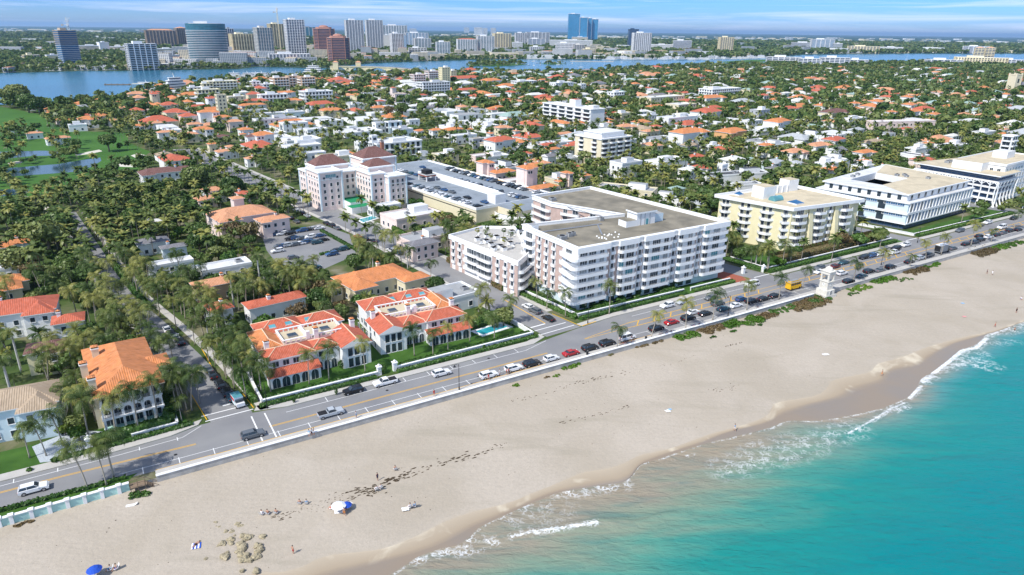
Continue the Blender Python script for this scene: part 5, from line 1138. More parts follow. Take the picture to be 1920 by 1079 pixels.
for ln_ in T.replace('\n', '|').split('|'):
    q = ln_.split(); px, py, wpx, asp, h, rot = map(float, q[:6]); x, y, w, d, r = solve_house(px, py, wpx, asp, h, rot)
    kind = q[6]
    if kind == 'mid': h = max(h, 9)
    P = [(x+a*w/2*math.cos(r)-b*d/2*math.sin(r), y+a*w/2*math.sin(r)+b*d/2*math.cos(r)) for a, b in ((-1, -1), (1, -1), (1, 1), (-1, 1))]
    rast(P, 5, 1)
    house(x, y, w, d, h, r, kind, q[7], q[8], hr, 2 if math.hypot(x, y) < 1200 else 1)
# long curved balcony block and the cream midrise
def slab_block(px, py, L_, D_, h, rot, label, wallm='wall_white', dk='deck_w', fl=6, bays=6, name='apartment_block', scale=1):
    x, y = G(px, py, h); r = R(rot); B = Bld(name, label, 'apartment building', (x, y, 0), r); P = rect(0, L_, 0, D_); footprint(B, P, 2)
    mb = MB(); mb.prism(P, 0, h, wallm, dk); B.part('wall', mb); mb = MB(); mb.ring(P, .5, h-.3, h+.4, 'trim', .8); B.part('cornice', mb)
    fh = h/fl; p0, p1 = P[0], P[1]; s0, s1 = P[3], P[0]
    for k in range(fl):
        z = k*fh
        for j in range(bays):
            a, b = L_*j/bays+.3, L_*(j+1)/bays-.3
            if k: balcony(B, at_(p0, p1, a), at_(p0, p1, b), z, 1.6, 1.3)
            B.win(p0, p1, (a+b)/2, z+.3, (b-a)*.72, fh-.9, 'n', out=.01)
        if scale and D_ > 10:
            for j in range(2):
                t = D_*(j+.5)/2
                if k: balcony(B, at_(s0, s1, t-2.4), at_(s0, s1, t+2.4), z, 1.4, 1)
                B.win(s0, s1, t, z+.3, 3.4, fh-.9, 'n', out=.01)
    B.close(); return B
r_ = math.degrees(math.atan2(*(np.array(G(1108, 206, 17))-np.array(G(1018, 193, 17)))[::-1]))
LB = math.hypot(*(np.array(G(1108, 206, 17))-np.array(G(1018, 193, 17))))
B = slab_block(1018, 193, LB, 16, 17, r_, 'long white five storey block with rows of scalloped balconies amid palms', fl=5, bays=6, scale=0)
mb = MB(); mb.box(LB*.5, LB*.62, 4, 11, 17, 23, 'wall_white', 'tile_r'); B.part('penthouse', mb); mb = MB(); mb.box(LB*.9, LB-.5, 3, 10, 17, 20, 'wall_white', 'deck_w'); B.part('penthouse', mb)
LAND.append(('the long scalloped balcony block', *B.Wd(LB/2, 5)))
B = slab_block(1128, 262, 27, 24, 17, 38, 'cream mid-rise apartment block with stepped white penthouse among low houses', 'wall_cream', fl=6, bays=4)
mb = MB(); mb.box(4, 24, 4, 20, 17, 20, 'wall_white', 'deck_w'); mb.box(3.4, 24.6, 3.4, 20.6, 19.8, 20.2, 'trim', 'deck_w'); B.part('penthouse', mb)
LAND.append(('the cream mid-rise block', *B.Wd(12, 10)))
# church
x, y = G(1897, 172); B = Bld('church', 'grey stone church with square tower and dark nave roof at the right edge', 'church', (x, y, 0), R(20))
mb = MB(); mb.box(-6, 6, -6, 6, 0, 25, 'wall_cream', 'deck_g'); mb.ring(rect(-6, 6, -6, 6), .3, 24, 25.6, 'wall_cream', .8)
for a in (-5.6, 5.6):
    for b in (-5.6, 5.6): mb.box(a-.9, a+.9, b-.9, b+.9, 0, 27, 'wall_cream')
B.part('tower', mb); mb = MB(); mb.box(6.1, 46, -7, 8, 0, 8, 'wall_cream'); B.part('nave', mb); mb = MB(); hip(mb, 6.5, 46, -7, 8, 8.2, 6, 'tile_s', .5, gable=True); B.part('roof', mb)
B.win((-6, -6), (6, -6), 6, 13, 3.4, 6, 'n'); B.close(); rast([B.Wd(*p) for p in rect(-9, 48, -9, 10)], 5)
# ------------------------------------------------------------------ filler houses on the street grid
rast([G(*p) for p in ((485, 440), (600, 415), (660, 438), (672, 480), (600, 512), (515, 500), (492, 470))], 1)
gd = R(38); ca, sa = math.cos(gd), math.sin(gd)
def lagoon_side(x, y):
    px, py, f_ = proj(x, y, 0); return py
cand = []
for i in range(-30, 110):
    for j in range(0, 75):
        a = i*31.; b = j*27.+(j//2)*11.
        x = -120+a*ca-b*sa*1; y = 150+a*sa+b*ca
        x += hr.uniform(-4, 4); y += hr.uniform(-4, 4)
        px, py, f_ = proj(x, y, 0)
        if not (-60 < px < 1990) or py < 124 or py > 560 or y > 1750: continue
        if occ(x, y) or py < np.interp(px, [0, 175, 250, 345, 600, 880, 1300, 1640, 1920], [200, 190, 174, 162, 145, 136, 128, 124, 124]): continue
        u, v = UV(x, y)
        if v < 62: continue
        cand.append((x, y, px, py))
nf = 0; FARH = []
for x, y, px, py in cand:
    if hr.random() < (.16 if py < 330 else .65): continue
    if py < 175 and px > 1180 and hr.random() < .45: continue
    comm = (480 < px < 960 and 195 < py < 300)
    w = hr.choice((12, 15, 18, 22, 27)) if not comm else hr.uniform(16, 36); d = w*hr.uniform(.4, .8); h = hr.choice((3.4, 3.6, 5.2, 5.8)); r = gd+(PI/2 if hr.random() < .5 else 0)
    P = [(x+a*w*.55*math.cos(r)-b*d*.6*math.sin(r), y+a*w*.55*math.sin(r)+b*d*.6*math.cos(r)) for a, b in ((-1, -1), (1, -1), (1, 1), (-1, 1))]
    if hit(P): continue
    t = hr.random()
    if comm: kind, rc, wc = ('flat', hr.choice('wwwg'), 'w') if t < .8 else ('hip', hr.choice('ro'), 'w')
    elif px < 700: kind, rc, wc = ('hip', hr.choice('ooprrt'), hr.choice('wwcp')) if t < .72 else ('flat', hr.choice('wwg'), 'w')
    elif px > 1250 and py < 250: kind, rc, wc = ('hip', hr.choice('oprrwwgn'), hr.choice('wwc')) if t < .7 else ('flat', 'w', 'w')
    else: kind, rc, wc = ('hip', hr.choice('orrpptwwggsn'), hr.choice('wwwcb')) if t < .75 else ('flat', hr.choice('wwgk'), 'w')
    rast(P, 5, 1); FARH.append((math.hypot(x, y), x, y, w, d, h, r, kind, rc, wc))
FARH.sort()
nb = 300-len(HOUSES)
for q in FARH[:nb]:
    house(*q[1:], hr, 2 if q[0] < 700 else 1)
mb = MB()
for q in FARH[nb:]:
    dd, x, y, w, d, h, r, kind, rc, wc = q
    k = MB(); k.box(-w/2, w/2, -d/2, d/2, 0, h, WALL[wc], DECK.get(rc, 'deck_w') if kind == 'flat' else None)
    if kind == 'hip': hip(k, -w/2, w/2, -d/2, d/2, h+.2, min(w, d)*.22, ROOF[rc], .5)
    for xx in (-w*.25, w*.25): k.box(xx-1, xx+1, -d/2-.05, -d/2, 1, h-1, 'glass')
    mb.add(k, Matrix.Translation((x, y, 0)) @ Matrix.Rotation(r, 4, 'Z'))
if FARH[nb:]: o = mb.build('distant_houses'); tag(o, 'small white and red roofed houses scattered among the distant island trees', 'houses', kind='stuff')
print('HOUSES', len(HOUSES), 'far', len(FARH))
# ------------------------------------------------------------------ vegetation
pr = random.Random(21)
def frond(V_, Fc, c, az, el, L_, n=11, wd=.95, droop=1.0, pairs=True, seg=6, lw=.14):
    # rachis as a narrow strip, leaflets hanging on both sides
    pts = []; p = Vector(c); e = el; st = L_/seg
    for i in range(seg+1):
        pts.append(p.copy()); d = Vector((math.cos(e)*math.cos(az), math.cos(e)*math.sin(az), math.sin(e))); p = p+d*st; e -= droop*(.22+.10*i)
    side = Vector((-math.sin(az), math.cos(az), 0))
    def at(t):
        k = min(int(t*seg), seg-1); f = t*seg-k; return pts[k].lerp(pts[k+1], f), (pts[k+1]-pts[k]).normalized()
    for i in range(seg):
        b = len(V_); w = .05*(1-i/seg)+.02; V_ += [pts[i]-side*w, pts[i]+side*w, pts[i+1]+side*w*.8, pts[i+1]-side*w*.8]; Fc.append((b, b+1, b+2, b+3))
    for i in range(n):
        t = .12+.86*(i+.5)/n; q, tg = at(t); l = wd*(math.sin(PI*min(1, t*.80+.16))**.8)*pr.uniform(.85, 1.1)
        for s_ in (-1, 1):
            out = (side*s_*.80+tg*.55).normalized(); dn = Vector((0, 0, -1))
            a = q-tg*lw*.5; b_ = q+tg*lw*.5; m1 = q+out*l*.55+dn*l*.12; e1 = q+out*l*.9+dn*l*(.40+.25*pr.random())
            b = len(V_); V_ += [a, b_, m1+tg*lw*.55, m1-tg*lw*.45]; Fc.append((b, b+1, b+2, b+3)) 
            b = len(V_); V_ += [m1-tg*lw*.45, m1+tg*lw*.55, e1+tg*lw*.12, e1-tg*lw*.1]; Fc.append((b, b+1, b+2, b+3))
def mesh_q(name, V_, Fc, mats, mi=None):
    me = bpy.data.meshes.new(name); me.from_pydata([tuple(v) for v in V_], [], Fc)
    for q in mats: me.materials.append(MATS[q])
    if mi: me.polygons.foreach_set('material_index', mi)
    me.update(); return me
def palm_variant(kind, h, lean, seed):
    global pr; pr = random.Random(seed)
    mb = MB(); az = pr.uniform(0, 2*PI); pts = []; n = 9; top = None
    for i in range(n+1):
        t = i/n; off_ = lean*h*(t**1.6); pts.append((math.cos(az)*off_, math.sin(az)*off_, h*t*(1-.04*lean)))
    if kind == 'royal': rad = [.30-.06*(i/n) for i in range(n+1)]; bk = 'royal_bark'
    else: rad = [.26 if i == 0 else .17-.05*(i/n) for i in range(n+1)]; bk = 'palm_bark'
    mb.tube(pts, rad, 7, bk); tm = mb.mesh('palm_trunk_mesh', True)
    c = Vector(pts[-1]); V_, Fc = [], []
    if kind == 'coconut':
        k = 19
        for i in range(k):
            el = R(pr.choice((78, 62, 48, 34, 20, 6, -10, -26))+pr.uniform(-8, 8)); frond(V_, Fc, c, 2*PI*i/k*2.4+pr.uniform(-.2, .2), el, pr.uniform(3.7, 4.6), 12, 1.2, .95+(.25 if el < .3 else 0))
    elif kind == 'royal':
        mb2 = MB(); mb2.tube([c, c+Vector((0, 0, 1.2))], [.2, .12], 6, 'palm_leaf'); V_ += [Vector(v) for v in mb2.v]; Fc += mb2.f; c = c+Vector((0, 0, 1.1))
        for i in range(15): frond(V_, Fc, c, 2*PI*i/15+pr.uniform(-.2, .2), R(pr.uniform(5, 75)), pr.uniform(3.0, 3.7), 10, 1.0, 1.1)
    elif kind == 'date':
        for i in range(34): frond(V_, Fc, c, 2*PI*i/34*3.3+pr.uniform(-.2, .2), R(pr.uniform(-35, 80)), pr.uniform(3.2, 4.0), 11, .7, .55, lw=.22)
    else:   # fan palm
        for i in range(26):
            a = pr.uniform(0, 2*PI); e = R(pr.uniform(-50, 75)); d = Vector((math.cos(e)*math.cos(a), math.cos(e)*math.sin(a), math.sin(e))); q = c+d*pr.uniform(.8, 1.2); sd_ = Vector((-math.sin(a), math.cos(a), 0)); up = d.cross(sd_)
            for j in range(7):
                an = R(-75+25*j); dd = d*math.cos(an)+sd_*math.sin(an); b = len(V_); w_ = up.cross(dd)*.1; V_ += [q-w_, q+w_, q+dd*.95+w_*1.2-Vector((0, 0, .25)), q+dd*.95-w_*1.2-Vector((0, 0, .25))]; Fc.append((b, b+1, b+2, b+3))
    cm = mesh_q('palm_crown_mesh', V_, Fc, ['palm_leaf']); return tm, cm
PV = [palm_variant('coconut', 8.5, .10, 1), palm_variant('coconut', 9.5, .20, 2), palm_variant('coconut', 7.5, .04, 3), palm_variant('coconut', 9, .30, 4), palm_variant('coconut', 10, .06, 5), palm_variant('date', 5.0, .0, 6), palm_variant('royal', 11, .0, 7), palm_variant('fan', 5.5, .05, 8)]
PLAB = ['tall coconut palm', 'leaning coconut palm', 'upright coconut palm', 'strongly leaning coconut palm', 'very tall coconut palm', 'stout date palm with full round crown', 'smooth grey trunked royal palm', 'short fan palm']
def leafcloud(n, lobes, size, rs, inner=.55, flat=1.):
    lb = np.array(lobes); k = rs.choice(len(lb), n, p=lb[:, 4]/lb[:, 4].sum()); L_ = lb[k]
    d = rs.normal(size=(n, 3)); d[:, 2] = d[:, 2]*.8+.25; d /= np.linalg.norm(d, axis=1)[:, None]
    r = inner+(1-inner)*rs.rand(n)**.5; r *= 1+.16*np.sin(d[:, 0]*6+k)*np.cos(d[:, 1]*5+k*2)
    c = L_[:, :3]+d*r[:, None]*L_[:, 3:4]*np.array([1, 1, .75*flat])
    nn = d+rs.normal(scale=.55, size=(n, 3)); nn /= np.linalg.norm(nn, axis=1)[:, None]
    a = np.cross(nn, rs.normal(size=(n, 3))); a /= np.linalg.norm(a, axis=1)[:, None]; b = np.cross(nn, a)
    s_ = size*(.6+.8*rs.rand(n))[:, None]; q = np.stack((c-a*s_-b*s_*.6, c+a*s_*.7-b*s_*.8, c+a*s_+b*s_*.7, c-a*s_*.8+b*s_), 1)
    return q.reshape(-1, 3)
def quad_mesh(name, v, m):
    n = len(v)//4; me = bpy.data.meshes.new(name); me.vertices.add(len(v)); me.vertices.foreach_set('co', v.astype(np.float32).ravel())
    me.loops.add(4*n); me.loops.foreach_set('vertex_index', np.arange(4*n, dtype=np.int32)); me.polygons.add(n); me.polygons.foreach_set('loop_start', np.arange(0, 4*n, 4, dtype=np.int32))
    me.materials.append(MATS[m]); me.update(calc_edges=True); return me
def tree_variant(seed, rad, h, n, size, m='tree_leaf', sparse=False):
    rs = np.random.RandomState(seed); lobes = []
    for i in range(9 if rad > 3 else 6):
        a = 2*PI*i/8+rs.rand(); rr = rad*(.15+.55*rs.rand()); lobes.append((rr*math.cos(a), rr*math.sin(a), h-rad*.55+rad*.45*rs.rand()-rr*.25, rad*(.42+.25*rs.rand()), 1.))
    v = leafcloud(n, lobes, size, rs, .7 if not sparse else .3)
    mb = MB(); mb.tube([(0, 0, 0), (.1, 0, h*.35), (0, .1, h*.6)], [rad*.09, rad*.07, rad*.05], 7, 'bark')
    for l in lobes[:6]: mb.tube([(0, 0, h*.3), (l[0]*.5, l[1]*.5, h*.5), (l[0], l[1], l[2])], [rad*.05, rad*.035, .03], 5, 'bark')
    return mb.mesh('tree_trunk_mesh', True), quad_mesh('tree_crown_mesh', v, m)
TV = [tree_variant(1, 3.4, 6.2, 1500, .30), tree_variant(2, 4.3, 7.4, 2000, .32), tree_variant(3, 2.6, 4.8, 1000, .27, 'hedge_leaf'), tree_variant(4, 3.6, 6.5, 650, .26, 'dry_leaf', True), tree_variant(5, 2.2, 3.6, 900, .25, 'lime_leaf'), tree_variant(6, 3.0, 5.2, 1300, .30)]
TLAB = ['dark rounded broadleaf tree', 'wide spreading dark green tree', 'small dense green tree', 'thin brownish half bare tree', 'low bright lime green tree', 'bushy mid green tree']
def add_plant(kind, vi, x, y, s_, rz, label, group, z=0):
    tm, cm = (PV if kind == 'palm_tree' else TV)[vi]
    t = thing(kind, label, 'palm tree' if kind == 'palm_tree' else 'tree', (x, y, z), rz, group); t.scale = (s_, s_, s_)
    a = bpy.data.objects.new('trunk', tm); COL.objects.link(a); a.parent = t
    a = bpy.data.objects.new('crown', cm); COL.objects.link(a); a.parent = t
    return t
PHGT = [8.5, 9.5, 7.5, 9, 10, 5, 11, 5.5]
def palm_at(px, py, h, vi, label, z=0, rz=None, xy=None):
    x, y = xy or G(px, py, z); return add_plant('palm_tree', vi, x, y, h/PHGT[vi], pr2.uniform(0, 6.28) if rz is None else rz, label, 'coconut palms near the ocean road', z)
pr2 = random.Random(77)
NP = 0
HERO = [(219, 820, 9.3, 0, 'palm at the left front of the arcaded mansion'), (261, 811, 10.2, 4, 'tall palm at the centre front of the arcaded mansion'), (298, 792, 10, 4, 'tall palm at the right front corner of the arcaded mansion'), (119, 837, 8.6, 1, 'palm over the cobbled driveway'), (56, 859, 6.6, 2, 'palm before the tan roofed house, left of two'), (87, 855, 6.8, 0, 'palm before the tan roofed house, right of two'), (374, 757, 7.2, 4, 'right palm of three in the hedge beside the mansion'), (352, 746, 6.8, 0, 'middle palm of three in the hedge beside the mansion'), (332, 770, 8, 2, 'front palm of three in the hedge beside the mansion'), (462, 748, 7.2, 0, 'palm on the verge beside the vending truck'), (440, 729, 8.4, 4, 'second palm on the verge behind the vending truck'), (425, 711, 6.4, 2, 'third palm on the verge behind the vending truck'), (476, 722, 7.6, 4, 'palm inside the corner of the left villa garden wall'), (150, 800, 8.5, 1, 'palm in the gap between tan house and mansion'), (168, 825, 9, 0, 'palm left of the mansion near the driveway'), (180, 790, 8, 4, 'palm against the left wall of the mansion'), (165, 918, 8.6, 1, 'tall palm leaning left over the clipped lawn above the turquoise wall'), (200, 911, 8.3, 4, 'full crowned palm in the corner clump beside the wooden beach steps'), (214, 897, 8.2, 2, 'rear palm of the clump by the wooden beach steps'),
 (580, 721, 8.0, 4, 'palm standing before the arcade of the left white villa'), (617, 713, 7.8, 0, 'palm on the lawn right of the left villa arcade'), (685, 699, 7.8, 4, 'palm by the gate between the two white villas'), (508, 735, 6.5, 2, 'palm on the corner lawn of the left villa'), (490, 733, 7.5, 0, 'palm at the left corner of the left villa lawn'),
 (777, 668, 7.2, 0, 'palm in front of the right villa near its balcony'), (812, 666, 6.2, 2, 'short palm before the right villa lean-to roof'), (840, 660, 7.2, 4, 'palm at the centre of the right villa garden'), (881, 641, 7.0, 0, 'palm at the right end of the right villa'), (927, 637, 6.6, 2, 'palm beside the garden pool'),
 (1157, 651, 5.8, 2, 'short palm on the beach pavement behind the white jeep'), (1221, 636, 7.2, 1, 'tall palm on the beach pavement near the red sedan'), (1285, 620, 8.6, 4, 'tallest palm on the beach pavement opposite the condominium'), (1336, 601, 7.8, 0, 'palm on the beach pavement opposite the condominium middle'), (1400, 582, 8.3, 4, 'palm on the beach pavement opposite the red brick driveway'),
 (1025, 580, 5.8, 2, 'palm beside the condominium left corner'), (1060, 595, 7.8, 4, 'palm on the hedge line by the junction'), (1142, 590, 9.3, 4, 'tall slender palm before the condominium corner bay'), (1007, 565, 6.5, 0, 'palm beneath the terrace wing end'),
 (1460, 562, 7.0, 0, 'palm left of the clock tower and yellow trolley'), (1505, 541, 7.4, 1, 'palm between the yellow trolley and the clock tower'), (1600, 527, 6.8, 2, 'palm right of the clock tower by the beach wall'), (1558, 492, 8.2, 4, 'palm on the grass before the yellow condominium'), (1656, 509, 7.2, 0, 'palm over the parked cars right of the clock tower'), (1705, 503, 4.6, 2, 'short palm over the parked row by the beach wall'), (1735, 487, 6.8, 1, 'leaning palm near the grey delivery truck'), (1764, 479, 7.6, 4, 'tall palm behind the grey delivery truck'), (1820, 462, 9.2, 4, 'tall palm on the beach pavement opposite the office fins'), (1858, 455, 5.0, 2, 'short palm by the white van at the right'), (1900, 430, 7.4, 0, 'last palm on the ocean road at the right edge'), (1648, 470, 6.5, 0, 'palm by the junction beside the white office block'), (1485, 470, 8, 4, 'palm against the yellow condominium front')]
for k, q in enumerate(HERO): palm_at(*q); x, y = G(q[0], q[1]); 
def occ_r(x, y, r):
    for a, b in ((0, 0), (r, 0), (-r, 0), (0, r), (0, -r)):
        if occ(x+a, y+b) in (1, 2, 5): return True
    return False
PL_, TL_ = [], []      # candidates (dist, x, y, variant, scale)
# groups placed where the photo shows dense palm stands (px, py, spread px, count)
for cx_, cy_, sx, sy, n in ((400, 690, 60, 60, 26), (360, 730, 40, 40, 14), (560, 560, 90, 25, 30), (440, 600, 60, 30, 16), (930, 590, 50, 35, 24), (1420, 500, 60, 30, 20), (170, 720, 40, 50, 16), (130, 790, 30, 30, 8), (560, 520, 60, 40, 22), (930, 560, 30, 20, 8), (820, 480, 90, 40, 30), (740, 460, 60, 30, 16), (900, 455, 60, 15, 10), (300, 540, 60, 30, 12), (640, 640, 30, 40, 5), (700, 610, 20, 30, 5), (1700, 410, 50, 20, 8), (1250, 340, 80, 15, 14), (470, 660, 14, 40, 5), (700, 420, 50, 25, 12), (220, 640, 30, 30, 8)):
    for _ in range(n):
        px, py = cx_+pr2.gauss(0, sx*.5), cy_+pr2.gauss(0, sy*.5); x, y = G(px, py)
        if occ_r(x, y, .4): continue
        u, v = UV(x, y)
        if v < 15.5: continue
        vi = pr2.choice((0, 1, 2, 3, 4, 4, 0, 2, 5, 7) if px < 1300 else (0, 1, 2, 4)); PL_.append((math.hypot(x, y), x, y, vi, pr2.uniform(.75, 1.05)))
for Lx, dd, st_ in ((S1R, .9, 4.6), (S1L, -2.6, 4.8), (S1R, 5.2, 6), (S1L, .3, 9), (S2R, 3.2, 9), (S2L, -3.2, 8)):
    s_ = 0
    for (a, b), (c, d_) in zip(Lx[1:-1], Lx[2:]):
        n = int(math.hypot(c-a, d_-b)/st_)
        for i in range(n):
            t = (i+pr2.random()*.6)/n; x, y = W(a+(c-a)*t+dd+pr2.uniform(-.4, .4), b+(d_-b)*t)
            if occ(x, y) != 5 and b > 17 and pr2.random() < .85: PL_.append((math.hypot(x, y), x, y, pr2.choice((0, 1, 2, 4, 4)), pr2.uniform(.75, 1.0)))
def wave(x, y): return math.sin(x*.031+1.3)*math.sin(y*.027+.5)+.6*math.sin(x*.083+y*.05)
FP, FT = [], []
def d_zone(x, y):
    px, py, _ = proj(x, y, 0); return 280 < px < 960 and 185 < py < 300 and pr2.random() < .42
yy = 95.
while y < 1800 if False else yy < 1850:
    sp_ = 4.6 if yy < 330 else (6.0 if yy < 800 else 9.5)
    hw = yy*.79+30; xx = -hw
    while xx < hw:
        x = xx+pr2.uniform(-.5, .5)*sp_; y = yy+pr2.uniform(-.5, .5)*sp_; xx += sp_
        u, v = UV(x, y)
        if v < 17.5 or (v < 26 and -8 < u < 158): continue
        o_ = occ(x, y)
        if o_ in (1, 2, 5, 9): 
            if o_ != 9: continue
            px, py, f_ = proj(x, y, 0)
            if o_ == 9 and (py > 175 or px < 1000): continue
        w_ = wave(x, y)
        if o_ == 3:
            px, py, f_ = proj(x, y, 0)
            if not (w_ > .75 or (95 < px < 150 and 262 < py < 330 and pr2.random() < .6) or (py < 245 and px > 85) or (210 < px and py < 292 and pr2.random() < .25)): continue
        if pr2.random() < .10: continue
        if d_zone(x, y): continue
        d = math.hypot(x, y)
        isp = pr2.random() < (.46+.22*math.sin(x*.05)*math.sin(y*.043)) if d < 800 else pr2.random() < .30
        if isp:
            if occ_r(x, y, .5): continue
            vi = pr2.choice((0, 1, 2, 3, 4, 6, 7, 5, 0, 2)) if d > 130 else pr2.choice((0, 2, 4)); s_ = pr2.uniform(.65, 1.05)
            (PL_ if d < 420 else FP).append((d, x, y, vi, s_))
        else:
            if occ_r(x, y, 1.8): 
                if occ_r(x, y, .9): continue
                vi, s_ = pr2.choice((2, 4)), pr2.uniform(.4, .7)
            else: vi = pr2.choice((0, 0, 1, 2, 2, 3, 4, 5, 5)); s_ = pr2.uniform(.55, 1.0)*pr2.choice((1, 1, 1.35))
            (TL_ if d < 420 else FT).append((d, x, y, vi, s_))
    yy += sp_
BOX = [(0, 692, 112, 800, .95), (150, 650, 312, 800, .97), (0, 548, 155, 612, .85), (42, 630, 132, 672, .8), (600, 490, 775, 548, .85), (395, 545, 565, 590, .75), (255, 432, 348, 474, .8), (362, 482, 470, 508, .7), (275, 480, 350, 500, .7), (392, 378, 540, 438, .75), (566, 300, 728, 392, .9), (488, 424, 655, 490, 1.), (0, 444, 56, 470, .8), (775, 530, 900, 572, .8), (845, 440, 985, 540, .9), (990, 470, 1360, 580, .97), (1390, 390, 1600, 462, .85), (1540, 355, 1820, 430, .9), (1725, 310, 1910, 380, .9), (650, 575, 890, 668, .9), (462, 595, 690, 722, .88), (730, 345, 900, 400, .75), (712, 388, 815, 425, .7), (395, 700, 470, 775, .35), (0, 470, 30, 515, .7), (263, 308, 350, 335, .6), (0, 840, 100, 890, .8)]
SLN = [(985, 590), (850, 527), (760, 483), (700, 452), (620, 415), (540, 385)]
def clear(x, y, z):
    px, py, _ = proj(x, y, z)
    for a, b, c, d, k in BOX:
        if a < px < c and b < py < d: return pr2.random() < k
    for (a, b), (c, d) in zip(SLN[:-1], SLN[1:]):
        if c < px <= a and abs(py-(b+(d-b)*(px-a)/(c-a))) < 9: return True
    return False
PL_ = [q for q in PL_ if not clear(q[1], q[2], PHGT[q[3]]*q[4])]; TL_ = [q for q in TL_ if not clear(q[1], q[2], 5*q[4])]
def inview(q, hgt=6):
    px, py, f_ = proj(q[1], q[2], hgt*.6); return -25 < px < 1945 and py < 1100
PL_ = sorted([q for q in PL_ if inview(q)]); TL_ = sorted([q for q in TL_ if inview(q)])
def near_place(x, y):
    return min(LAND, key=lambda l: (l[1]-x)**2+(l[2]-y)**2)
LAND += [('the golf ponds', *G(150, 310)), ('the street side parking lot', *G(550, 460)), ('the left side road', *G(330, 600)), ('the pink poolside buildings', *G(790, 430)), ('the orange roofed estate', *G(700, 520)), ('the grey hedged cottages', *G(310, 465)), ('the peach roofed estate', *G(460, 400)), ('the red roofed house at the left edge', *G(60, 580)), ('the twin red towered plaza', *G(960, 325))]
def side_word(x, y):
    l = near_place(x, y); px, py, _ = proj(x, y, 3); qx, qy, _ = proj(l[1], l[2], 3)
    if abs(px-qx) > 1.2*abs(py-qy): w_ = 'right of' if px > qx else 'left of'
    else: w_ = 'in front of' if py > qy else 'behind'
    return w_+' '+l[0]
nh = len(HERO)
for q in PL_[:300-nh]: add_plant('palm_tree', q[3], q[1], q[2], q[4], pr2.uniform(0, 6.28), '@'+PLAB[q[3]]+' '+side_word(q[1], q[2]), 'palms between the houses')
BIG = [(37, 203, 2.6), (55, 212, 2.0), (8, 196, 1.8), (75, 215, 1.7), (205, 285, 1.3), (370, 360, 1.5), (95, 480, 1.5), (440, 375, 1.3), (780, 150, 2.2), (745, 152, 2.0), (835, 158, 1.6), (730, 225, 1.6), (755, 222, 1.6), (1790, 205, 1.5), (110, 460, 1.4), (40, 520, 1.2)]
for px, py, s_ in BIG: x, y = G(px, py); add_plant('tree', 1 if py != 225 else 3, x, y, s_*1.15, pr2.uniform(0, 6), '@'+('huge' if s_ > 1.6 else 'big')+' domed green tree '+side_word(x, y), 'large spreading trees')
for q in TL_[:300-len(BIG)]: add_plant('tree', q[3], q[1], q[2], q[4], pr2.uniform(0, 6.28), '@'+TLAB[q[3]]+' '+side_word(q[1], q[2]), 'broadleaf trees between the houses')
# merged masses of the plants farther away
def arr(me):
    v = np.empty(len(me.vertices)*3, np.float32); me.vertices.foreach_get('co', v); li = np.empty(len(me.loops), np.int32); me.loops.foreach_get('vertex_index', li)
    ls = np.empty(len(me.polygons), np.int32); lt = np.empty(len(me.polygons), np.int32); me.polygons.foreach_get('loop_start', ls); me.polygons.foreach_get('loop_total', lt)
    ok = lt == 4; return v.reshape(-1, 3), np.stack([li[ls[ok]+k] for k in range(4)], 1)
def palm_lo(h, seed, nf_, big=1., gap=True):
    rs = random.Random(seed); V_, Fc = [], []
    for z0, z1 in ((0, h),):
        for a in (0, PI/2):
            b = len(V_); w = .16*big; V_ += [Vector((w*math.cos(a), w*math.sin(a), 0)), Vector((-w*math.cos(a), -w*math.sin(a), 0)), Vector((-w*.7*math.cos(a), -w*.7*math.sin(a), h)), Vector((w*.7*math.cos(a), w*.7*math.sin(a), h))]; Fc.append((b, b+1, b+2, b+3))
    nt_ = len(Fc)
    for i in range(nf_):
        a = 2*PI*i/nf_*2.3+rs.uniform(-.2, .2); e = R(rs.uniform(-25, 70)); L_ = rs.uniform(3.0, 3.9)*big; p = Vector((0, 0, h)); sd_ = Vector((-math.sin(a), math.cos(a), 0))
        for k in range(3):
            d = Vector((math.cos(e)*math.cos(a), math.cos(e)*math.sin(a), math.sin(e))); q = p+d*L_/3; w0, w1 = (.15, .75, .62, .08)[k]*big, (.15, .75, .62, .08)[k+1]*big
            for s_ in (-1, 1):
                b = len(V_); dz = Vector((0, 0, -.45)); V_ += [p, q, q+sd_*w1*s_+dz*w1, p+sd_*w0*s_+dz*w0]; Fc.append((b, b+1, b+2, b+3))
            p = q; e -= .5
    return np.array([tuple(v) for v in V_], np.float32), np.array(Fc, np.int32), np.array([1]*nt_+[0]*(len(Fc)-nt_), np.int32)
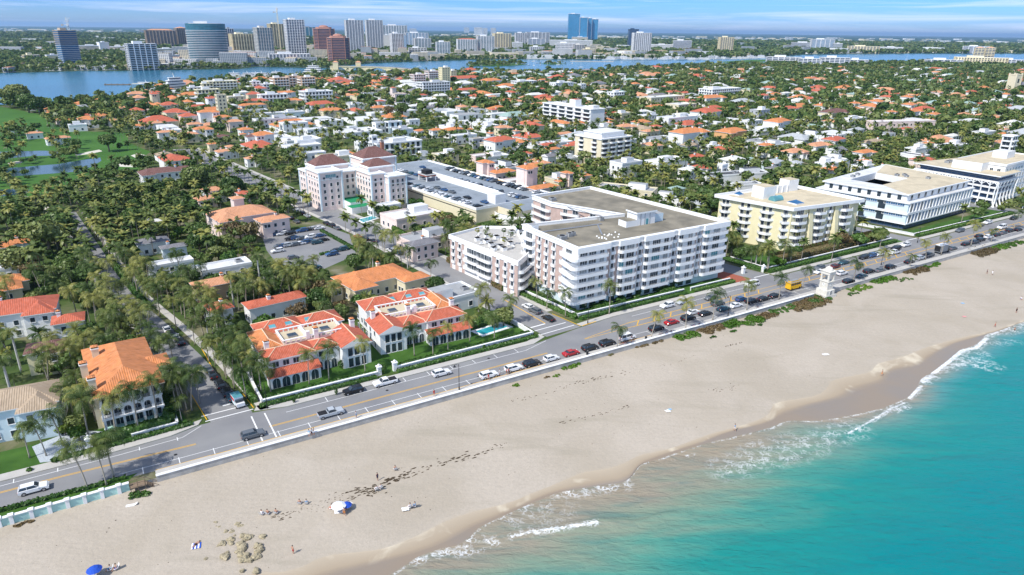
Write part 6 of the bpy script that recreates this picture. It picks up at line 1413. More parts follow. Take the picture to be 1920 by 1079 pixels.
def merge(name, items, variants, mats, label, cat):
    VV, FF, MM, TT = [], [], [], []; off_ = 0
    for x, y, vi, s_, rz in items:
        v, f, mi = variants[vi]; c, s2 = math.cos(rz)*s_, math.sin(rz)*s_
        w = np.empty_like(v); w[:, 0] = v[:, 0]*c-v[:, 1]*s2+x; w[:, 1] = v[:, 0]*s2+v[:, 1]*c+y; w[:, 2] = v[:, 2]*s_
        VV.append(w); FF.append(f+off_); MM.append(mi); TT.append(np.full(len(v), pr2.random(), np.float32)); off_ += len(v)
    if not VV: return
    V_ = np.concatenate(VV); F_ = np.concatenate(FF); M_ = np.concatenate(MM)
    me = bpy.data.meshes.new(name); me.vertices.add(len(V_)); me.vertices.foreach_set('co', V_.ravel()); me.loops.add(F_.size); me.loops.foreach_set('vertex_index', F_.ravel().astype(np.int32))
    me.polygons.add(len(F_)); me.polygons.foreach_set('loop_start', np.arange(0, F_.size, 4, dtype=np.int32)); me.polygons.foreach_set('material_index', M_.astype(np.int32))
    at = me.attributes.new('tint', 'FLOAT', 'POINT'); at.data.foreach_set('value', np.concatenate(TT))
    for m_ in mats: me.materials.append(MATS[m_])
    me.update(calc_edges=True); o = link(name, me); tag(o, label, cat, kind='stuff')
def q2(n, rad, h, size, seed, inner=.6):
    rs = np.random.RandomState(seed); lobes = [(rad*(.5*rs.rand())*math.cos(i*1.3), rad*(.5*rs.rand())*math.sin(i*1.3), h-rad*.5+rad*.35*rs.rand(), rad*(.45+.25*rs.rand()), 1.) for i in range(6)]
    v = leafcloud(n, lobes, size, rs, inner).astype(np.float32); return v, np.arange(4*n, dtype=np.int32).reshape(-1, 4), np.zeros(n, np.int32)
PM = [palm_lo(h, i, 20) for i, h in enumerate((8.5, 9.5, 7.5, 9, 10, 5, 11, 5.5))]; PFr = [palm_lo(h, i+20, 9, 1.15) for i, h in enumerate((8, 9, 7, 8.5, 9.5, 5.5, 10.5, 6))]
TMd = [q2(230, (3.4, 4.3, 2.6, 3.2, 2.2, 3.0)[i], (6.2, 7.4, 4.8, 6.3, 3.6, 5.2)[i], .50, i) for i in range(6)]; TFr = [q2(60, (3.6, 4.6, 3., 3.4, 2.8, 3.4)[i], (6.2, 7.4, 4.8, 6.3, 4.4, 5.2)[i], 1.0, i+9) for i in range(6)]
TVF = [q2(26, 5.4, 7.5, 2.1, i+30) for i in range(6)]
rz_ = lambda: pr2.uniform(0, 6.28)
merge('palm_grove', [(q[1], q[2], q[3], q[4], rz_()) for q in PL_[300-nh:]]+[(q[1], q[2], q[3], q[4], rz_()) for q in FP if q[0] < 650 and inview(q)], PM, ['palm_leaf', 'palm_bark'], 'palms filling the gardens between the middle distance houses', 'palm trees')
merge('distant_palms', [(q[1], q[2], q[3], q[4]*1.05, rz_()) for q in FP if q[0] >= 650 and inview(q)], PFr, ['palm_leaf', 'royal_bark'], 'palms scattered over the far part of the island', 'palm trees')
merge('garden_trees', [(q[1], q[2], q[3], q[4], rz_()) for q in TL_[300-len(BIG):]]+[(q[1], q[2], q[3], q[4], rz_()) for q in FT if q[0] < 700 and inview(q)], TMd, ['tree_leaf'], 'green trees filling the gardens of the middle distance', 'trees')
merge('island_woodland', [(q[1], q[2], q[3], q[4]*1.25, rz_()) for q in FT if q[0] >= 700 and inview(q)], TFr, ['tree_leaf'], 'dark tree canopy covering the far part of the island', 'trees')
# mainland trees beyond the lagoon
IT = []
yy = 1250.
LGP = ccw([G(*p) for p in LAG])
def inpoly(x, y, P):
    c = False
    for i in range(len(P)):
        x1, y1 = P[i-1]; x2, y2 = P[i]
        if (y1 > y) != (y2 > y) and x < (x2-x1)*(y-y1)/(y2-y1)+x1: c = not c
    return c
while yy < 6500:
    sp_ = 15 if yy < 2400 else (24 if yy < 4000 else 42); hw = yy*.78; xx = -hw
    while xx < hw:
        x = xx+pr2.uniform(-.5, .5)*sp_; y = yy+pr2.uniform(-.5, .5)*sp_; xx += sp_
        if yy < 1850 and occ(x, y) != 2 and GX0 < x < GX0+GW*GS and y < 1850: continue
        if pr2.random() < .35+.3*math.sin(x*.004+1)*math.sin(y*.003): continue
        if yy < 3800 and inpoly(x, y, LGP): continue
        IT.append((x, y, pr2.randrange(6), pr2.uniform(.8, 1.4)*(1 if yy < 2400 else 1.5 if yy < 4000 else 2.3), rz_()))
    yy += sp_
print('mainland', len(IT), 'palms', len(PL_), len(FP), 'trees', len(TL_), len(FT))
merge('mainland_woodland', IT, TVF, ['tree_leaf'], 'dark green tree cover spreading across the mainland behind the skyline', 'trees')
# ------------------------------------------------------------------ hedges and beach shrubs
def leafbox(pts, wdt, h, size, dens, m, seed, z=0.0):
    # leaf quads spread over a clipped hedge running along the polyline
    rs = np.random.RandomState(seed); out = []
    for (a, b), (c, d) in zip(pts[:-1], pts[1:]):
        x0, y0 = W(a, b); x1, y1 = W(c, d); l = math.hypot(x1-x0, y1-y0); n = int(l*(2*h+wdt)*dens); t = rs.rand(n); s_ = rs.rand(n)*(2*h+wdt)
        o = np.where(s_ < h, -wdt/2, np.where(s_ < h+wdt, s_-h-wdt/2, wdt/2)); zz = np.where(s_ < h, s_, np.where(s_ < h+wdt, h, s_-h-wdt))
        nx, ny = -(y1-y0)/l, (x1-x0)/l; C_ = np.stack((x0+(x1-x0)*t+nx*o, y0+(y1-y0)*t+ny*o, z+zz), 1)+rs.normal(scale=.06, size=(n, 3))
        N_ = rs.normal(scale=.5, size=(n, 3)); N_[:, 0] += nx*np.sign(o)*(s_ < h)+nx*(s_ > h+wdt); N_[:, 1] += ny*np.sign(o); N_[:, 2] += .8; N_ /= np.linalg.norm(N_, axis=1)[:, None]
        A = np.cross(N_, rs.normal(size=(n, 3))); A /= np.linalg.norm(A, axis=1)[:, None]; B_ = np.cross(N_, A); q = size*(.6+.8*rs.rand(n))[:, None]
        out.append(np.stack((C_-A*q-B_*q, C_+A*q-B_*q*.8, C_+A*q+B_*q, C_-A*q*.8+B_*q), 1).reshape(-1, 3))
    return np.concatenate(out)
def hedge(pts, wdt, h, label, m='hedge_leaf', dens=16, size=.17, z=0):
    B = thing('hedge', label, 'hedge', (0, 0, 0), 0, 'clipped hedges')
    mb = MB()
    for (a, b), (c, d) in zip(pts[:-1], pts[1:]):
        x0, y0 = W(a, b); x1, y1 = W(c, d); mb.obox((x0+x1)/2, (y0+y1)/2, z, z+h-.03, math.hypot(x1-x0, y1-y0), wdt-.1, math.atan2(y1-y0, x1-x0), 'hedge_leaf')
    mb.build('body', B); link('foliage', quad_mesh('hedge_mesh', leafbox(pts, wdt, h, size, dens, m, int(abs(pts[0][0]*7))+3, z), m), B)
hedge([(-7.5, 15.6), (20, 15.6)], 1.1, .8, 'low hedge outside the garden wall of the left white villa'); hedge([(25.5, 15.7), (67, 16.2)], 1.1, .8, 'low hedge outside the garden wall of the right white villa')
hedge([(-6, 17.6), (19, 17.8)], 1.0, 1.1, 'hedge inside the garden wall of the left white villa'); hedge([(27, 18.0), (66, 18.6)], 1.2, 1.2, 'hedge inside the garden wall of the right white villa')
hedge([(85, 20.2), (128, 20.4)], 1.6, .9, 'low hedge before the condominium wall left of the entrance'); hedge([(131, 20.4), (150, 20.4)], 1.6, .9, 'short low hedge before the condominium wall near the brick drive'); hedge([(84, 22.6), (128, 22.8)], 1.2, 1.2, 'hedge behind the condominium wall')
hedge([(84, 21), (80.2, 48)], 1.4, 1.0, 'hedge along the pavement on the left side of the condominium'); hedge([(86.5, 23), (82.5, 48)], 1.0, 1.3, 'inner hedge on the left side of the condominium')
hedge([(79, 52), (76.5, 88)], 5.0, 1.8, 'broad hedge bank under the terrace wing', 'dry_leaf'); hedge([(80.5, 50), (77, 88)], 3.0, 2.4, 'green hedge at the foot of the terrace wing')
hedge([(169, 21), (246, 21)], 1.6, 1.3, 'long hedge before the yellow condominium'); hedge([(180, 27.5), (244, 28)], 6.5, 2.6, 'broad brownish hedge bank before the yellow condominium', 'dry_leaf')
hedge([(168, 22), (166, 40)], 1.5, 1.4, 'hedge beside the side road left of the yellow condominium'); hedge([(262, 21), (342, 21)], 1.8, 1.2, 'long hedge before the white office block'); hedge([(358, 21), (480, 21.5)], 3.2, 1.6, 'hedge before the arcaded office block')
hedge([(-46, 14.6), (-21.5, 15.6)], 1.3, .6, 'low clipped hedge before the arcaded mansion'); hedge([(-25.5, 18.2), (-24.5, 30)], 2.2, 2.2, 'tall hedge right of the arcaded mansion'); hedge([(-40, 17.3), (-25.5, 18)], 2.4, 1.8, 'rounded hedge in front of the arcaded mansion')
hedge([(-90, 14.7), (-59, 14.7)], .9, .7, 'clipped hedge along the kerb at the left edge'); hedge([(-90, 16.3), (-59, 16.3)], .9, .9, 'second clipped hedge behind the kerb hedge at the left edge')
hedge([(-90, 2.0), (-58, 1.9), (-35, 1.4)], .6, .7, 'narrow hedge between the road and the lawn above the turquoise wall')
hedge([(-8, 18), (-9.6, 34)], 1.2, 1.4, 'hedge along the side road beside the left villa'); hedge([(60.5, 96), (58, 130)], 1.4, 2.2, 'tall hedge along the street beside the pool club', 'lime_leaf') if False else hedge([(73.8, 104), (72.2, 135)], 1.6, 2.4, 'tall hedge along the street beside the pink pool club', 'lime_leaf')
hedge([(-24, 90), (-32, 150)], 1.6, 2.2, 'long hedge along the right side of the left side road'); hedge([(52, 100), (46, 150)], 1.2, .9, 'low hedge round the street side parking lot'); hedge([(36, 118), (50, 121)], 1.0, .8, 'low hedge dividing the street side parking lot')
def shrub(px, py, w, d, h, m, label, z=-.8):
    if px > 1050: w *= 1.3; d *= 1.45
    x, y = G(px, py, z); rs = np.random.RandomState(int(px)); lobes = [(rs.uniform(-.5, .5)*w, rs.uniform(-.4, .4)*d, 0, rs.uniform(.55, .95)*h, 1.) for _ in range(int(6+w*d*.5))]
    n = int(110*w*d*.55+150); v = leafcloud(n, lobes, .16, rs, .6); c, s_ = math.cos(AR), math.sin(AR); v = np.stack((v[:, 0]*c-v[:, 1]*s_, v[:, 0]*s_+v[:, 1]*c, np.abs(v[:, 2])), 1)
    t = thing('beach_shrub', label, 'shrub', (x, y, z), 0, 'beach shrubs along the sea wall'); link('foliage', quad_mesh('shrub_mesh', v, m), t)
    mb = MB()
    for l in lobes[:8]: mb.tube([(l[0]*.6*c-l[1]*.6*s_, l[0]*.6*s_+l[1]*.6*c, -.1), (l[0]*c-l[1]*s_, l[0]*s_+l[1]*c, l[3]*.6)], [.05, .02], 4, 'bark')
    mb.build('stems', t)
for q in ((1060, 687, 6, 2.6, .9, 'grape_leaf', 'long bright green sea grape shrub against the wall by the white hatchback'), (1075, 676, 3, 1.6, .8, 'hedge_leaf', 'dark tip of the shrub patch by the sea wall'), (1140, 664, 3.4, 1.8, .7, 'dry_leaf', 'brown dry shrub on the sand below the first beach palm'), (1165, 655, 2.2, 1.2, .6, 'hedge_leaf', 'small shrub at the foot of the first beach palm'),
 (1200, 648, 3.6, 1.8, .8, 'dry_leaf', 'brown shrub under the bicycle rack'), (1228, 641, 3, 1.6, .8, 'dry_leaf', 'dry olive shrub under the second beach palm'), (1287, 630, 5, 2.8, 1.4, 'grape_leaf', 'bright green sea grape shrub opposite the condominium'), (1335, 618, 6.5, 3, 1.3, 'dry_leaf', 'brown and olive shrub between two bright green ones'), (1372, 608, 4.5, 3, 1.5, 'grape_leaf', 'tall bright green shrub opposite the entrance drive'), (1408, 601, 6.5, 3.4, 1.5, 'grape_leaf', 'largest bright green shrub on the dune'), (1438, 592, 5, 2.4, 1.2, 'dry_leaf', 'brown shrub at the right end of the green dune shrubs'),
 (1515, 570, 12, 5, 1.5, 'dry_leaf', 'large brown shrub bank left of the clock tower'), (1470, 582, 8, 3, .9, 'hedge_leaf', 'low green shrub bank below the wall before the clock tower'), (1530, 562, 7, 3.6, 1.4, 'hedge_leaf', 'green shrub directly left of the clock tower'), (1610, 541, 7, 3, .9, 'grape_leaf', 'low green shrub just right of the clock tower'), (1655, 525, 9, 3.4, 1.5, 'grape_leaf', 'long green dune shrub right of the clock tower'), (1600, 551, 4, 1.6, .4, 'hedge_leaf', 'creeping shrub on the sand by the clock tower'),
 (1715, 508, 9, 4.5, 1.4, 'dry_leaf', 'brown shrub bank on the dune with a palm behind'), (1740, 497, 8, 4, 1.1, 'grape_leaf', 'pale green shrub right of the brown shrub bank'), (1695, 525, 5, 2, .4, 'hedge_leaf', 'creeping green patch below the brown shrub bank'), (1840, 472, 12, 6, 1.6, 'dry_leaf', 'big brown shrub bank opposite the office fins'), (1868, 466, 7, 4, 1.2, 'grape_leaf', 'green shrub right of the big brown bank'), (1900, 458, 12, 3.5, .9, 'grape_leaf', 'low green dune shrub at the right edge'),
 (965, 724, 2, 1.2, .35, 'grape_leaf', 'tiny green tuft on the sand below the wall'), (1045, 705, 2.2, .9, .3, 'grape_leaf', 'small green creeper patch on the sand'), (1025, 708, 1.5, .7, .2, 'dry_leaf', 'faint dry creeper patch beside the green one'), (1336, 632, 2.2, .8, .35, 'hedge_leaf', 'small green patch below the brown dune shrub'), (1376, 622, 1.6, .9, .4, 'hedge_leaf', 'small green clump below the tall bright shrub'), (1425, 610, 1.6, .8, .35, 'hedge_leaf', 'small green clump below the largest dune shrub'),
 (260, 928, 3, 1.8, .8, 'hedge_leaf', 'green shrub under the wooden beach steps'), (85, 962, 3, .8, .3, 'grape_leaf', 'small weed patch at the foot of the turquoise wall'), (40, 984, 4, .8, .4, 'dry_leaf', 'dry grass heap at the foot of the turquoise wall'), (3, 962, 1.4, 1.2, 1.0, 'hedge_leaf', 'round bush behind the turquoise wall')): shrub(*q)
def bush(px, py, r, h, label, m='hedge_leaf'):
    x, y = G(px, py, 0); rs = np.random.RandomState(int(px+py)); lobes = [(rs.uniform(-.3, .3)*r, rs.uniform(-.3, .3)*r, h*.5, h*.62, 1.) for _ in range(5)]; v = leafcloud(int(260*r), lobes, .15, rs, .7); v[:, 2] = np.abs(v[:, 2]); v[:, :2] *= r/h*1.1
    t = thing('bush', label, 'bush', (x, y, 0), 0, 'clipped garden bushes'); link('foliage', quad_mesh('bush_mesh', v, m), t); mb = MB(); mb.tube([(0, 0, 0), (0, 0, h*.5)], [.08, .05], 5, 'bark'); mb.build('trunk', t)
for q in ((1095, 580, 1.5, 3.4, 'round topped bush at the condominium corner'), (1117, 577, 1.9, 1.4, 'flat clipped bush left on the condominium lawn'), (1136, 573, 2.2, 1.5, 'flat clipped bush beside the round topped one'), (1135, 567, 1.2, 2.4, 'dark bush against the condominium glass'), (1163, 564, 2.2, 1.5, 'flat clipped bush in the middle of the condominium lawn'), (1197, 556, 1.4, 3.2, 'lollipop bush before the condominium middle'), (1192, 560, 1.5, 1.3, 'low bush under the lollipop bush'), (1245, 545, 3, 1.6, 'long clipped bush right on the condominium lawn'), (1262, 538, 2.2, 3.4, 'tall dense bush against the condominium'), (1297, 527, 2.4, 3.4, 'round tree-like bush before the driveway'), (1250, 530, 1.2, 3.6, 'narrow upright bush by the tall dense bush'), (530, 505, 2, 1.6, 'round bush by the parking lot'), (526, 400, 2.6, 3.2, 'round bush before the pink hotel'), (552, 756, .5, 1.4, 'small cone bush by the left villa wall'), (631, 741, .6, 1.8, 'tall cone bush outside the left villa wall'), (830, 680, .5, 1.2, 'small round bush outside the right villa wall'), (908, 657, .6, 1.6, 'cone bush outside the right villa wall end'), (104, 866, .8, .9, 'clipped ball bush by the gate post at the left'), (55, 884, .6, .7, 'small ball bush on the hedge line at the left edge'), (715, 700, 1.6, 2.6, 'dense bush behind the villa gate'), (640, 690, 1.2, 2.2, 'dark bush beside the left villa doors')): bush(*q)
# ------------------------------------------------------------------ city skyline across the lagoon
def top_h(x, y, py):
    lo, hi = 0., 400.
    for _ in range(40):
        m_ = (lo+hi)/2
        if proj(x, y, m_)[1] > py: lo = m_
        else: hi = m_
    return lo
mat('hotel_cream', (.80, .70, .46), .8, .06, .1); mat('office_stone', (.62, .60, .56), .8, .06, .1); mat('copper', (.40, .20, .15), .7, .1, .1); mat('far_wall', (.70, .70, .68), .8, .06, .1, kind='grid'); mat('far_cream', (.68, .60, .45), .8, .06, .1, kind='grid'); mat('far_grey', (.42, .45, .47), .8, .06, .1, kind='grid')
def tower(xl, xr, yt, yb, label, wall='tower_w', glass='darkglass', style='bands', tw=12, asp=.6, fh=3.6, name='tower', cat='high-rise', piers=4, crown=None, roofm='deck_w'):
    cx_ = (xl+xr)/2; x, y = G(cx_, yb); h = top_h(x, y, yt); s_ = sc_px(cx_, yb, 0)
    cx_ -= (proj(x, y, h*.5)[0]-cx_); x, y = G(cx_, yb); h = top_h(x, y, yt)
    base = math.atan2(y, x)-PI/2; t = R(tw); w = (xr-xl)*s_/(abs(math.cos(t))+asp*abs(math.sin(t))); d = w*asp
    B = Bld(name, label, cat, (x, y, 0), base+t); a, b = w/2, d/2
    P = rect(-a, a, -b, b)
    if style == 'oval': P = [(a*math.cos(q)*1.0, b*math.sin(q)) for q in np.linspace(0, 2*PI, 33)[:-1]]
    if style == 'oct': k = a*.42; P = [(-a+k, -b), (a-k, -b), (a, -b+k), (a, b-k), (a-k, b), (-a+k, b), (-a, b-k), (-a, -b+k)]
    if style in ('plain', 'grid'):
        mb = MB(); mb.prism(P, 0, h, wall, roofm); B.part('wall', mb); mb = MB(); mb.ring(P, .6, h-1, h+1.2, 'tower_w', 1.2); B.part('parapet', mb)
        if w > 14: mb = MB(); mb.box(-a*.3, a*.3, -b*.4, b*.4, h, h+4, 'tower_w', roofm); B.part('penthouse', mb)
        return B
    mb = MB(); mb.prism(inset(P, min(a, b)*.06), 0, h-.6, glass, roofm); B.part('glazing', mb)
    n = max(3, min(34, int(h/fh))); f = h/n
    for k in range(1, n+1):
        if style == 'curtain' and k < n: continue
        z = k*f; mb = MB(); th = .34*f if style in ('bands', 'oct') else (.24*f if style == 'oval' else .38*f)
        Q = P; wl_ = wall if not (wall == 'brown_ap' and glass == 'glass_b' and k < n*.6) else 'tower_w'; th = th*.5 if wl_ != wall else th
        if style == 'oval' and k > n-4: Q = inset(P, (k-(n-4))*a*.05)
        mb.prism(Q, z-th, z, wl_, roofm, bot=True); B.part('floor_band', mb)
    if piers:
        for i in range(len(P) if style != 'oval' else 0):
            p0, p1 = P[i], P[(i+1) % len(P)]; l = math.hypot(p1[0]-p0[0], p1[1]-p0[1])
            if style == 'oct': m_ = 1
            else: m_ = piers if i in (0, 2) else max(1, int(piers*asp))
            for j in range(m_+1):
                if style == 'oct' and j == m_: continue
                q = at_(p0, p1, l*j/m_); mb = MB(); wd_ = w*.009+.25; mb.box(q[0]-wd_, q[0]+wd_, q[1]-wd_, q[1]+wd_, 0, h+.3, wall if style != 'curtain' else 'tower_w'); B.part('pier', mb)
    mb = MB()
    if crown == 'hip': hip(mb, -a*.85, a*.85, -b*.85, b*.85, h+.5, h*.06, 'tile_p', .5)
    elif crown == 'dome': mb.prism(inset(P, a*.25), h, h+4, wall, 'copper'); mb.sphere((0, 0, h+4), a*.45, b*.45, 5, 'copper', 12, 4, 0)
    elif crown == 'red': hip(mb, -a*.95, a*.95, -b*.95, b*.95, h+.3, 3, 'tile_r', .5)
    else: mb.box(-a*.55, a*.1, -b*.5, b*.5, h, h+4.5, wall, roofm)
    B.part('roof_plant' if crown is None else 'roof', mb); return B
tower(108, 146, 57, 124, 'unfinished tower with bare brown upper floors and blue glass below, leftmost by the water', 'brown_ap', 'glass_b', 'bands', 20, .8, piers=0)
tower(241, 293, 82, 132, 'white slab tower with black balcony stripes standing on the waterfront', 'tower_w', 'dark', 'bands', 15, .45, 3.2, piers=5)
tower(276, 329, 57, 92, 'brown twin-gabled apartment tower, left one of the brown pair', 'brown_ap', 'darkglass', 'bands', 10, .35, piers=9, crown='hip')
tower(329, 352, 53, 91, 'slimmer brown apartment tower beside the brown pair', 'brown_ap', 'darkglass', 'bands', 20, .9, piers=5, crown='hip')
tower(354, 425, 44, 121, 'broad oval teal glass tower with white balcony rings', 'tower_w', 'tealglass', 'oval', 0, .6, 3.6)
tower(424, 440, 54, 100, 'dark glass tower just right of the oval tower', 'far_grey', 'darkglass', 'curtain', 10, .8)
tower(432, 477, 64, 104, 'cream apartment tower with dark window columns', 'hotel_cream', 'dark', 'bands', 20, .5, 3.4, piers=8, crown=None)
tower(478, 512, 52, 110, 'grey stepped office tower with green glass', 'office_stone', 'tealglass', 'bands', 20, .8, piers=6)
tower(483, 505, 45, 109, 'set-back crown of the grey office tower', 'office_stone', 'tealglass', 'bands', 20, .8, piers=3) if False else None
tower(504, 534, 45, 97, 'cream tower under construction behind the tower crane', 'hotel_cream', 'dark', 'bands', 20, .7, piers=5)
tower(535, 572, 37, 108, 'tall white gridded office tower with notched top', 'tower_w', 'darkglass', 'bands', 15, .7, 4.2, piers=7)
tower(505, 580, 101, 118, 'low white podium block in front of the gridded towers', 'tower_w', 'darkglass', 'bands', 8, .3, piers=12)
tower(567, 592, 51, 75, 'distant blue green glass slab behind the white office tower', 'far_grey', 'tealglass', 'curtain', 5, .3)
tower(590, 628, 54, 110, 'taller brown octagonal office tower with copper top', 'copper', 'darkglass', 'oct', 0, 1., 3.6, crown='dome')
tower(615, 655, 71, 119, 'shorter brown octagonal office tower nearest the bridge', 'copper', 'darkglass', 'oct', 0, 1., 3.6, crown='dome')
tower(648, 682, 38, 101, 'left tower of the tall white twin slabs', 'tower_w', 'darkglass', 'bands', 12, .5, 3.2, piers=6)
tower(686, 718, 38, 98, 'right tower of the tall white twin slabs', 'tower_w', 'darkglass', 'bands', 12, .5, 3.2, piers=6)
tower(718, 763, 48, 90, 'wide white balcony slab behind the twin towers', 'tower_w', 'tealglass', 'bands', 8, .3, piers=9)
tower(718, 732, 66, 95, 'blank pale grey block right of the twins', 'office_stone', 'darkglass', 'plain', 5, .8)
tower(731, 757, 63, 105, 'white office cube with rows of black windows', 'tower_w', 'dark', 'bands', 18, .8, 3.6, piers=7)
tower(757, 762, 66, 102, 'blue glass sliver beside the white office cube', 'far_grey', 'skyglass', 'curtain', 5, .8)
tower(760, 803, 62, 92, 'pale blue white slab pair behind the parking deck', 'tower_w', 'skyglass', 'bands', 8, .3, piers=7)
tower(776, 808, 72, 98, 'short pale blue tower in front of the slab pair', 'tower_w', 'tealglass', 'bands', 12, .5, piers=5)
tower(766, 800, 90, 104, 'low open parking deck by the water right of the office cube', 'tower_w', 'dark', 'bands', 5, .4, 4.5, piers=6)
tower(817, 844, 79, 107, 'small white apartment block on the far waterfront', 'tower_w', 'tealglass', 'bands', 12, .5, piers=5)
tower(856, 895, 74, 102, 'white apartment block with red roof on the far waterfront', 'tower_w', 'tealglass', 'bands', 10, .5, piers=8, crown='red')
tower(893, 927, 68, 102, 'white tower right of the red roofed block', 'tower_w', 'tealglass', 'bands', 12, .6, piers=6)
tower(923, 958, 63, 97, 'cream white gridded tower at the centre of the skyline', 'hotel_cream', 'darkglass', 'bands', 15, .7, piers=6)
for a, b, c, d, l in ((870, 880, 52, 62, 'first of four tiny far towers behind the red roofed block'), (889, 905, 52, 66, 'widest of four tiny far towers'), (906, 914, 53, 66, 'third of four tiny far towers'), (920, 930, 53, 66, 'last of four tiny far towers'), (768, 781, 54, 62, 'small beige far tower behind the pale slabs')): tower(a, b, c, d, l, 'far_wall', style='plain', tw=5)
tower(965, 988, 62, 88, 'left white hospital block with vertical slots', 'tower_w', 'darkglass', 'bands', 10, .6, piers=5); tower(985, 1030, 61, 86, 'right white hospital block', 'tower_w', 'darkglass', 'bands', 10, .5, piers=6)
tower(989, 1022, 73, 90, 'low blue glass office in front of the hospital', 'tower_w', 'glass_b', 'bands', 5, .5, 4)
tower(960, 980, 80, 95, 'small white office left of the blue glass office', 'far_wall', style='plain', tw=8); tower(993, 1020, 88, 102, 'small gridded white block on the central waterfront', 'tower_w', 'darkglass', 'bands', 8, .5, piers=7)
tower(1064, 1087, 26, 79, 'tallest teal glass tower at the centre right', 'tower_w', 'skyglass', 'curtain', 8, .5, piers=0)
tower(1086, 1101, 33, 82, 'left segment of the white framed blue glass slab', 'tower_w', 'skyglass', 'curtain', 8, .6, piers=1); tower(1101, 1109, 34, 82, 'narrow middle segment of the blue glass slab', 'tower_w', 'skyglass', 'curtain', 8, 1.2, piers=1); tower(1109, 1121, 36, 82, 'right segment of the white framed blue glass slab', 'tower_w', 'skyglass', 'curtain', 8, .8, piers=1)
tower(1072, 1102, 70, 82, 'beige block in front of the blue glass slab', 'far_cream', style='plain', tw=8, asp=.4); tower(1042, 1078, 81, 102, 'pinkish slotted courthouse block by the central waterfront', 'tower_w', 'darkglass', 'bands', 5, .5, 5, piers=14)
tower(1075, 1095, 84, 103, 'grey office left of the pinkish corner block', 'office_stone', 'darkglass', 'bands', 10, .6, piers=4); tower(1092, 1116, 92, 106, 'low pinkish corner block on the waterfront', 'hotel_cream', 'darkglass', 'bands', 15, .8, 4, piers=5); tower(1030, 1110, 76, 92, 'long white civic block behind the waterfront offices', 'far_wall', style='plain', tw=5, asp=.3)
tower(1176, 1197, 55, 93, 'black glass office tower behind the white slab', 'darkglass', 'darkglass', 'curtain', 12, .8, piers=0); tower(1184, 1220, 62, 104, 'white slab tower with vertical fins above the marina', 'tower_w', 'darkglass', 'bands', 18, .5, 3.4, piers=9)
tower(1220, 1260, 84, 96, 'low white apartment row left of the stepped office', 'far_wall', style='plain', tw=5, asp=.4); tower(1261, 1296, 76, 97, 'white stepped office with dark window bands', 'tower_w', 'darkglass', 'bands', 5, .5, 4.4, piers=0)
tower(1346, 1374, 70, 101, 'cream apartment tower standing alone right of the marina', 'hotel_cream', 'darkglass', 'bands', 18, .7, 3.4, piers=6)
tower(1484, 1535, 80, 93, 'wide white hospital wing across the lagoon at the right', 'tower_w', 'darkglass', 'bands', 5, .3, 4.2, piers=0); tower(1520, 1562, 74, 96, 'white and blue apartment tower at the right skyline', 'tower_w', 'skyglass', 'bands', 8, .5, piers=5); tower(1562, 1578, 82, 97, 'small grey rounded block right of the blue white tower', 'far_grey', style='plain', tw=5)
tower(1591, 1645, 87, 100, 'long beige balcony block on the right far shore', 'hotel_cream', 'darkglass', 'bands', 5, .3, 3.4, piers=10); tower(1648, 1690, 89, 98, 'low white block right of the beige balcony block', 'far_wall', style='plain', tw=5, asp=.4); tower(1808, 1850, 87, 101, 'white towers on the far shore behind the grand hotel', 'tower_w', 'darkglass', 'bands', 5, .4, piers=5)
tower(45, 73, 103, 114, 'low cream school block left of the unfinished tower', 'hotel_cream', 'darkglass', 'bands', 15, .5, 4, piers=5, cat='building', name='building'); tower(88, 111, 104, 116, 'small yellow block beside the unfinished tower', 'hotel_cream', style='plain', tw=12, asp=.6, cat='building', name='building')
tower(146, 192, 86, 98, 'long beige convention hall behind the unfinished tower', 'far_cream', style='plain', tw=6, asp=.4, cat='building', name='building'); tower(184, 204, 80, 98, 'wedge fronted white hall right of the convention hall', 'tower_w', 'darkglass', 'plain', 20, .8, cat='building', name='building'); tower(205, 238, 88, 97, 'low tan roofed hall behind the striped slab tower', 'far_cream', style='plain', tw=5, asp=.4, cat='building', name='building')
tower(292, 332, 92, 104, 'cream arcaded retail block below the brown towers', 'far_cream', style='plain', tw=8, asp=.5, cat='building', name='building'); tower(293, 335, 104, 119, 'white theatre with grey roof on the left far shore', 'tower_w', style='plain', tw=20, asp=.6, roofm='deck_g', cat='building', name='building'); tower(333, 354, 94, 106, 'pinkish hall between theatre and oval tower', 'far_cream', style='plain', tw=8, cat='building', name='building')
tower(262, 274, 57, 66, 'lone grey block on the far left horizon', 'far_grey', style='plain', tw=5); tower(1313, 1328, 53, 62, 'distant white power station block on the horizon', 'far_wall', style='plain', tw=5); tower(1872, 1910, 80, 84, 'far low block on the right horizon', 'far_wall', style='plain', tw=5, asp=.4)
tower(450, 478, 106, 124, 'low orange roofed waterfront block right of the oval tower', 'hotel_cream', 'darkglass', 'bands', 10, .5, 4, crown='hip', piers=5, cat='building', name='building')
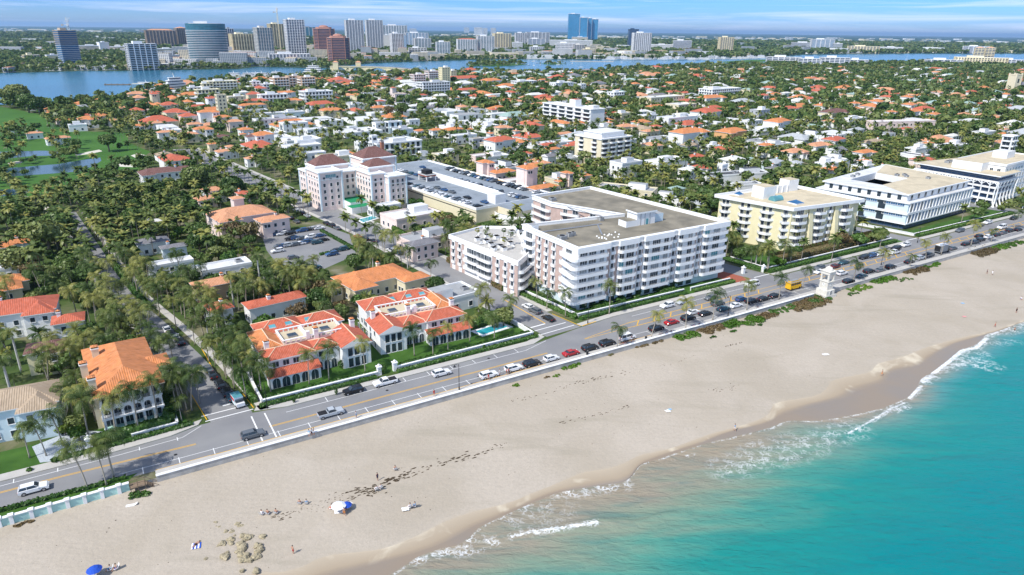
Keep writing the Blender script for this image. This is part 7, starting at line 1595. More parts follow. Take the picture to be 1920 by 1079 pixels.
# low white condominiums on the island's lagoon edge and the grand hotel
for a, b, c, d, l in ((1438, 1500, 107, 121, 'long low white lagoon condominium, left of four'), (1498, 1545, 110, 124, 'second low white lagoon condominium'), (1538, 1590, 108, 125, 'third white lagoon condominium, stepped'), (1588, 1626, 112, 122, 'short low white lagoon condominium at the end of the row'), (1737, 1800, 112, 122, 'low white condominium left of the grand hotel'), (1872, 1918, 112, 123, 'low white condominium right of the grand hotel')): tower(a, b, c, d, l, 'tower_w', 'darkglass', 'bands', 6, .25, 3.6, piers=6, name='condominium', cat='apartment building')
tower(1795, 1880, 108, 123, 'wide cream grand hotel body on the right island shore', 'hotel_cream', 'darkglass', 'bands', 5, .4, 3.8, piers=18, name='hotel', cat='hotel'); tower(1826, 1842, 90, 121, 'left belvedere tower of the cream grand hotel', 'hotel_cream', 'darkglass', 'bands', 5, .9, 4, piers=3, crown='hip', name='hotel_tower', cat='hotel tower'); tower(1846, 1862, 90, 121, 'right belvedere tower of the cream grand hotel', 'hotel_cream', 'darkglass', 'bands', 5, .9, 4, piers=3, crown='hip', name='hotel_tower', cat='hotel tower')
# scattered far roofs of the mainland suburbs
mb = MB(); fr = random.Random(9)
for i in range(2600):
    px = fr.uniform(-20, 1940); hz = 46+.0115*px; py = hz+3.0+(fr.random()**1.6)*52
    if py > 132: continue
    x, y = G(px, py)
    if inpoly(x, y, LGP) or y > 14000 or (y < 1900 and px > 880): continue
    py_l = np.interp(px, [0, 200, 480, 700, 880, 930, 1150, 1400, 1510, 1700, 1960], [138, 134, 126, 119, 113, 112, 112, 108, 103, 101, 101])
    if py > py_l-1: continue
    big = fr.random() < .12; s_ = 1+y/6000.; w, d, h = fr.uniform(14, 30)*s_*(2.2 if big else 1), fr.uniform(10, 18)*s_*(1.6 if big else 1), fr.uniform(4, 8)*(1.6 if big else 1)*min(s_, 1.6)
    c = fr.choice(('wall_white', 'wall_white', 'wall_cream', 'wall_grey', 'wall_cream')); mb.obox(x, y, 0, h, w, d, fr.choice((.3, 1.87)), c, fr.choice(('deck_w', 'deck_w', 'deck_c', 'deck_g', 'tile_p', 'tile_o') if y < 3000 else ('deck_w', 'deck_w', 'deck_g', 'deck_c')))
for i in range(420):
    px = fr.uniform(-10, 1180) if i < 340 else fr.uniform(1180, 1900); py = np.interp(px, [0, 200, 480, 700, 880, 930, 1150, 1400, 1510, 1700, 1960], [138, 134, 126, 119, 113, 112, 112, 108, 103, 101, 101])-1.5-fr.random()**1.3*30
    x, y = G(px, py)
    if inpoly(x, y, LGP) or y > 6000 or (px < 260 and fr.random() < .5): continue
    k_ = .55 if px < 260 else 1
    mb.obox(x, y, 0, k_*fr.uniform(8, 17)*(1.7 if px > 250 and fr.random() < .3 else 1), k_*fr.uniform(22, 60), fr.uniform(14, 26)*k_, fr.choice((.15, .3, 1.8)), fr.choice(('far_wall', 'far_cream', 'far_cream', 'far_grey', 'far_grey')), fr.choice(('deck_w', 'deck_w', 'deck_g', 'deck_c', 'tile_p')))
tag(mb.build('mainland_buildings'), 'pale low buildings and roofs scattered over the mainland to the horizon', 'buildings', kind='stuff')
# tower cranes
def crane(px, yb, yt, m, label, jib=24, hx=None):
    x, y = G(px, yb); h = top_h(x, y, yt); B = Bld('tower_crane', label, 'crane', (x, y, 0), .4)
    mb = MB(); w = 1.6
    for a in (-w, w):
        for b in (-w, w): mb.tube([(a, b, 0), (a, b, h)], .42, 4, m)
    z = 0; k = 0
    while z < h-5:
        for q in ((-w, -w, w, -w), (w, -w, w, w), (w, w, -w, w), (-w, w, -w, -w)): mb.tube([(q[0], q[1], z), (q[2], q[3], z+4)], .24, 3, m)
        z += 4
    B.part('mast', mb); mb = MB()
    mb.tube([(0, 0, h-14), (-10, 0, h-15)], .9, 4, m); mb.box(-12, -8, -1.5, 1.5, h-17, h-13, 'concrete'); mb.tube([(0, 0, h-14), (jib*.25, 0, h)], .6, 4, m); mb.tube([(-8, 0, h-14), (0, 0, h)], .15, 3, m); B.part('jib', mb)
    mb = MB(); mb.box(-1.5, 1.5, -3.2, -1.4, h-17, h-14, 'frame'); B.part('cab', mb)
crane(142, 122, 33, 'tower_w', 'thin white tower crane standing beside the unfinished left tower'); crane(527, 100, 14, 'hotel_cream', 'yellow tower crane rising above the centre left skyline')
# causeway bridge with arches and two gate towers
x0, y0 = G(624, 134); x1, y1 = G(800, 139); 
pts_ = [G(622, 133.5), G(655, 134), G(690, 134.5), G(735, 136), G(800, 143)]
B = Bld('arch_bridge', 'cream arched bridge with two pavilion towers crossing the lagoon', 'bridge', (*pts_[0], 0), 0)
for (a, b), (c, d) in zip(pts_[:-1], pts_[1:]):
    l = math.hypot(c-a, d-b); an = math.atan2(d-b, c-a); n = max(1, int(l/34)); ox, oy = a-pts_[0][0], b-pts_[0][1]
    for j in range(n):
        mb = MB(); w = l/n; r = w*.36; k = Matrix.Translation((ox, oy, 0)) @ Matrix.Rotation(an, 4, 'Z'); q = MB(); xx = j*w
        for yy_ in (-9, 9):
            ap = [(a_, 1+(b_-1)*6.2/r) for a_, b_ in arcpts(xx+w/2, 1., r, 180, 0, 10)]
            for (p1, p2) in zip(ap[:-1], ap[1:]): q.face([(p1[0], yy_, p1[1]), (p2[0], yy_, p2[1]), (p2[0], yy_, 8.6), (p1[0], yy_, 8.6)], 'tower_c')
            q.box(xx, xx+w/2-r, yy_-.3, yy_+.3, 0, 8.6, 'tower_c'); q.box(xx+w/2+r, xx+w, yy_-.3, yy_+.3, 0, 8.6, 'tower_c')
        q.box(xx, xx+w, -10, 10, 8.6, 9.8, 'tower_c', 'asphalt'); mb.add(q, k); B.part('span', mb)
for px in (633, 675):
    x, y = G(px, 133.5); mb = MB(); ox, oy = x-pts_[0][0], y-pts_[0][1]; mb.box(ox-5, ox+5, oy-14, oy-8, 0, 17, 'tower_c'); hip(mb, ox-5, ox+5, oy-14, oy-8, 17, 2.5, 'tile_p', .6); B.part('gate_tower', mb)
# ------------------------------------------------------------------ boats
def yacht_mesh(L_, tiers):
    w = L_*.19; hb = MB(); z = L_*.055
    P = [(-L_/2, -w/2), (L_*.22, -w/2), (L_*.38, -w*.32), (L_/2, 0), (L_*.38, w*.32), (L_*.22, w/2), (-L_/2, w/2)]
    Q = inset(P, w*.13); b = len(hb.v); n = 7; hb.v += [(p[0], p[1], 0) for p in Q]+[(p[0], p[1], z+(.25*z if p[0] > L_*.3 else 0)) for p in P]; k = hb.mi('trim')
    for i in range(n): j = (i+1) % n; hb.f.append((b+i, b+j, b+n+j, b+n+i)); hb.m.append(k)
    hb.f.append(tuple(b+n+i for i in range(n))); hb.m.append(hb.mi('wall_cream')); out = [('hull', hb.mesh('hull_mesh'))]
    for t in range(tiers):
        s_ = .72-.15*t; mb = MB(); x0 = -L_*.38*s_-t*L_*.01; x1 = L_*.34*s_; zz = z+t*L_*.055; hh = L_*.05
        R_ = [(x0, -w*.42*s_), (x1, -w*.42*s_), (x1+w*.35, 0), (x1, w*.42*s_), (x0, w*.42*s_)]; mb.prism(R_, zz, zz+hh*.35, 'trim'); mb.prism(inset(R_, .15), zz+hh*.35, zz+hh*.75, 'darkglass'); mb.prism(inset(R_, -.25), zz+hh*.75, zz+hh, 'trim'); out.append(('deck_house', mb.mesh('deck_mesh')))
    mb = MB(); mb.tube([(0, 0, z+tiers*L_*.055), (-1, 0, z+tiers*L_*.055+L_*.08)], [L_*.01, L_*.004], 5, 'trim'); out.append(('mast', mb.mesh('mast_mesh'))); return out
YM = {}
def yacht(px, py, L_, tiers, rz, label, group=None):
    k = (round(L_/4)*4, tiers)
    if k not in YM: YM[k] = yacht_mesh(*k)
    x, y = G(px, py, .4); t = thing('yacht', label, 'yacht', (x, y, .3), rz, group)
    for n, me in YM[k]: o = bpy.data.objects.new(n, me); COL.objects.link(o); o.parent = t
def sailboat(px, py, L_, label, group):
    x, y = G(px, py, .3); t = thing('sailboat', label, 'sailboat', (x, y, .3), fr.uniform(0, 6.28), group)
    if 's' not in YM:
        a = yacht_mesh(12, 1); mb = MB(); mb.tube([(0, 0, 1), (0, 0, 15)], [.18, .1], 5, 'trim'); mb.tube([(0, 0, 2.4), (-4.5, 0, 2.2)], .14, 4, 'trim'); a[-1] = ('mast', mb.mesh('mast_mesh')); YM['s'] = a
    for n, me in YM['s']: o = bpy.data.objects.new(n, me); COL.objects.link(o); o.parent = t
for q in ((330, 171, 62, 4, 1.1, 'largest white motor yacht moored left of the yellow waterfront block'), (275, 160, 40, 1, .1, 'low white racing yacht at the left dock'), (292, 176, 30, 3, 1.2, 'small yacht behind the left dock palms'), (440, 148, 44, 3, .2, 'white yacht behind the yellow waterfront block'), (465, 147, 40, 3, .3, 'white yacht second from the yellow block'), (492, 148, 44, 3, .2, 'white yacht in the middle of the marina row'), (518, 140, 30, 2, .2, 'small yacht with mast in the marina row'), (588, 142, 62, 4, .15, 'large white superyacht moored before the brown octagonal towers'), (636, 152, 46, 4, 1.3, 'white yacht among trees below the bridge'), (640, 147, 36, 3, 1.2, 'yacht moored just left of the bridge end'), (480, 142, 34, 2, .2, 'narrow yacht at the back of the marina row'), (505, 146, 34, 3, .3, 'yacht right of the middle marina yacht')): yacht(*q)
for i in range(34):
    px = 1142+i*8.6+fr.uniform(-3, 3); yacht(px, np.interp(px, [1140, 1330, 1440], [112.5, 112.3, 110])+fr.uniform(-.6, .9), fr.choice((28, 36, 44, 52)), fr.choice((2, 3, 3)), fr.uniform(-.3, .6), 'white yacht packed in the far marina below the white slab tower', 'far marina yachts')
for px, py in ((970, 121), (982, 120), (991, 123), (1001, 124), (1007, 119), (1013, 123), (1026, 131), (1026, 127), (1045, 119), (1047, 122), (1089, 127), (1000, 116), (1020, 117), (937, 116), (954, 121), (902, 124), (1245, 118), (1302, 116), (1133, 123), (1073, 120), (920, 122), (1165, 118), (1885, 106), (1700, 112), (786, 126), (945, 122), (1480, 110), (1780, 109)): sailboat(px, py, 12, 'white sailboat moored on the open lagoon', 'moored sailboats')
mb = MB()
x, y = G(252, 160); B = Bld('dock', 'dark timber dock beside the low racing yacht', 'dock', (x, y, 0), .15); mb.box(-40, 30, -2, 2, .3, 1.4, 'wood'); B.part('deck', mb); mb = MB(); [mb.tube([(q, -2.2, 0), (q, -2.2, 3)], .3, 5, 'wood') for q in range(-38, 30, 8)]; B.part('pilings', mb) if False else mb.build('piling', B.root)
x, y = G(1110, 116.5); B = Bld('pier', 'long low pier reaching from the far shore', 'pier', (x, y, 0), .05); mb = MB(); mb.box(-60, 60, -3, 3, .3, 2, 'concrete'); B.part('deck', mb)
# ------------------------------------------------------------------ cars
CARM = {}
def car_meshes(kind):
    if kind in CARM: return CARM[kind]
    prof = {'sedan': ([(-2.35, .35), (-2.38, .75), (-2.2, .95), (-1.55, 1.0)], [(-1.55, 1.0), (-.95, 1.40), (.35, 1.43), (1.05, .98)], [(1.05, .98), (2.05, .84), (2.35, .62), (2.36, .35)], 1.82),
            'suv': ([(-2.35, .42), (-2.4, .85), (-2.34, 1.08), (-2.3, 1.12)], [(-2.3, 1.12), (-1.95, 1.66), (.25, 1.70), (.98, 1.14)], [(.98, 1.14), (2.1, 1.0), (2.38, .75), (2.38, .42)], 1.92),
            'hatch': ([(-2.1, .38), (-2.15, .8), (-2.05, 1.0), (-1.98, 1.05)], [(-1.98, 1.05), (-1.5, 1.48), (.3, 1.5), (1.0, 1.02)], [(1.0, 1.02), (1.85, .86), (2.1, .62), (2.1, .38)], 1.8),
            'pickup': ([(-2.85, .5), (-2.88, .9), (-2.86, 1.15), (-.72, 1.16)], [(-.72, 1.16), (-.55, 1.78), (.75, 1.80), (1.3, 1.2)], [(1.3, 1.2), (2.65, 1.12), (2.9, .85), (2.9, .5)], 2.0),
            'van': ([(-2.5, .42), (-2.55, .9), (-2.5, 1.15), (-2.48, 1.2)], [(-2.48, 1.2), (-2.35, 2.0), (1.0, 2.02), (1.85, 1.22)], [(1.85, 1.22), (2.4, 1.02), (2.55, .75), (2.55, .42)], 1.98)}[kind]
    A, C_, D_, w = prof; hw = w/2
    body = A+C_[1:-1]+D_
    def shell(pts, hw0, hw1, zc, m, cap=True):
        # closed side profile swept across the width with tumblehome above zc
        mb = MB(); n = len(pts); b = 0
        def wy(z): return hw0 if z <= zc else hw0-(hw0-hw1)*min(1, (z-zc)/.6)
        rows = []
        for s_ in (-1, -.86, .86, 1):
            for (x, z) in pts:
                yy_ = s_*wy(z); zz = z-(.05 if abs(s_) == 1 and z > .5 else 0); xx = x*(.985 if abs(s_) == 1 else 1); mb.v.append((xx, yy_, zz))
        k = mb.mi(m)
        for r_ in range(3):
            for i in range(n-1): mb.f.append((r_*n+i, (r_+1)*n+i, (r_+1)*n+i+1, r_*n+i+1)); mb.m.append(k)
            mb.f.append((r_*n+n-1, (r_+1)*n+n-1, (r_+1)*n, r_*n)); mb.m.append(k)
        mb.f.append(tuple(range(n))); mb.m.append(k); mb.f.append(tuple(3*n+i for i in range(n-1, -1, -1))); mb.m.append(k); return mb
    out = {}
    low = A+D_; out['body'] = shell(low, hw, hw-.05, 1.0, 'BODY')
    g = [C_[0], C_[1], C_[2], C_[3]]; gg = [(g[0][0]+.06, g[0][1]-.03), (g[1][0]+.05, g[1][1]-.06), (g[2][0]-.03, g[2][1]-.06), (g[3][0]-.06, g[3][1]-.03)]
    out['windows'] = shell(gg, hw-.06, hw-.24, 1.0, 'glass')
    mb = MB(); x0, x1, zt = g[1][0]+.02, g[2][0]-.02, g[1][1]; mb.box(x0, x1, -hw+.27, hw-.27, zt-.08, zt, 'BODY')
    for s_ in (-1, 1):
        for (p, q) in ((g[0], g[1]), (g[3], g[2])): mb.tube([(p[0], s_*(hw-.07), p[1]-.02), (q[0], s_*(hw-.24), q[1]-.05)], .045, 4, 'BODY')
        if kind != 'pickup': mx_ = (g[1][0]+g[2][0])/2-.1; mb.tube([(mx_, s_*(hw-.07), 1.0), (mx_, s_*(hw-.24), zt-.05)], .045, 4, 'BODY')
        mb.box(g[3][0]-.35, g[3][0]-.15, s_*(hw+.0)-.02*s_ if s_ > 0 else -hw-.16, hw+.16 if s_ > 0 else -hw+.02, .98, 1.12, 'BODY')
    out['roof'] = mb
    if kind == 'pickup': mb = MB(); mb.box(-2.75, -.85, -hw+.12, hw-.12, 1.165, 1.2, 'dark'); out['bed_cover'] = mb
    r = .34 if kind in ('sedan', 'hatch') else .39; mb = MB(); mb.tube([(0, -.12, 0), (0, .12, 0)], r, 14, 'rubber'); mb.tube([(0, -.135, 0), (0, .135, 0)], r*.6, 10, 'chrome'); out['wheel'] = mb
    mb = MB(); mb.box(-.06, .05, -.18, .18, -.07, .07, 'lamp_glass'); out['headlight'] = mb; mb = MB(); mb.box(-.05, .06, -.18, .18, -.08, .08, 'red_l'); out['taillight'] = mb
    wx = (A[0][0]+.85, D_[-1][0]-.85); pos = {'wheel': [(x, s_*(hw-.1), r) for x in wx for s_ in (-1, 1)], 'headlight': [(D_[2][0]-.05, s_*(hw-.28), .72) for s_ in (-1, 1)], 'taillight': [(A[1][0]+.04, s_*(hw-.28), .85) for s_ in (-1, 1)]}
    CARM[kind] = (out, pos, {}); return CARM[kind]
KN = dict(sedan='sedan', suv='SUV', hatch='hatchback', pickup='pickup truck', van='van')
NCAR = [0]
def car(xy, rz, kind, col, label, group, z=.03, lod=0):
    out, pos, cache = car_meshes(kind)
    t = thing('car' if kind != 'pickup' else 'pickup_truck', label, {'pickup': 'pickup truck', 'van': 'van'}.get(kind, 'car'), (xy[0], xy[1], z), rz, group); NCAR[0] += 1
    for n, mb in out.items():
        if lod and n not in ('body', 'windows', 'roof', 'wheel'): continue
        key = (n, col if n in ('body', 'roof') else '')
        if key not in cache:
            q = MB(); q.v, q.f, q.m = mb.v, mb.f, mb.m; q.mats = ['car_'+col if k == 'BODY' else k for k in mb.mats]; cache[key] = q.mesh(n+'_mesh', n == 'wheel' and False)
        for p in pos.get(n, [(0, 0, 0)]):
            o = bpy.data.objects.new(n, cache[key]); COL.objects.link(o); o.parent = t; o.location = p
    return t
CN = dict(white='white', black='black', red='red', silver='silver', grey='dark grey', blue='blue', teal='dark teal', maroon='maroon', tan='tan')
def car_px(px, py, kind, col, label, hd=None, flip=False, group='cars on the ocean road', vs=None):
    x, y = G(px, py, .75); u, v = UV(x, y)
    if vs is not None: x, y = W(u, vs)
    a = AR if hd is None else hd
    return car((x, y), a+(PI if flip else 0), kind, CN and col, label, group)
E_, EL, WL, WPk = 2.45, 5.6, 12.8, 15.6
ROADCARS = [(63, 915, 'suv', 'white', 'white SUV driving past the clipped lawn at the far left of the ocean road', 0, None), (474, 814, 'suv', 'grey', 'dark grey SUV crossing the junction by the arcaded mansion', 0, None), (620, 774, 'pickup', 'silver', 'blue grey pickup truck driving nearest the junction crosswalk', 0, None), (669, 741, 'suv', 'black', 'black SUV parked outside the left white villa wall', 1, 11.6), (723, 717, 'pickup', 'white', 'white pickup truck parked by the gate between the villas', 1, 11.6), (828, 699, 'suv', 'white', 'white SUV with dark roof driving past the right villa', 0, 9.2),
 (917, 703, 'suv', 'white', 'white SUV with sunroof parked at the left end of the beach wall row', 0, E_), (963, 690, 'suv', 'white', 'second white SUV in the beach wall row', 0, E_), (999, 682, 'suv', 'black', 'black car between two white cars by the beach wall', 0, E_), (1035, 672, 'hatch', 'white', 'white hatchback parked left of the red sedan by the wall', 0, E_), (1072, 662, 'sedan', 'red', 'bright red sedan parked by the wall, nearer of two red cars', 0, E_), (1107, 652, 'suv', 'black', 'black SUV parked right of the nearer red sedan', 0, E_), (1139, 643, 'suv', 'black', 'black SUV parked left of the white jeep', 0, E_), (1176, 633, 'van', 'white', 'white boxy jeep with bicycles beside the first tall beach palm', 0, E_), (1234, 617, 'suv', 'black', 'large black SUV parked left of the farther red sedan', 0, 3.2), (1269, 608, 'sedan', 'red', 'red sedan parked by the wall opposite the condominium', 0, 4.4),
 (1299, 600, 'suv', 'black', 'black SUV right of the farther red sedan', 0, 4.2), (1304, 587, 'sedan', 'white', 'white coupe driving on the ocean road opposite the condominium', 0, 6.8), (1331, 591, 'sedan', 'black', 'black sedan third right of the farther red sedan', 0, 4.2), (1363, 581, 'sedan', 'teal', 'dark blue sedan parked opposite the driveway', 0, 4.2), (1387, 575, 'sedan', 'white', 'white sedan in the wall row below the driveway', 0, 4.2), (1414, 566, 'suv', 'black', 'big black SUV right of the white sedan in the wall row', 0, 4.2), (1438, 562, 'sedan', 'black', 'black sedan parked beside the dune palm left of the trolley', 0, 3.8), (1461, 557, 'sedan', 'black', 'last black sedan before the clock tower', 0, 3.8), (1345, 568, 'suv', 'grey', 'grey SUV driving opposite the driveway', 0, 8.2), (1394, 562, 'hatch', 'blue', 'small blue grey hatchback above the white sedan', 0, 7.0),
 (1325, 554, 'sedan', 'grey', 'grey sedan driving in the inland lane by the condominium', 1, WL), (1280, 565, 'sedan', 'silver', 'silver car parked at the kerb of the condominium', 1, 14.6), (1252, 573, 'suv', 'white', 'white SUV parked at the kerb of the condominium', 1, 14.6), (1418, 536, 'van', 'white', 'white van parked at the end of the brick driveway', 1, 14.6)]
for px, py, k, c, l, fl, vs in ROADCARS: car_px(px, py, k, c, l, flip=bool(fl), vs=vs)
R2 = [(1591, 527, 'suv', 'black', 0), (1616, 517, 'sedan', 'teal', 0), (1629, 508, 'suv', 'black', 0), (1650, 506, 'sedan', 'grey', 0), (1670, 500, 'suv', 'black', 0), (1705, 490, 'sedan', 'black', 0), (1726, 483, 'suv', 'silver', 0), (1741, 478, 'pickup', 'grey', 0), (1786, 465, 'sedan', 'grey', 0), (1811, 457, 'sedan', 'black', 0), (1827, 453, 'suv', 'grey', 0), (1839, 449, 'suv', 'black', 0), (1836, 442, 'sedan', 'black', 0), (1854, 444, 'suv', 'white', 0), (1869, 440, 'sedan', 'black', 0), (1881, 436, 'sedan', 'grey', 0), (1893, 432, 'suv', 'black', 0), (1909, 430, 'sedan', 'black', 0), (1879, 426, 'van', 'white', 1), (1800, 432, 'suv', 'grey', 1), (1852, 417, 'suv', 'white', 1), (1837, 422, 'sedan', 'grey', 1), (1901, 409, 'suv', 'black', 1), (1579, 512, 'suv', 'white', 0), (1537, 509, 'sedan', 'white', 1), (1536, 502, 'suv', 'grey', 1), (1565, 499, 'sedan', 'maroon', 1), (1582, 492, 'sedan', 'teal', 1), (1620, 482, 'suv', 'black', 1), (1634, 479, 'suv', 'blue', 1), (1648, 476, 'sedan', 'white', 1), (1677, 473, 'pickup', 'white', 1), (1680, 465, 'suv', 'black', 1), (1698, 459, 'suv', 'white', 1), (1668, 452, 'sedan', 'black', 1)]
for i, (px, py, k, c, fl) in enumerate(R2): car_px(px, py, k, c, '@%s %s %s' % (CN[c], KN[k], ('in the beach side row right of the clock tower' if fl == 0 else 'on the inland side of the road right of the clock tower')), flip=bool(fl))
S2 = math.atan2(*(np.array(W(*S2L[6]))-np.array(W(*S2L[1])))[::-1])
for px, py, k, c, l in ((1028, 596, 'sedan', 'black', 'black sedan waiting on the side street by the junction'), (1003, 582, 'suv', 'grey', 'dark SUV parked second on the side street'), (990, 574, 'hatch', 'white', 'white hatchback parked third on the side street'), (699, 451, 'sedan', 'black', 'black sedan parked right of a black SUV on the street'), (684, 448, 'suv', 'black', 'black SUV parked next to the red car on the street'), (671, 443, 'sedan', 'red', 'bright red car parked on the street before the pool club'), (632, 427, 'sedan', 'grey', 'dark car parked right of two others by the tall hedge'), (622, 422, 'suv', 'black', 'dark SUV parked in the middle by the tall hedge'), (612, 418, 'sedan', 'black', 'dark car parked left of two others by the tall hedge'), (576, 404, 'sedan', 'silver', 'silver car parked in front of the pink hotel'), (566, 399, 'suv', 'black', 'dark SUV parked in front of the pink hotel'), (556, 395, 'suv', 'white', 'white SUV parked in front of the pink hotel'), (734, 469, 'suv', 'white', 'white SUV on the street above the orange estate'), (746, 473, 'suv', 'blue', 'blue SUV behind a white one on the street'), (684, 470, 'sedan', 'maroon', 'maroon car parked by the orange estate hedge'), (672, 464, 'sedan', 'red', 'dark red car parked by the orange estate hedge'), (545, 408, 'sedan', 'black', 'black car parked on the left kerb near the peach estate'), (556, 415, 'sedan', 'grey', 'grey car parked on the left kerb near the peach estate')):
    car_px(px, py, k, c, l, hd=S2, group='cars parked along the side street')
pk = random.Random(4)
for x, y, n, nm in ((523, 461, 1, 0),): pass
for px, py in ((515, 439), (528, 438), (543, 437), (566, 432), (588, 428), (578, 430), (598, 427), (523, 461), (532, 460), (542, 459), (552, 458), (562, 456), (571, 454), (582, 452), (594, 454), (581, 444), (600, 441), (545, 447), (555, 446), (630, 469), (641, 467), (622, 476), (590, 500), (550, 482), (520, 470), (565, 446), (606, 449)):
    k = pk.choice(('suv', 'sedan', 'sedan', 'suv', 'hatch')); c = pk.choice(('white', 'black', 'black', 'grey', 'blue', 'silver', 'teal', 'white')); car_px(px, py, k, c, '@%s %s standing in the street side parking lot' % (CN[c], KN[k]), hd=S2+PI/2+pk.choice((0, PI)), group='cars in the street side parking lot')
poly_uv('parking_lot', [(34, 92), (60, 88), (57, 128), (30, 133)], 'asphalt', .018, None) if False else None
P_ = [G(*p) for p in ((492, 446), (600, 420), (655, 440), (668, 478), (600, 508), (520, 496), (500, 470))]; sheet('parking_lot', P_, 'asphalt', .018)
for px, py, k, c in ((412, 720, 'suv', 'black'), (398, 702, 'sedan', 'black'), (390, 691, 'sedan', 'grey'), (424, 734, 'suv', 'black'), (338, 640, 'suv', 'black'), (329, 632, 'sedan', 'white'), (321, 625, 'suv', 'black'), (313, 617, 'sedan', 'white'), (432, 743, 'sedan', 'teal')):
    car_px(px, py, k, c, '@%s %s parked under palms along the left side road' % (CN[c], KN[k]), hd=S1A if 'S1A' in globals() else R(124), group='cars along the left side road')
for i, (gx, hd, y0, y1) in enumerate(((3.1, 0, 3, 60), (3.1, 0, 62, 108), (GX1-4.6, PI, 3, 40), (GX1-4.6, PI, 42, 84), (28.5, 0, 20, 60), (18.5, 1.57, 74, 100), (10.5, 1.57, 88, 108), (30, 0, 3, 14))):
    y = y0
    while y < y1:
        if pk.random() < .82:
            k = pk.choice(('suv', 'sedan', 'sedan', 'suv', 'hatch')); c = pk.choice(('white', 'black', 'grey', 'silver', 'teal', 'black', 'white', 'grey', 'blue')); x_, y_ = GAR.Wd(gx, y); r_ = GAR.rz+hd+pk.choice((0, PI)) if hd != 1.57 else GAR.rz+PI/2
            car((x_, y_), r_, k, c, '@%s %s on the parking garage roof in the %s' % (CN[c], KN[k], ('near parapet row', 'near parapet row, back half', 'far parapet row', 'far parapet row, back half', 'row beside the ramp wall', 'middle row past the lift shelter', 'row by the hotel', 'corner row by the stair tower')[i]), 'cars on the garage roof', z=ZG+.04, lod=1)
        y += 2.8 if hd != 1.57 else 5.4
for gx, y in ((9.5, 20), (10, 46), (10, 40), (10.5, 34), (10.5, 8), (33, 96)): x_, y_ = GAR.Wd(gx, y); car((x_, y_), GAR.rz+PI/2, 'sedan', pk.choice(('black', 'grey', 'blue')), '@dark sedan in the driving lane of the garage roof', 'cars on the garage roof', z=ZG+.04, lod=1)
for px, py in ((688, 248), (700, 252), (715, 256), (668, 244), (650, 240), (656, 246), (672, 250), (640, 243), (400, 262), (625, 280), (620, 274), (545, 300), (760, 246), (1010, 250), (1270, 292), (950, 300), (1400, 262), (1340, 230), (1390, 236), (372, 300), (560, 312)):
    x, y = G(px, py)
    if occ(x, y) == 5: continue
    car((x, y), R(38)+pk.choice((0, PI/2)), pk.choice(('suv', 'sedan')), pk.choice(('white', 'black', 'silver', 'blue')), '@small car parked in the middle distance streets', 'far parked cars', lod=1)
print('CARS', NCAR[0])
# ------------------------------------------------------------------ walls along the coast
def wall(name, label, pts, t, z0, z1, m, cap='trim', capw=.12, face=None):
    B = thing(name, label, 'wall', (0, 0, 0)); b = MB(); c = MB()
    for (a, b_), (c_, d_) in zip(pts[:-1], pts[1:]):
        x0, y0 = W(a, b_); x1, y1 = W(c_, d_); l = math.hypot(x1-x0, y1-y0); an = math.atan2(y1-y0, x1-x0)
        b.obox((x0+x1)/2, (y0+y1)/2, z0, z1, l, t, an, m); c.obox((x0+x1)/2, (y0+y1)/2, z1, z1+.14, l+.1, t+capw*2, an, cap)
    b.build('wall', B); c.build('coping', B); return B
mat('sea_wall', (.40, .39, .37), .9, .2, .5, bump=.03, bs=3)
wall('sea_wall', 'long weathered sea wall with white coping between pavement and beach', [(-30, -1.35), (108, -1.35), (118, -1.6), (163, -1.5)], .42, -2.2, .62, 'sea_wall')
wall('sea_wall', 'sea wall with white coping continuing beyond the clock tower', [(173, -1.7), (330, -1.2), (1500, -1.2)], .3, -2.2, .5, 'sea_wall', 'paving', .06)
B = wall('garden_sea_wall', 'pale turquoise sea wall with white capped pillars at the bottom left', [(-120, -1.7), (-34.6, -1.5)], .4, -2.2, .8, 'turq')
for px in (-30, -4, 19, 57, 91, 125, 157, 190, 222):
    u, v = PUV(px, 975-.27*px, .9); mb = MB(); x, y = W(u, -1.62); mb.obox(x, y, -1.8, 1.0, .6, .6, AR, 'wall_white'); mb.obox(x, y, 1.0, 1.16, .85, .85, AR, 'trim'); mb.build('pillar', B)
mb = MB(); x, y = W(-77, -2.3); mb.obox(x, y, -2.1, -.9, 85, .8, AR, 'wall_bluewhite', 'trim'); mb.build('ledge', B)
wall('garden_wall', 'white street wall of the left villa garden', [(-6.8, 32), (-6.8, 16.6), (20.6, 16.6)], .3, 0, 1.15, 'wall_white'); wall('garden_wall', 'white street wall of the right villa garden', [(26, 16.9), (66.6, 17.5), (66, 30)], .3, 0, 1.15, 'wall_white')
wall('garden_wall', 'low white wall between the hedges of the condominium', [(82, 46), (85.2, 21.9), (128, 21.6)], .25, 0, 1.15, 'wall_white'); wall('garden_wall', 'short low white wall beside the brick driveway', [(131, 21.6), (149.5, 21.6)], .25, 0, 1.15, 'wall_white')
wall('garden_wall', 'white wall before the yellow condominium hedge', [(168, 38), (169.5, 22.6), (246, 22.8), (243, 40)], .25, 0, 1.3, 'wall_white'); wall('garden_wall', 'white wall before the white office block', [(257, 45), (262, 22.6), (343, 22.6)], .25, 0, 1.0, 'wall_white'); wall('garden_wall', 'white wall before the arcaded office block', [(358, 23.6), (480, 23.6)], .25, 0, 1.0, 'wall_white')
wall('garden_wall', 'white balustrade wall of the tan roofed house garden at left', [(-90, 18), (-59, 18), (-58, 25)], .3, 0, 1.2, 'wall_white'); wall('garden_wall', 'low white wall hidden in the hedge of the arcaded mansion', [(-33, 16.2), (-24.3, 16.5), (-24.4, 28)], .3, 0, .9, 'wall_white')
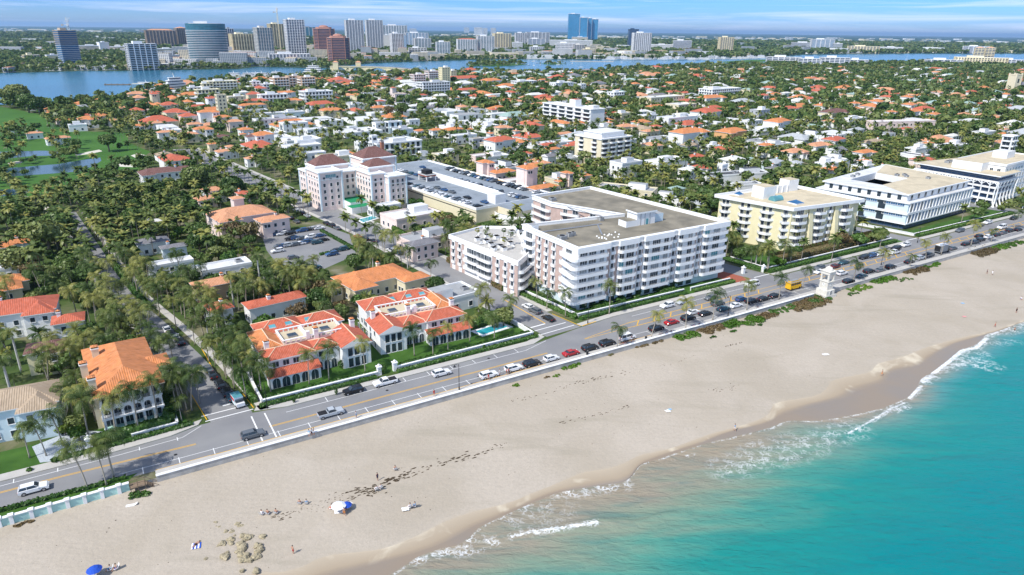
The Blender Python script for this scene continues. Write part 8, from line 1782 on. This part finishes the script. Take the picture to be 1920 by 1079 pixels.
for u, v, l in ((21.2, 17, 'left gate pillar between the two villas'), (25.4, 17.2, 'right gate pillar between the two villas'), (-59, 16.2, 'white gate pillar beside the cobbled driveway'), (-40.5, 16.4, 'second white gate pillar beside the cobbled driveway'), (167.5, 22.5, 'stone gate pillar left of the yellow condominium hedge'), (160, 25, 'inner stone gate pillar left of the yellow condominium')):
    x, y = W(u, v); t = thing('gate_pillar', l, 'pillar', (x, y, 0), AR); mb = MB(); mb.box(-.5, .5, -.5, .5, 0, 2.2, 'wall_white'); mb.box(-.65, .65, -.65, .65, 2.2, 2.45, 'trim'); mb.build('shaft', t); mb = MB(); mb.sphere((0, 0, 2.7), .32, .32, .32, 'trim'); mb.build('ball', t)
# garden pool of the right villa, club pool and terrace planters
P_ = [G(*p) for p in ((882, 622), (938, 605), (962, 614), (905, 632))]; t = thing('swimming_pool', 'rectangular blue garden pool with pale coping right of the right villa', 'pool', (0, 0, 0)); mb = MB(); mb.prism(ccw(P_), 0, .16, 'trim'); mb.build('coping', t); mb = MB(); mb.prism(inset(ccw(P_), .9), .1, .18, 'pool'); mb.build('water', t)
P_ = [G(*p) for p in ((668, 413), (700, 404), (712, 410), (680, 420))]; t = thing('swimming_pool', 'small turquoise club pool near the pink hotel awnings', 'pool', (0, 0, 0)); mb = MB(); mb.prism(ccw(P_), 0, .2, 'trim'); mb.build('coping', t); mb = MB(); mb.prism(inset(ccw(P_), .9), .1, .24, 'pool'); mb.build('water', t)
for i, (px, py) in enumerate(((895, 452), (912, 456), (921, 462), (939, 466), (945, 470), (957, 460), (913, 446), (931, 448), (960, 438), (975, 436), (985, 440), (926, 470), (944, 452))):
    x, y = G(px, py, TERRZ); t = thing('planter', '@white square planter on the roof terrace', 'planter', (x, y, TERRZ), AR, 'planters on the roof terrace'); mb = MB(); mb.box(-.8, .8, -.8, .8, 0, 1.2, 'wall_white', 'dark'); mb.box(-.9, .9, -.9, .9, 1.05, 1.2, 'trim', 'dark'); mb.build('box', t)
    if i % 4 != 3: add_plant('palm_tree', 2 if i % 2 else 7, x, y, .42 if i % 2 else .5, i, '@little potted palm in a white planter on the roof terrace', 'palms on the roof terrace', TERRZ+1.2)
for i in range(26):
    px, py = rnd.uniform(895, 965), rnd.uniform(436, 472); x, y = G(px, py, TERRZ); t = thing('terrace_chair', 'white terrace chair standing among the planters on the roof terrace', 'chair', (x, y, TERRZ), rnd.uniform(0, 6), 'terrace chairs'); mb = MB(); mb.box(-.35, .35, -.35, .5, .3, .4, 'trim'); mb.build('seat', t); mb = MB(); mb.box(-.35, .35, .45, .52, .4, .95, 'trim'); mb.build('backrest', t)
# ------------------------------------------------------------------ street lamps, clock tower, trolley, truck, food stand
def lamp(px, py, h, label, arm=1):
    x, y = G(px, py, .14); t = thing('street_lamp', label, 'street lamp', (x, y, .14), AR, 'black street lamps')
    mb = MB(); mb.tube([(0, 0, 0), (0, 0, .8), (0, 0, .85), (0, 0, h)], [.17, .15, .09, .06], 8, 'black_metal'); mb.build('post', t); mb = MB(); mb.tube([(0, 0, h-.5), (-.5, 0, h), (-1.1, 0, h)], .05, 6, 'black_metal'); mb.build('arm', t)
    mb = MB(); mb.tube([(-1.1, 0, h), (-1.1, 0, h-.25), (-1.1, 0, h-.5)], [.06, .16, .34], 10, 'black_metal'); mb.build('lamp_shade', t)
for q in ((861, 731, 6.8, 'black street lamp on the beach pavement opposite the right villa'), (501, 766, 6.5, 'black street lamp at the left villa corner'), (1102, 607, 6.5, 'black street lamp at the condominium corner'), (1365, 592, 6.5, 'black street lamp on the beach pavement by the palms'), (1233, 600, 6, 'black street lamp opposite the condominium middle') if 0 else (1652, 497, 6.5, 'black street lamp right of the clock tower'), (1720, 455, 6.5, 'black street lamp by the white office block')): lamp(*q)
mat('stone_w', (.66, .63, .56), .85, .1, 1)
x, y = W(168, -2.2); B = Bld('clock_tower', 'small white stone clock tower with open arches on the seafront', 'clock tower', (x, y, -1.3), AR)
mb = MB(); mb.box(-2.9, 2.9, -2.3, 2.3, 0, 1.4, 'stone_w', 'paving'); mb.box(-2.0, 2.0, -2.0, 2.0, 1.4, 3.1, 'stone_w'); B.part('plinth', mb)
mb = MB(); mb.box(-1.5, 1.5, -1.5, 1.5, 3.1, 6.0, 'stone_w')
for a in (-1.25, 1.25):
    for b in (-1.25, 1.25): mb.box(a-.28, a+.28, b-.28, b+.28, 6.0, 8.3, 'stone_w')
mb.box(-1.7, 1.7, -1.7, 1.7, 5.8, 6.05, 'stone_w'); mb.box(-1.6, 1.6, -1.6, 1.6, 8.3, 9.2, 'stone_w'); mb.box(-1.8, 1.8, -1.8, 1.8, 9.2, 9.45, 'stone_w'); B.part('shaft', mb)
mb = MB(); mb.sphere((0, 0, 9.45), 1.3, 1.3, 1.3, 'stone_w', 12, 5, 0); mb.tube([(0, 0, 10.7), (0, 0, 11.6)], [.12, .03], 6, 'stone_w'); B.part('dome', mb)
for rz_k in (0, PI/2, PI, -PI/2):
    mb = MB(); mb.tube([(0, -1.5, 4.9), (0, -1.56, 4.9)], .62, 16, 'stone_w'); mb.tube([(0, -1.56, 4.9), (0, -1.58, 4.9)], .55, 16, 'lamp_glass'); mb.box(-.03, .03, -1.62, -1.585, 4.9, 5.35, 'dark'); mb.box(0, .3, -1.62, -1.585, 4.87, 4.93, 'dark'); o = B.part('clock_face', mb); o.rotation_euler = (0, 0, rz_k)
B.win((-2.2, -2.0), (2.2, -2.0), 2.2, 1.55, .9, 1.4, 'arch'); B.close()
x, y = G(1487, 536, 1.2); t = thing('trolley_bus', 'bright yellow trolley with grey roof parked left of the clock tower', 'trolley', (x, y, .03), AR, None); t.scale = (.82, 1, 1.08)
mb = MB(); mb.box(-3.2, 3.2, -1.1, 1.1, .5, 1.5, 'awning_y'); mb.box(3.2, 4.0, -.9, .9, .5, 1.3, 'awning_y'); mb.build('body', t); mb = MB(); mb.box(-3.1, 3.1, -1.0, 1.0, 1.5, 2.4, 'glass'); [mb.box(x_, x_+.12, -1.06, 1.06, 1.5, 2.4, 'awning_y') for x_ in (-3.15, -2, -.9, .2, 1.3, 2.4, 3.03)]; mb.build('windows', t); mb = MB(); mb.box(-3.4, 3.4, -1.2, 1.2, 2.4, 2.6, 'awning_y', 'metal_g'); mb.box(-2.6, 2.6, -.6, .6, 2.6, 2.95, 'awning_y', 'metal_g'); mb.build('roof', t)
for a in (-2.2, 2.4):
    for b in (-1, 1): mb = MB(); mb.tube([(a, b-.14, .42), (a, b+.14, .42)], .42, 12, 'rubber'); mb.build('wheel', t)
x, y = G(1767, 467, 1.5); t = thing('delivery_truck', 'grey box truck in the beach side row under two palms', 'truck', (x, y, .03), AR)
mb = MB(); mb.box(-3.6, 1.6, -1.25, 1.25, .8, 3.4, 'metal_g', 'wall_white'); mb.box(-3.64, -3.6, -1.1, 1.1, 1, 3.2, 'dark'); mb.build('cargo_box', t); mb = MB(); mb.box(1.7, 3.4, -1.15, 1.15, .6, 1.6, 'car_black'); mb.box(1.7, 2.9, -1.1, 1.1, 1.6, 2.5, 'glass', 'car_black'); mb.build('cab', t)
for a in (-2.4, 2.5):
    for b in (-1.05, 1.05): mb = MB(); mb.tube([(a, b-.15, .45), (a, b+.15, .45)], .45, 12, 'rubber'); mb.build('wheel', t)
x, y = G(446, 752, 1.); t = thing('ice_cream_cart', 'small teal and white vending truck at the front of the parked side road row', 'vending truck', (x, y, .03), R(-52)); mb = MB(); mb.box(-2.2, .9, -.95, .95, .5, 2.3, 'wall_bluewhite', 'glass_t'); mb.box(-2, .6, -.97, -.95, 1.3, 2.0, 'cloth_red'); mb.build('body', t); mb = MB(); mb.box(.9, 2.2, -.9, .9, .5, 1.3, 'car_white'); mb.box(.9, 1.6, -.85, .85, 1.3, 1.9, 'glass'); mb.build('cab', t)
for a in (-1.4, 1.5):
    for b in (-.85, .85): mb = MB(); mb.tube([(a, b-.12, .36), (a, b+.12, .36)], .36, 10, 'rubber'); mb.build('wheel', t)
def bicycle(px, py, label, a=0):
    x, y = G(px, py, .14); t = thing('bicycle', label, 'bicycle', (x, y, .16), AR+a, 'bicycles on the beach pavement')
    for s_ in (-.52, .52):
        mb = MB(); pts = [(s_+.33*math.cos(k), 0, .34+.33*math.sin(k)) for k in np.linspace(0, 2*PI, 13)]; mb.tube(pts, .025, 4, 'rubber', False); mb.build('wheel', t)
    mb = MB(); mb.tube([(-.52, 0, .34), (-.15, 0, .8), (.35, 0, .85), (.52, 0, .34)], .025, 4, 'cloth_red'); mb.tube([(-.52, 0, .34), (0, 0, .34), (.35, 0, .85)], .025, 4, 'cloth_red'); mb.tube([(.4, -.28, 1.0), (.4, .28, 1.0)], .02, 4, 'dark'); mb.build('frame', t); mb = MB(); mb.box(-.3, -.05, -.08, .08, .88, .94, 'dark'); mb.build('saddle', t)
for i, (px, py) in enumerate(((1166, 648), (1171, 647), (1176, 645), (1186, 643), (1236, 631), (1240, 630), (1250, 627), (1258, 625), (1300, 615), (1310, 612), (1420, 580))): bicycle(px, py, '@bicycle parked on the beach pavement', pr2.uniform(-.6, .6))
for px, py, l in ((1012, 638, 0),)[:0]: pass
for px, py, l in ((1101, 665, 'black litter bin on the pavement above the sea wall'), (1211, 637, 'second black litter bin beside the tall beach palm')): x, y = G(px, py, .14); t = tag(MB().tube([(0, 0, 0), (0, 0, .85), (0, 0, .95)], [.3, .33, .22], 12, 'black_metal').build('litter_bin', loc=(x, y, .14)), l, 'litter bin', 'litter bins')
# wooden beach steps
x, y = G(262, 908, -.4); t = thing('beach_stairs', 'weathered wooden steps going down to the sand beside the turquoise wall', 'stairs', (x, y, -1.7), AR)
for i in range(7): mb = MB(); mb.box(.9+i*.32, 1.25+i*.32, -1.6, -.4, 1.7-i*.24, 1.76-i*.24, 'wood'); mb.build('step', t)
mb = MB(); mb.box(-1.6, .9, -1.7, .2, 1.75, 1.85, 'wood'); mb.build('platform', t)
for b in (-1.7, -.4):
    mb = MB(); mb.tube([(-1.6, b, 2.8), (.9, b, 2.8), (3.1, b, 1.1)], .06, 4, 'wood'); [mb.tube([(q, b, .0), (q, b, 2.8 if q < 1 else 1.6)], .06, 4, 'wood') for q in (-1.5, -.3, .9, 2.2)]; mb.build('handrail', t)
# ------------------------------------------------------------------ people
def skin_mesh(J, E_, name):
    me = bpy.data.meshes.new(name); me.from_pydata([j[:3] for j in J], E_, []); o = bpy.data.objects.new(name, me); COL.objects.link(o)
    sk = o.modifiers.new('s', 'SKIN'); ss = o.modifiers.new('u', 'SUBSURF'); ss.levels = 1; ss.render_levels = 1
    for i, j in enumerate(J): d = me.skin_vertices[0].data[i]; d.radius = (j[3], j[4] if len(j) > 4 else j[3]); d.use_root = i == 0
    dg = bpy.context.evaluated_depsgraph_get(); dg.update(); out = bpy.data.meshes.new_from_object(o.evaluated_get(dg)); bpy.data.objects.remove(o); bpy.data.meshes.remove(me); return out
def figure(pose):
    V3 = Vector; J = []; E_ = []
    def add(p, r, par=None, r2=None): J.append((*p, r, r2 or r)); 
    def jn(p, r, par, r2=None): J.append((*p, r, r2 or r)); E_.append((par, len(J)-1)) if par is not None else None; return len(J)-1
    if pose in ('stand', 'walk'):
        hz, ld = .95, V3((0, 0, 1)); 
    sit = pose == 'sit'; lie = pose == 'lie'
    def T(p):
        if lie: return (p[2]-.9, p[0], .14+p[1]*.6)
        if sit: return (p[0], p[1]*1., p[2]-.55)
        return p
    pel = jn(T((0, 0, .95)), .15, None, .11); sp1 = jn(T((0, .01, 1.12)), .135, pel, .10); ch = jn(T((0, .02, 1.34)), .17, sp1, .11); nk = jn(T((0, .01, 1.50)), .06, ch); hd0 = jn(T((0, -.01, 1.58)), .08, nk); hd = jn(T((0, -.015, 1.68)), .095, hd0, .105); hd1 = jn(T((0, 0, 1.76)), .06, hd)
    jn(T((0, -.125, 1.655)), .016, hd)
    for s_ in (-1, 1):
        st = {'walk': .22*s_}.get(pose, .02)
        hip_ = jn(T((.10*s_, 0, .90)), .10, pel)
        if sit: kn = jn(T((.12*s_, -.42, 1.02)), .07, hip_); an = jn(T((.12*s_, -.62, .64)), .045, kn); ft = jn(T((.12*s_, -.76, .60)), .035, an)
        else: kn = jn(T((.10*s_, -st*.6-.02, .50)), .065, hip_); an = jn(T((.10*s_, -st*1.0+.02, .10)), .045, kn); ft = jn(T((.10*s_, -st-.14, .045)), .035, an)
        sh = jn(T((.19*s_, .02, 1.41)), .065, ch); el = jn(T((.26*s_, .03+st*.5, 1.14)), .045, sh); wr = jn(T((.28*s_, -.06+st*.7, .90)), .030, el); pm = jn(T((.28*s_, -.08+st*.7, .83)), .028, wr)
        for k in range(4): jn(T((.28*s_+.0*k, -.115+st*.7+.024*k, .745+.01*abs(k-1.4))), .009, pm)
        jn(T((.255*s_, -.125+st*.7, .80)), .010, pm)
    me = skin_mesh(J, E_, 'body_mesh'); inv = []
    for p in me.polygons:
        c = p.center
        z = (c.x+.9) if lie else (c.z+.55 if sit else c.z); w = abs(c.y if lie else c.x)
        inv.append(1 if (1.02 < z < 1.44 and w < .25) else (2 if (.62 < z <= 1.02 and w < .24 and (not sit or c.y > -.3)) else 0))
    for i in range(3): me.materials.append(MATS['skin'])
    me.polygons.foreach_set('material_index', inv); me.polygons.foreach_set('use_smooth', [True]*len(inv))
    hb = MB(); c = T((0, .02, 1.71)); hb.sphere(c, .105, .115, .10, 'hair_d', 10, 6, -.35) if not lie else hb.sphere((c[0]+.01, c[1], c[2]+.0), .1, .105, .11, 'hair_d', 10, 6, -.9); hm_ = hb.mesh('hair_mesh', True); return me, hm_
FIG = {k: figure(k) for k in ('stand', 'walk', 'sit', 'lie')}; FC = {}
def person(px, py, pose, top, bot, rz, label, z=None, xy=None, dz=0):
    u, v = PUV(px, py, -1.3)
    if z is None:
        x, y = G(px, py, -1.2); u, v = UV(x, y); D0 = float(c_damp(u)); z = -.75-.95*min(1, max(0, (v+1.1)/(D0+1.1))) if v < -1 else .14
    x, y = xy or G(px, py, z); k = (pose, top, bot)
    if k not in FC: me = FIG[pose][0].copy(); me.materials[1] = MATS['cloth_'+top if top != 'skin' else 'skin']; me.materials[2] = MATS['cloth_'+bot]; FC[k] = me
    t = thing('person', label, 'person', (x, y, z+dz), rz); o = link('body', FC[k], t); link('hair', FIG[pose][1], o); return (x, y, z)
def chair_b(x, y, z, rz, label='@low white beach chair', m='cloth_white'):
    t = thing('beach_chair', label, 'beach chair', (x, y, z), rz, 'beach chairs on the sand'); mb = MB(); mb.box(-.3, .3, -.4, .2, .28, .32, m); mb.build('seat', t); mb = MB(); mb.face([(-.3, .2, .3), (.3, .2, .3), (.3, .55, .95), (-.3, .55, .95)], m); mb.face([(-.3, .24, .3), (-.3, .59, .95), (.3, .59, .95), (.3, .24, .3)], m); mb.build('backrest', t)
    mb = MB(); [mb.tube([(a, -.35, 0), (a, .1, .3), (a, .3, 0)], .02, 4, 'chrome') for a in (-.3, .3)]; mb.build('frame', t)
def towel(px, py, w, d, m, label, rz=.3, z=-1.35):
    x, y = G(px, py, z); mb = MB(); n = 6
    V_ = [((i/n-.5)*w, (j/n-.5)*d, .05+.03*math.sin(i*2+j)) for j in range(n+1) for i in range(n+1)]
    for j in range(n):
        for i in range(n): a = j*(n+1)+i; mb.f.append((a, a+1, a+n+2, a+n+1)); mb.m.append(mb.mi(m) if i % 2 or m != 'cloth_blue' else mb.mi('cloth_white'))
    mb.v = V_; tag(mb.build('towel', loc=(x, y, z), rz=rz), label, 'towel')
FWD = 0
for q in ((550, 1039, 'stand', 'skin', 'red', 2.6, 'woman-sized person in red swimwear standing alone left of the shoreline'), (708, 901, 'stand', 'navy', 'navy', 1., 'person in navy clothes standing above the seaweed line'), (646, 967, 'walk', 'skin', 'orange', .4, 'person in swimwear walking in front of the pale umbrella'), (668, 784, 'stand', 'white', 'lblue', 1.2, 'person standing with a scooter on the beach pavement'), (814, 743, 'walk', 'red', 'red', AR, 'person in red walking on the pavement below the white SUV'), (916, 713, 'walk', 'red', 'pinkc', AR, 'person in red top beside the first white SUV by the wall'), (937, 704, 'stand', 'white', 'white', 1., 'person in white standing between the two white SUVs'), (950, 703, 'stand', 'red', 'black', 2., 'left one of two people in red by the second white SUV'), (954, 702, 'stand', 'red', 'navy', 1., 'right one of two people in red by the second white SUV'),
 (1377, 808, 'walk', 'lblue', 'white', AR, 'person in pale blue walking on the wet sand at centre right'), (1653, 705, 'walk', 'skin', 'orange', AR, 'person in orange shorts walking along the upper wet sand'), (1865, 614, 'walk', 'skin', 'red', AR, 'person at the foam edge at the far right'), (1905, 587, 'stand', 'black', 'black', 0, 'dark dressed person standing on the sand at the far right'), (1914, 562, 'sit', 'white', 'blue', 0, 'seated person at the right edge of the beach'), (1850, 514, 'walk', 'navy', 'black', 1, 'left one of two walkers on the upper right sand'), (1860, 516, 'walk', 'white', 'white', 2, 'right one of two walkers on the upper right sand'),
 (580, 819, 'stand', 'lblue', 'white', 0, 'left one of three people sitting out by the sea wall'), (585, 817, 'stand', 'white', 'navy', 1, 'middle one of three people by the sea wall'), (589, 816, 'stand', 'navy', 'lblue', 2, 'right one of three people by the sea wall'), (655, 439, 'walk', 'navy', 'black', 1, 'left pedestrian crossing the street near the tall hedge'), (658, 438, 'walk', 'black', 'navy', 2, 'right pedestrian crossing the street near the tall hedge'), (747, 492, 'walk', 'black', 'black', 1, 'left pedestrian on the street by the orange estate'), (752, 490, 'walk', 'black', 'navy', 2, 'right pedestrian on the street by the orange estate'), (1162, 642, 'stand', 'orange', 'blue', 1, 'person in orange by the white jeep'), (1184, 640, 'stand', 'navy', 'white', 3, 'person in navy right of the white jeep'), (1100, 659, 'stand', 'white', 'pinkc', 3, 'person standing behind the black SUV near the litter bin')):
    px, py = q[:2]; u, v = PUV(px, py, 0); person(*q, z=None if v < -1.8 else (.14 if v < 2.5 or True else .03))
x, y = G(1901, 624, -2); person(1901, 624, 'stand', 'skin', 'black', 0, 'bather standing waist deep in the foam at the far right', z=-2.7)
for i, (px, py, top, bot, l) in enumerate(((491, 966, 'white', 'white', 'left chair of the group at the seaweed line end'), (502, 965, 'skin', 'navy', 'middle chair of the group at the seaweed line end'), (518, 964, 'skin', 'black', 'right chair of the group at the seaweed line end'), (562, 946, 'skin', 'black', 'left chair of the pair left of the umbrella'), (575, 946, 'lblue', 'navy', 'right chair of the pair left of the umbrella'), (741, 882, 'skin', 'black', 'lone chair above the seaweed line'), (706, 920, 'white', 'black', 'left chair of the pair under the standing navy person'), (714, 917, 'white', 'navy', 'right chair of the pair under the standing navy person'), (769, 953, 'white', 'black', 'left chair of the pair by the white towel'), (778, 951, 'lblue', 'navy', 'right chair of the pair by the white towel'), (622, 955, 'skin', 'red', 'left chair under the pale umbrella'), (640, 958, 'white', 'black', 'chair in the shade of the pale umbrella'), (186, 1074, 'skin', 'white', 'chair beside the blue umbrella'), (207, 1070, 'lblue', 'black', 'left chair right of the blue umbrella'), (218, 1068, 'skin', 'blue', 'right chair right of the blue umbrella'), (655, 953, 'skin', 'blue', 'chair under the small blue umbrella'))):
    x, y, z = person(px, py, 'sit', top, bot, 2.6+i*.2, 'person sitting in the '+l, dz=-.02); chair_b(x, y, z, 2.6+i*.2, 'low white beach chair, '+l)
towel(368, 1024, 1.5, 1.5, 'cloth_blue', 'blue and white towel under a lying sunbather'); person(368, 1022, 'lie', 'skin', 'black', 1.2, 'sunbather lying on the blue and white towel', dz=.05)
towel(760, 955, 1.3, 1.0, 'cloth_white', 'white towel beside the pair of chairs at centre'); towel(635, 960, 1.5, 1., 'cloth_white', 'white towel before the pale umbrella'); towel(1252, 771, 1.2, 1.0, 'cloth_white', 'white towel with blue edge lying alone on the wide sand'); towel(1256, 768, .8, .5, 'cloth_lblue', 'small blue cloth beside the lone white towel'); towel(547, 827, 1, .6, 'cloth_red', 'red cloth on the sand under the sea wall', z=-.9); towel(655, 946, .9, .4, 'cloth_red', 'red cloth at the blue umbrella'); towel(1548, 665, 1.8, 1.0, 'cloth_white', 'white cloth heap on the wide sand at right'); towel(1805, 569, 1.2, .8, 'cloth_lblue', 'small blue towel high on the right sand'); towel(1808, 594, 1.2, .8, 'cloth_pinkc', 'small pink towel on the right sand'); towel(1800, 507, 1.6, 1, 'cloth_red', 'red towel on the upper right sand'); towel(1912, 463, 2, 2.5, 'cloth_white', 'white board leaning on the right sand'); towel(1868, 632 - 90, 1, .7, 'cloth_navy', 'dark towel on the right sand')
def umbrella(px, py, h, r, m, label, tilt=.2):
    x, y = G(px, py, -1.5); t = thing('beach_umbrella', label, 'beach umbrella', (x, y, -1.5), 0); mb = MB(); mb.tube([(0, 0, 0), (tilt, 0, h)], .03, 6, 'chrome'); mb.build('pole', t); mb = MB(); n = 12; k = mb.mi(m)
    mb.v.append((tilt, 0, h)); [mb.v.append((tilt+r*f*math.cos(2*PI*i/n), r*f*math.sin(2*PI*i/n), h-d*(1+.06*(i % 2)))) for f, d in ((.5, .14), (1, .52)) for i in range(n)]
    for i in range(n): j = (i+1) % n; mb.f += [(0, 1+i, 1+j), (1+i, 1+n+i, 1+n+j, 1+j)]; mb.m += [k, k]
    mb.build('canopy', t)
umbrella(634, 962, 2.1, 1.35, 'cloth_white', 'pale beach umbrella at the centre left group'); umbrella(648, 957, 1.7, 1.0, 'cloth_blue', 'small blue umbrella behind the pale umbrella'); umbrella(178, 1083, 2.1, 1.15, 'cloth_blue', 'bright blue umbrella at the bottom left edge')
x, y = G(247, 950, -1.2); t = thing('sun_lounger', 'white sun lounger lying on the sand below the beach steps', 'sun lounger', (x, y, -1.2), .35); mb = MB(); mb.box(-.9, .5, -.32, .32, .25, .32, 'cloth_white'); mb.build('bed', t); mb = MB(); mb.face([(.5, -.32, .3), (1.0, -.32, .6), (1.0, .32, .6), (.5, .32, .3)], 'cloth_white'); mb.build('backrest', t); mb = MB(); [mb.box(a, a+.06, b, b+.06, 0, .25, 'trim') for a in (-.8, .4) for b in (-.3, .24)]; mb.build('legs', t)
# rocks
rk = np.random.RandomState(8)
RKM = []
for i in range(5):
    bm = bmesh.new(); bmesh.ops.create_icosphere(bm, subdivisions=3, radius=1); ph = rk.rand(6)*6
    for v in bm.verts: c = v.co; v.co = c*(1+.22*math.sin(c.x*3+ph[0])*math.cos(c.y*3.4+ph[1])+.14*math.sin(c.z*5+ph[2]+c.x*4)+.07*math.sin(c.x*11+c.y*9+ph[3])); v.co.z *= .62
    me = bpy.data.meshes.new('rock_mesh'); bm.to_mesh(me); bm.free(); me.materials.append(MATS['rock']); RKM.append(me)
for i in range(44):
    if i < 34: px, py, s_ = 452+rk.normal()*21, 1028+rk.normal()*17, rk.uniform(.28, .68)
    else: px, py, s_ = 425+rk.normal()*16, 995+rk.normal()*12, rk.uniform(.2, .5)
    x, y = G(px, py, -1.4); o = link('rock', RKM[i % 5], None, (x, y, -1.5+s_*.22), rk.rand()*6); o.scale = (s_*rk.uniform(.8, 1.4), s_, s_*rk.uniform(.7, 1.2)); tag(o, '@pale brown boulder half buried in the sand at the bottom left', 'rock', 'boulders on the beach')
# seaweed wrack
mb = MB()
def weed(px, py, s_):
    x, y = G(px, py, -1.45); u, v = UV(x, y); D0 = float(c_damp(u)); z = -.74-.95*min(1, max(0, (v+1.1)/(D0+1.1))); n = 7; b = len(mb.v); mb.v.append((x, y, z+.10)); a0 = rk.rand()*6
    for k in range(n): rr = s_*rk.uniform(.4, 1.3); ang = a0+2*PI*k/n; mb.v.append((x+rr*1.7*math.cos(ang)*cu-rr*.6*math.sin(ang)*su, y+rr*1.7*math.cos(ang)*su+rr*.6*math.sin(ang)*cu, z-.02))
    for k in range(n): mb.f.append((b, b+1+k, b+1+(k+1) % n)); mb.m.append(mb.mi('seaweed'))
L1 = [(510, 976), (560, 958), (610, 942), (650, 925), (700, 918), (730, 902), (760, 890), (800, 878), (850, 864), (900, 850), (955, 832)]; L2 = [(960, 757), (1010, 747), (1080, 722), (1150, 705), (1200, 697), (1250, 688)]; L3 = [(1050, 795), (1110, 782), (1150, 771), (1180, 763)]; L4 = [(590, 960), (650, 938), (720, 918)]; L5 = [(1330, 735), (1390, 722)]; L6 = [(1250, 690), (1300, 670), (1360, 652), (1390, 645)]
for Ln, n, sp_, sm in ((L1, 190, 5, .26), (L2, 70, 4, .16), (L3, 34, 4, .18), (L4, 60, 6, .2), (L5, 26, 5, .13), (L6, 30, 1.5, .12)):
    for i in range(n):
        k = rk.rand()*(len(Ln)-1); j = int(k); f_ = k-j; px = Ln[j][0]*(1-f_)+Ln[j+1][0]*f_; py = Ln[j][1]*(1-f_)+Ln[j+1][1]*f_; weed(px+rk.normal()*sp_, py+rk.normal()*sp_*.55, sm*rk.uniform(.4, 1.5))
for i in range(150): weed(rk.uniform(150, 1500), rk.uniform(700, 1050), 0) if False else None
for i in range(170):
    u, t_ = rk.uniform(-60, 140), rk.rand(); v = -3+float(c_damp(u)+4)*t_; px, py, _ = proj(*W(u, v), -1.4); weed(px, py, rk.uniform(.03, .09))
tag(mb.build('seaweed'), 'dark dried seaweed strewn in broken lines over the sand', 'seaweed', kind='stuff')
# ------------------------------------------------------------------ labels that single things out
LAND += [('the arch bridge', *G(640, 134)), ('the far marina', *G(1230, 113)), ('the cream grand hotel', *G(1838, 121)), ('the stone church', *G(1897, 172)), ('the low lagoon condominiums', *G(1530, 124)), ('the yellow lagoon block', *G(413, 160)), ('the scattered far villas', *G(1300, 160)), ('the long pink arcade', *G(1690, 235)), ('the cream apartment slab', *G(1242, 190)), ('the white commercial street', *G(740, 275)), ('the red roofed cluster at left', *G(350, 215)), ('the big orange roofed hall', *G(1290, 255)), ('the black roofed market', *G(1380, 330))]
ORD = ['nearest', 'second nearest', 'third nearest', 'fourth nearest', 'fifth nearest', 'sixth nearest', 'seventh nearest', 'eighth nearest', 'ninth nearest']
by = {}
for o in COL.objects:
    if o.parent is None and o.get('label', '').startswith('@'):
        x, y = o.location.x, o.location.y; l = o['label'][1:]
        if o['category'] in ('house', 'building', 'apartment building'): l += ' '+side_word(x, y); o['group'] = 'houses and blocks of the island town'
        by.setdefault(l, []).append((math.hypot(x, y), o.name, o))
for l, q in by.items():
    q.sort(key=lambda t_: t_[:2])
    for i, (d_, _, o) in enumerate(q):
        o['label'] = l
        if len(q) > 1 and i < 9:
            s_ = ('nearest' if i == 0 else ORD[i])+' '+l
            if len(s_.split()) <= 16: o['label'] = s_
        if len(o['label'].split()) > 16: o['label'] = ' '.join(w for w in o['label'].split() if w not in ('with', 'full', 'strongly', 'the'))[:200]
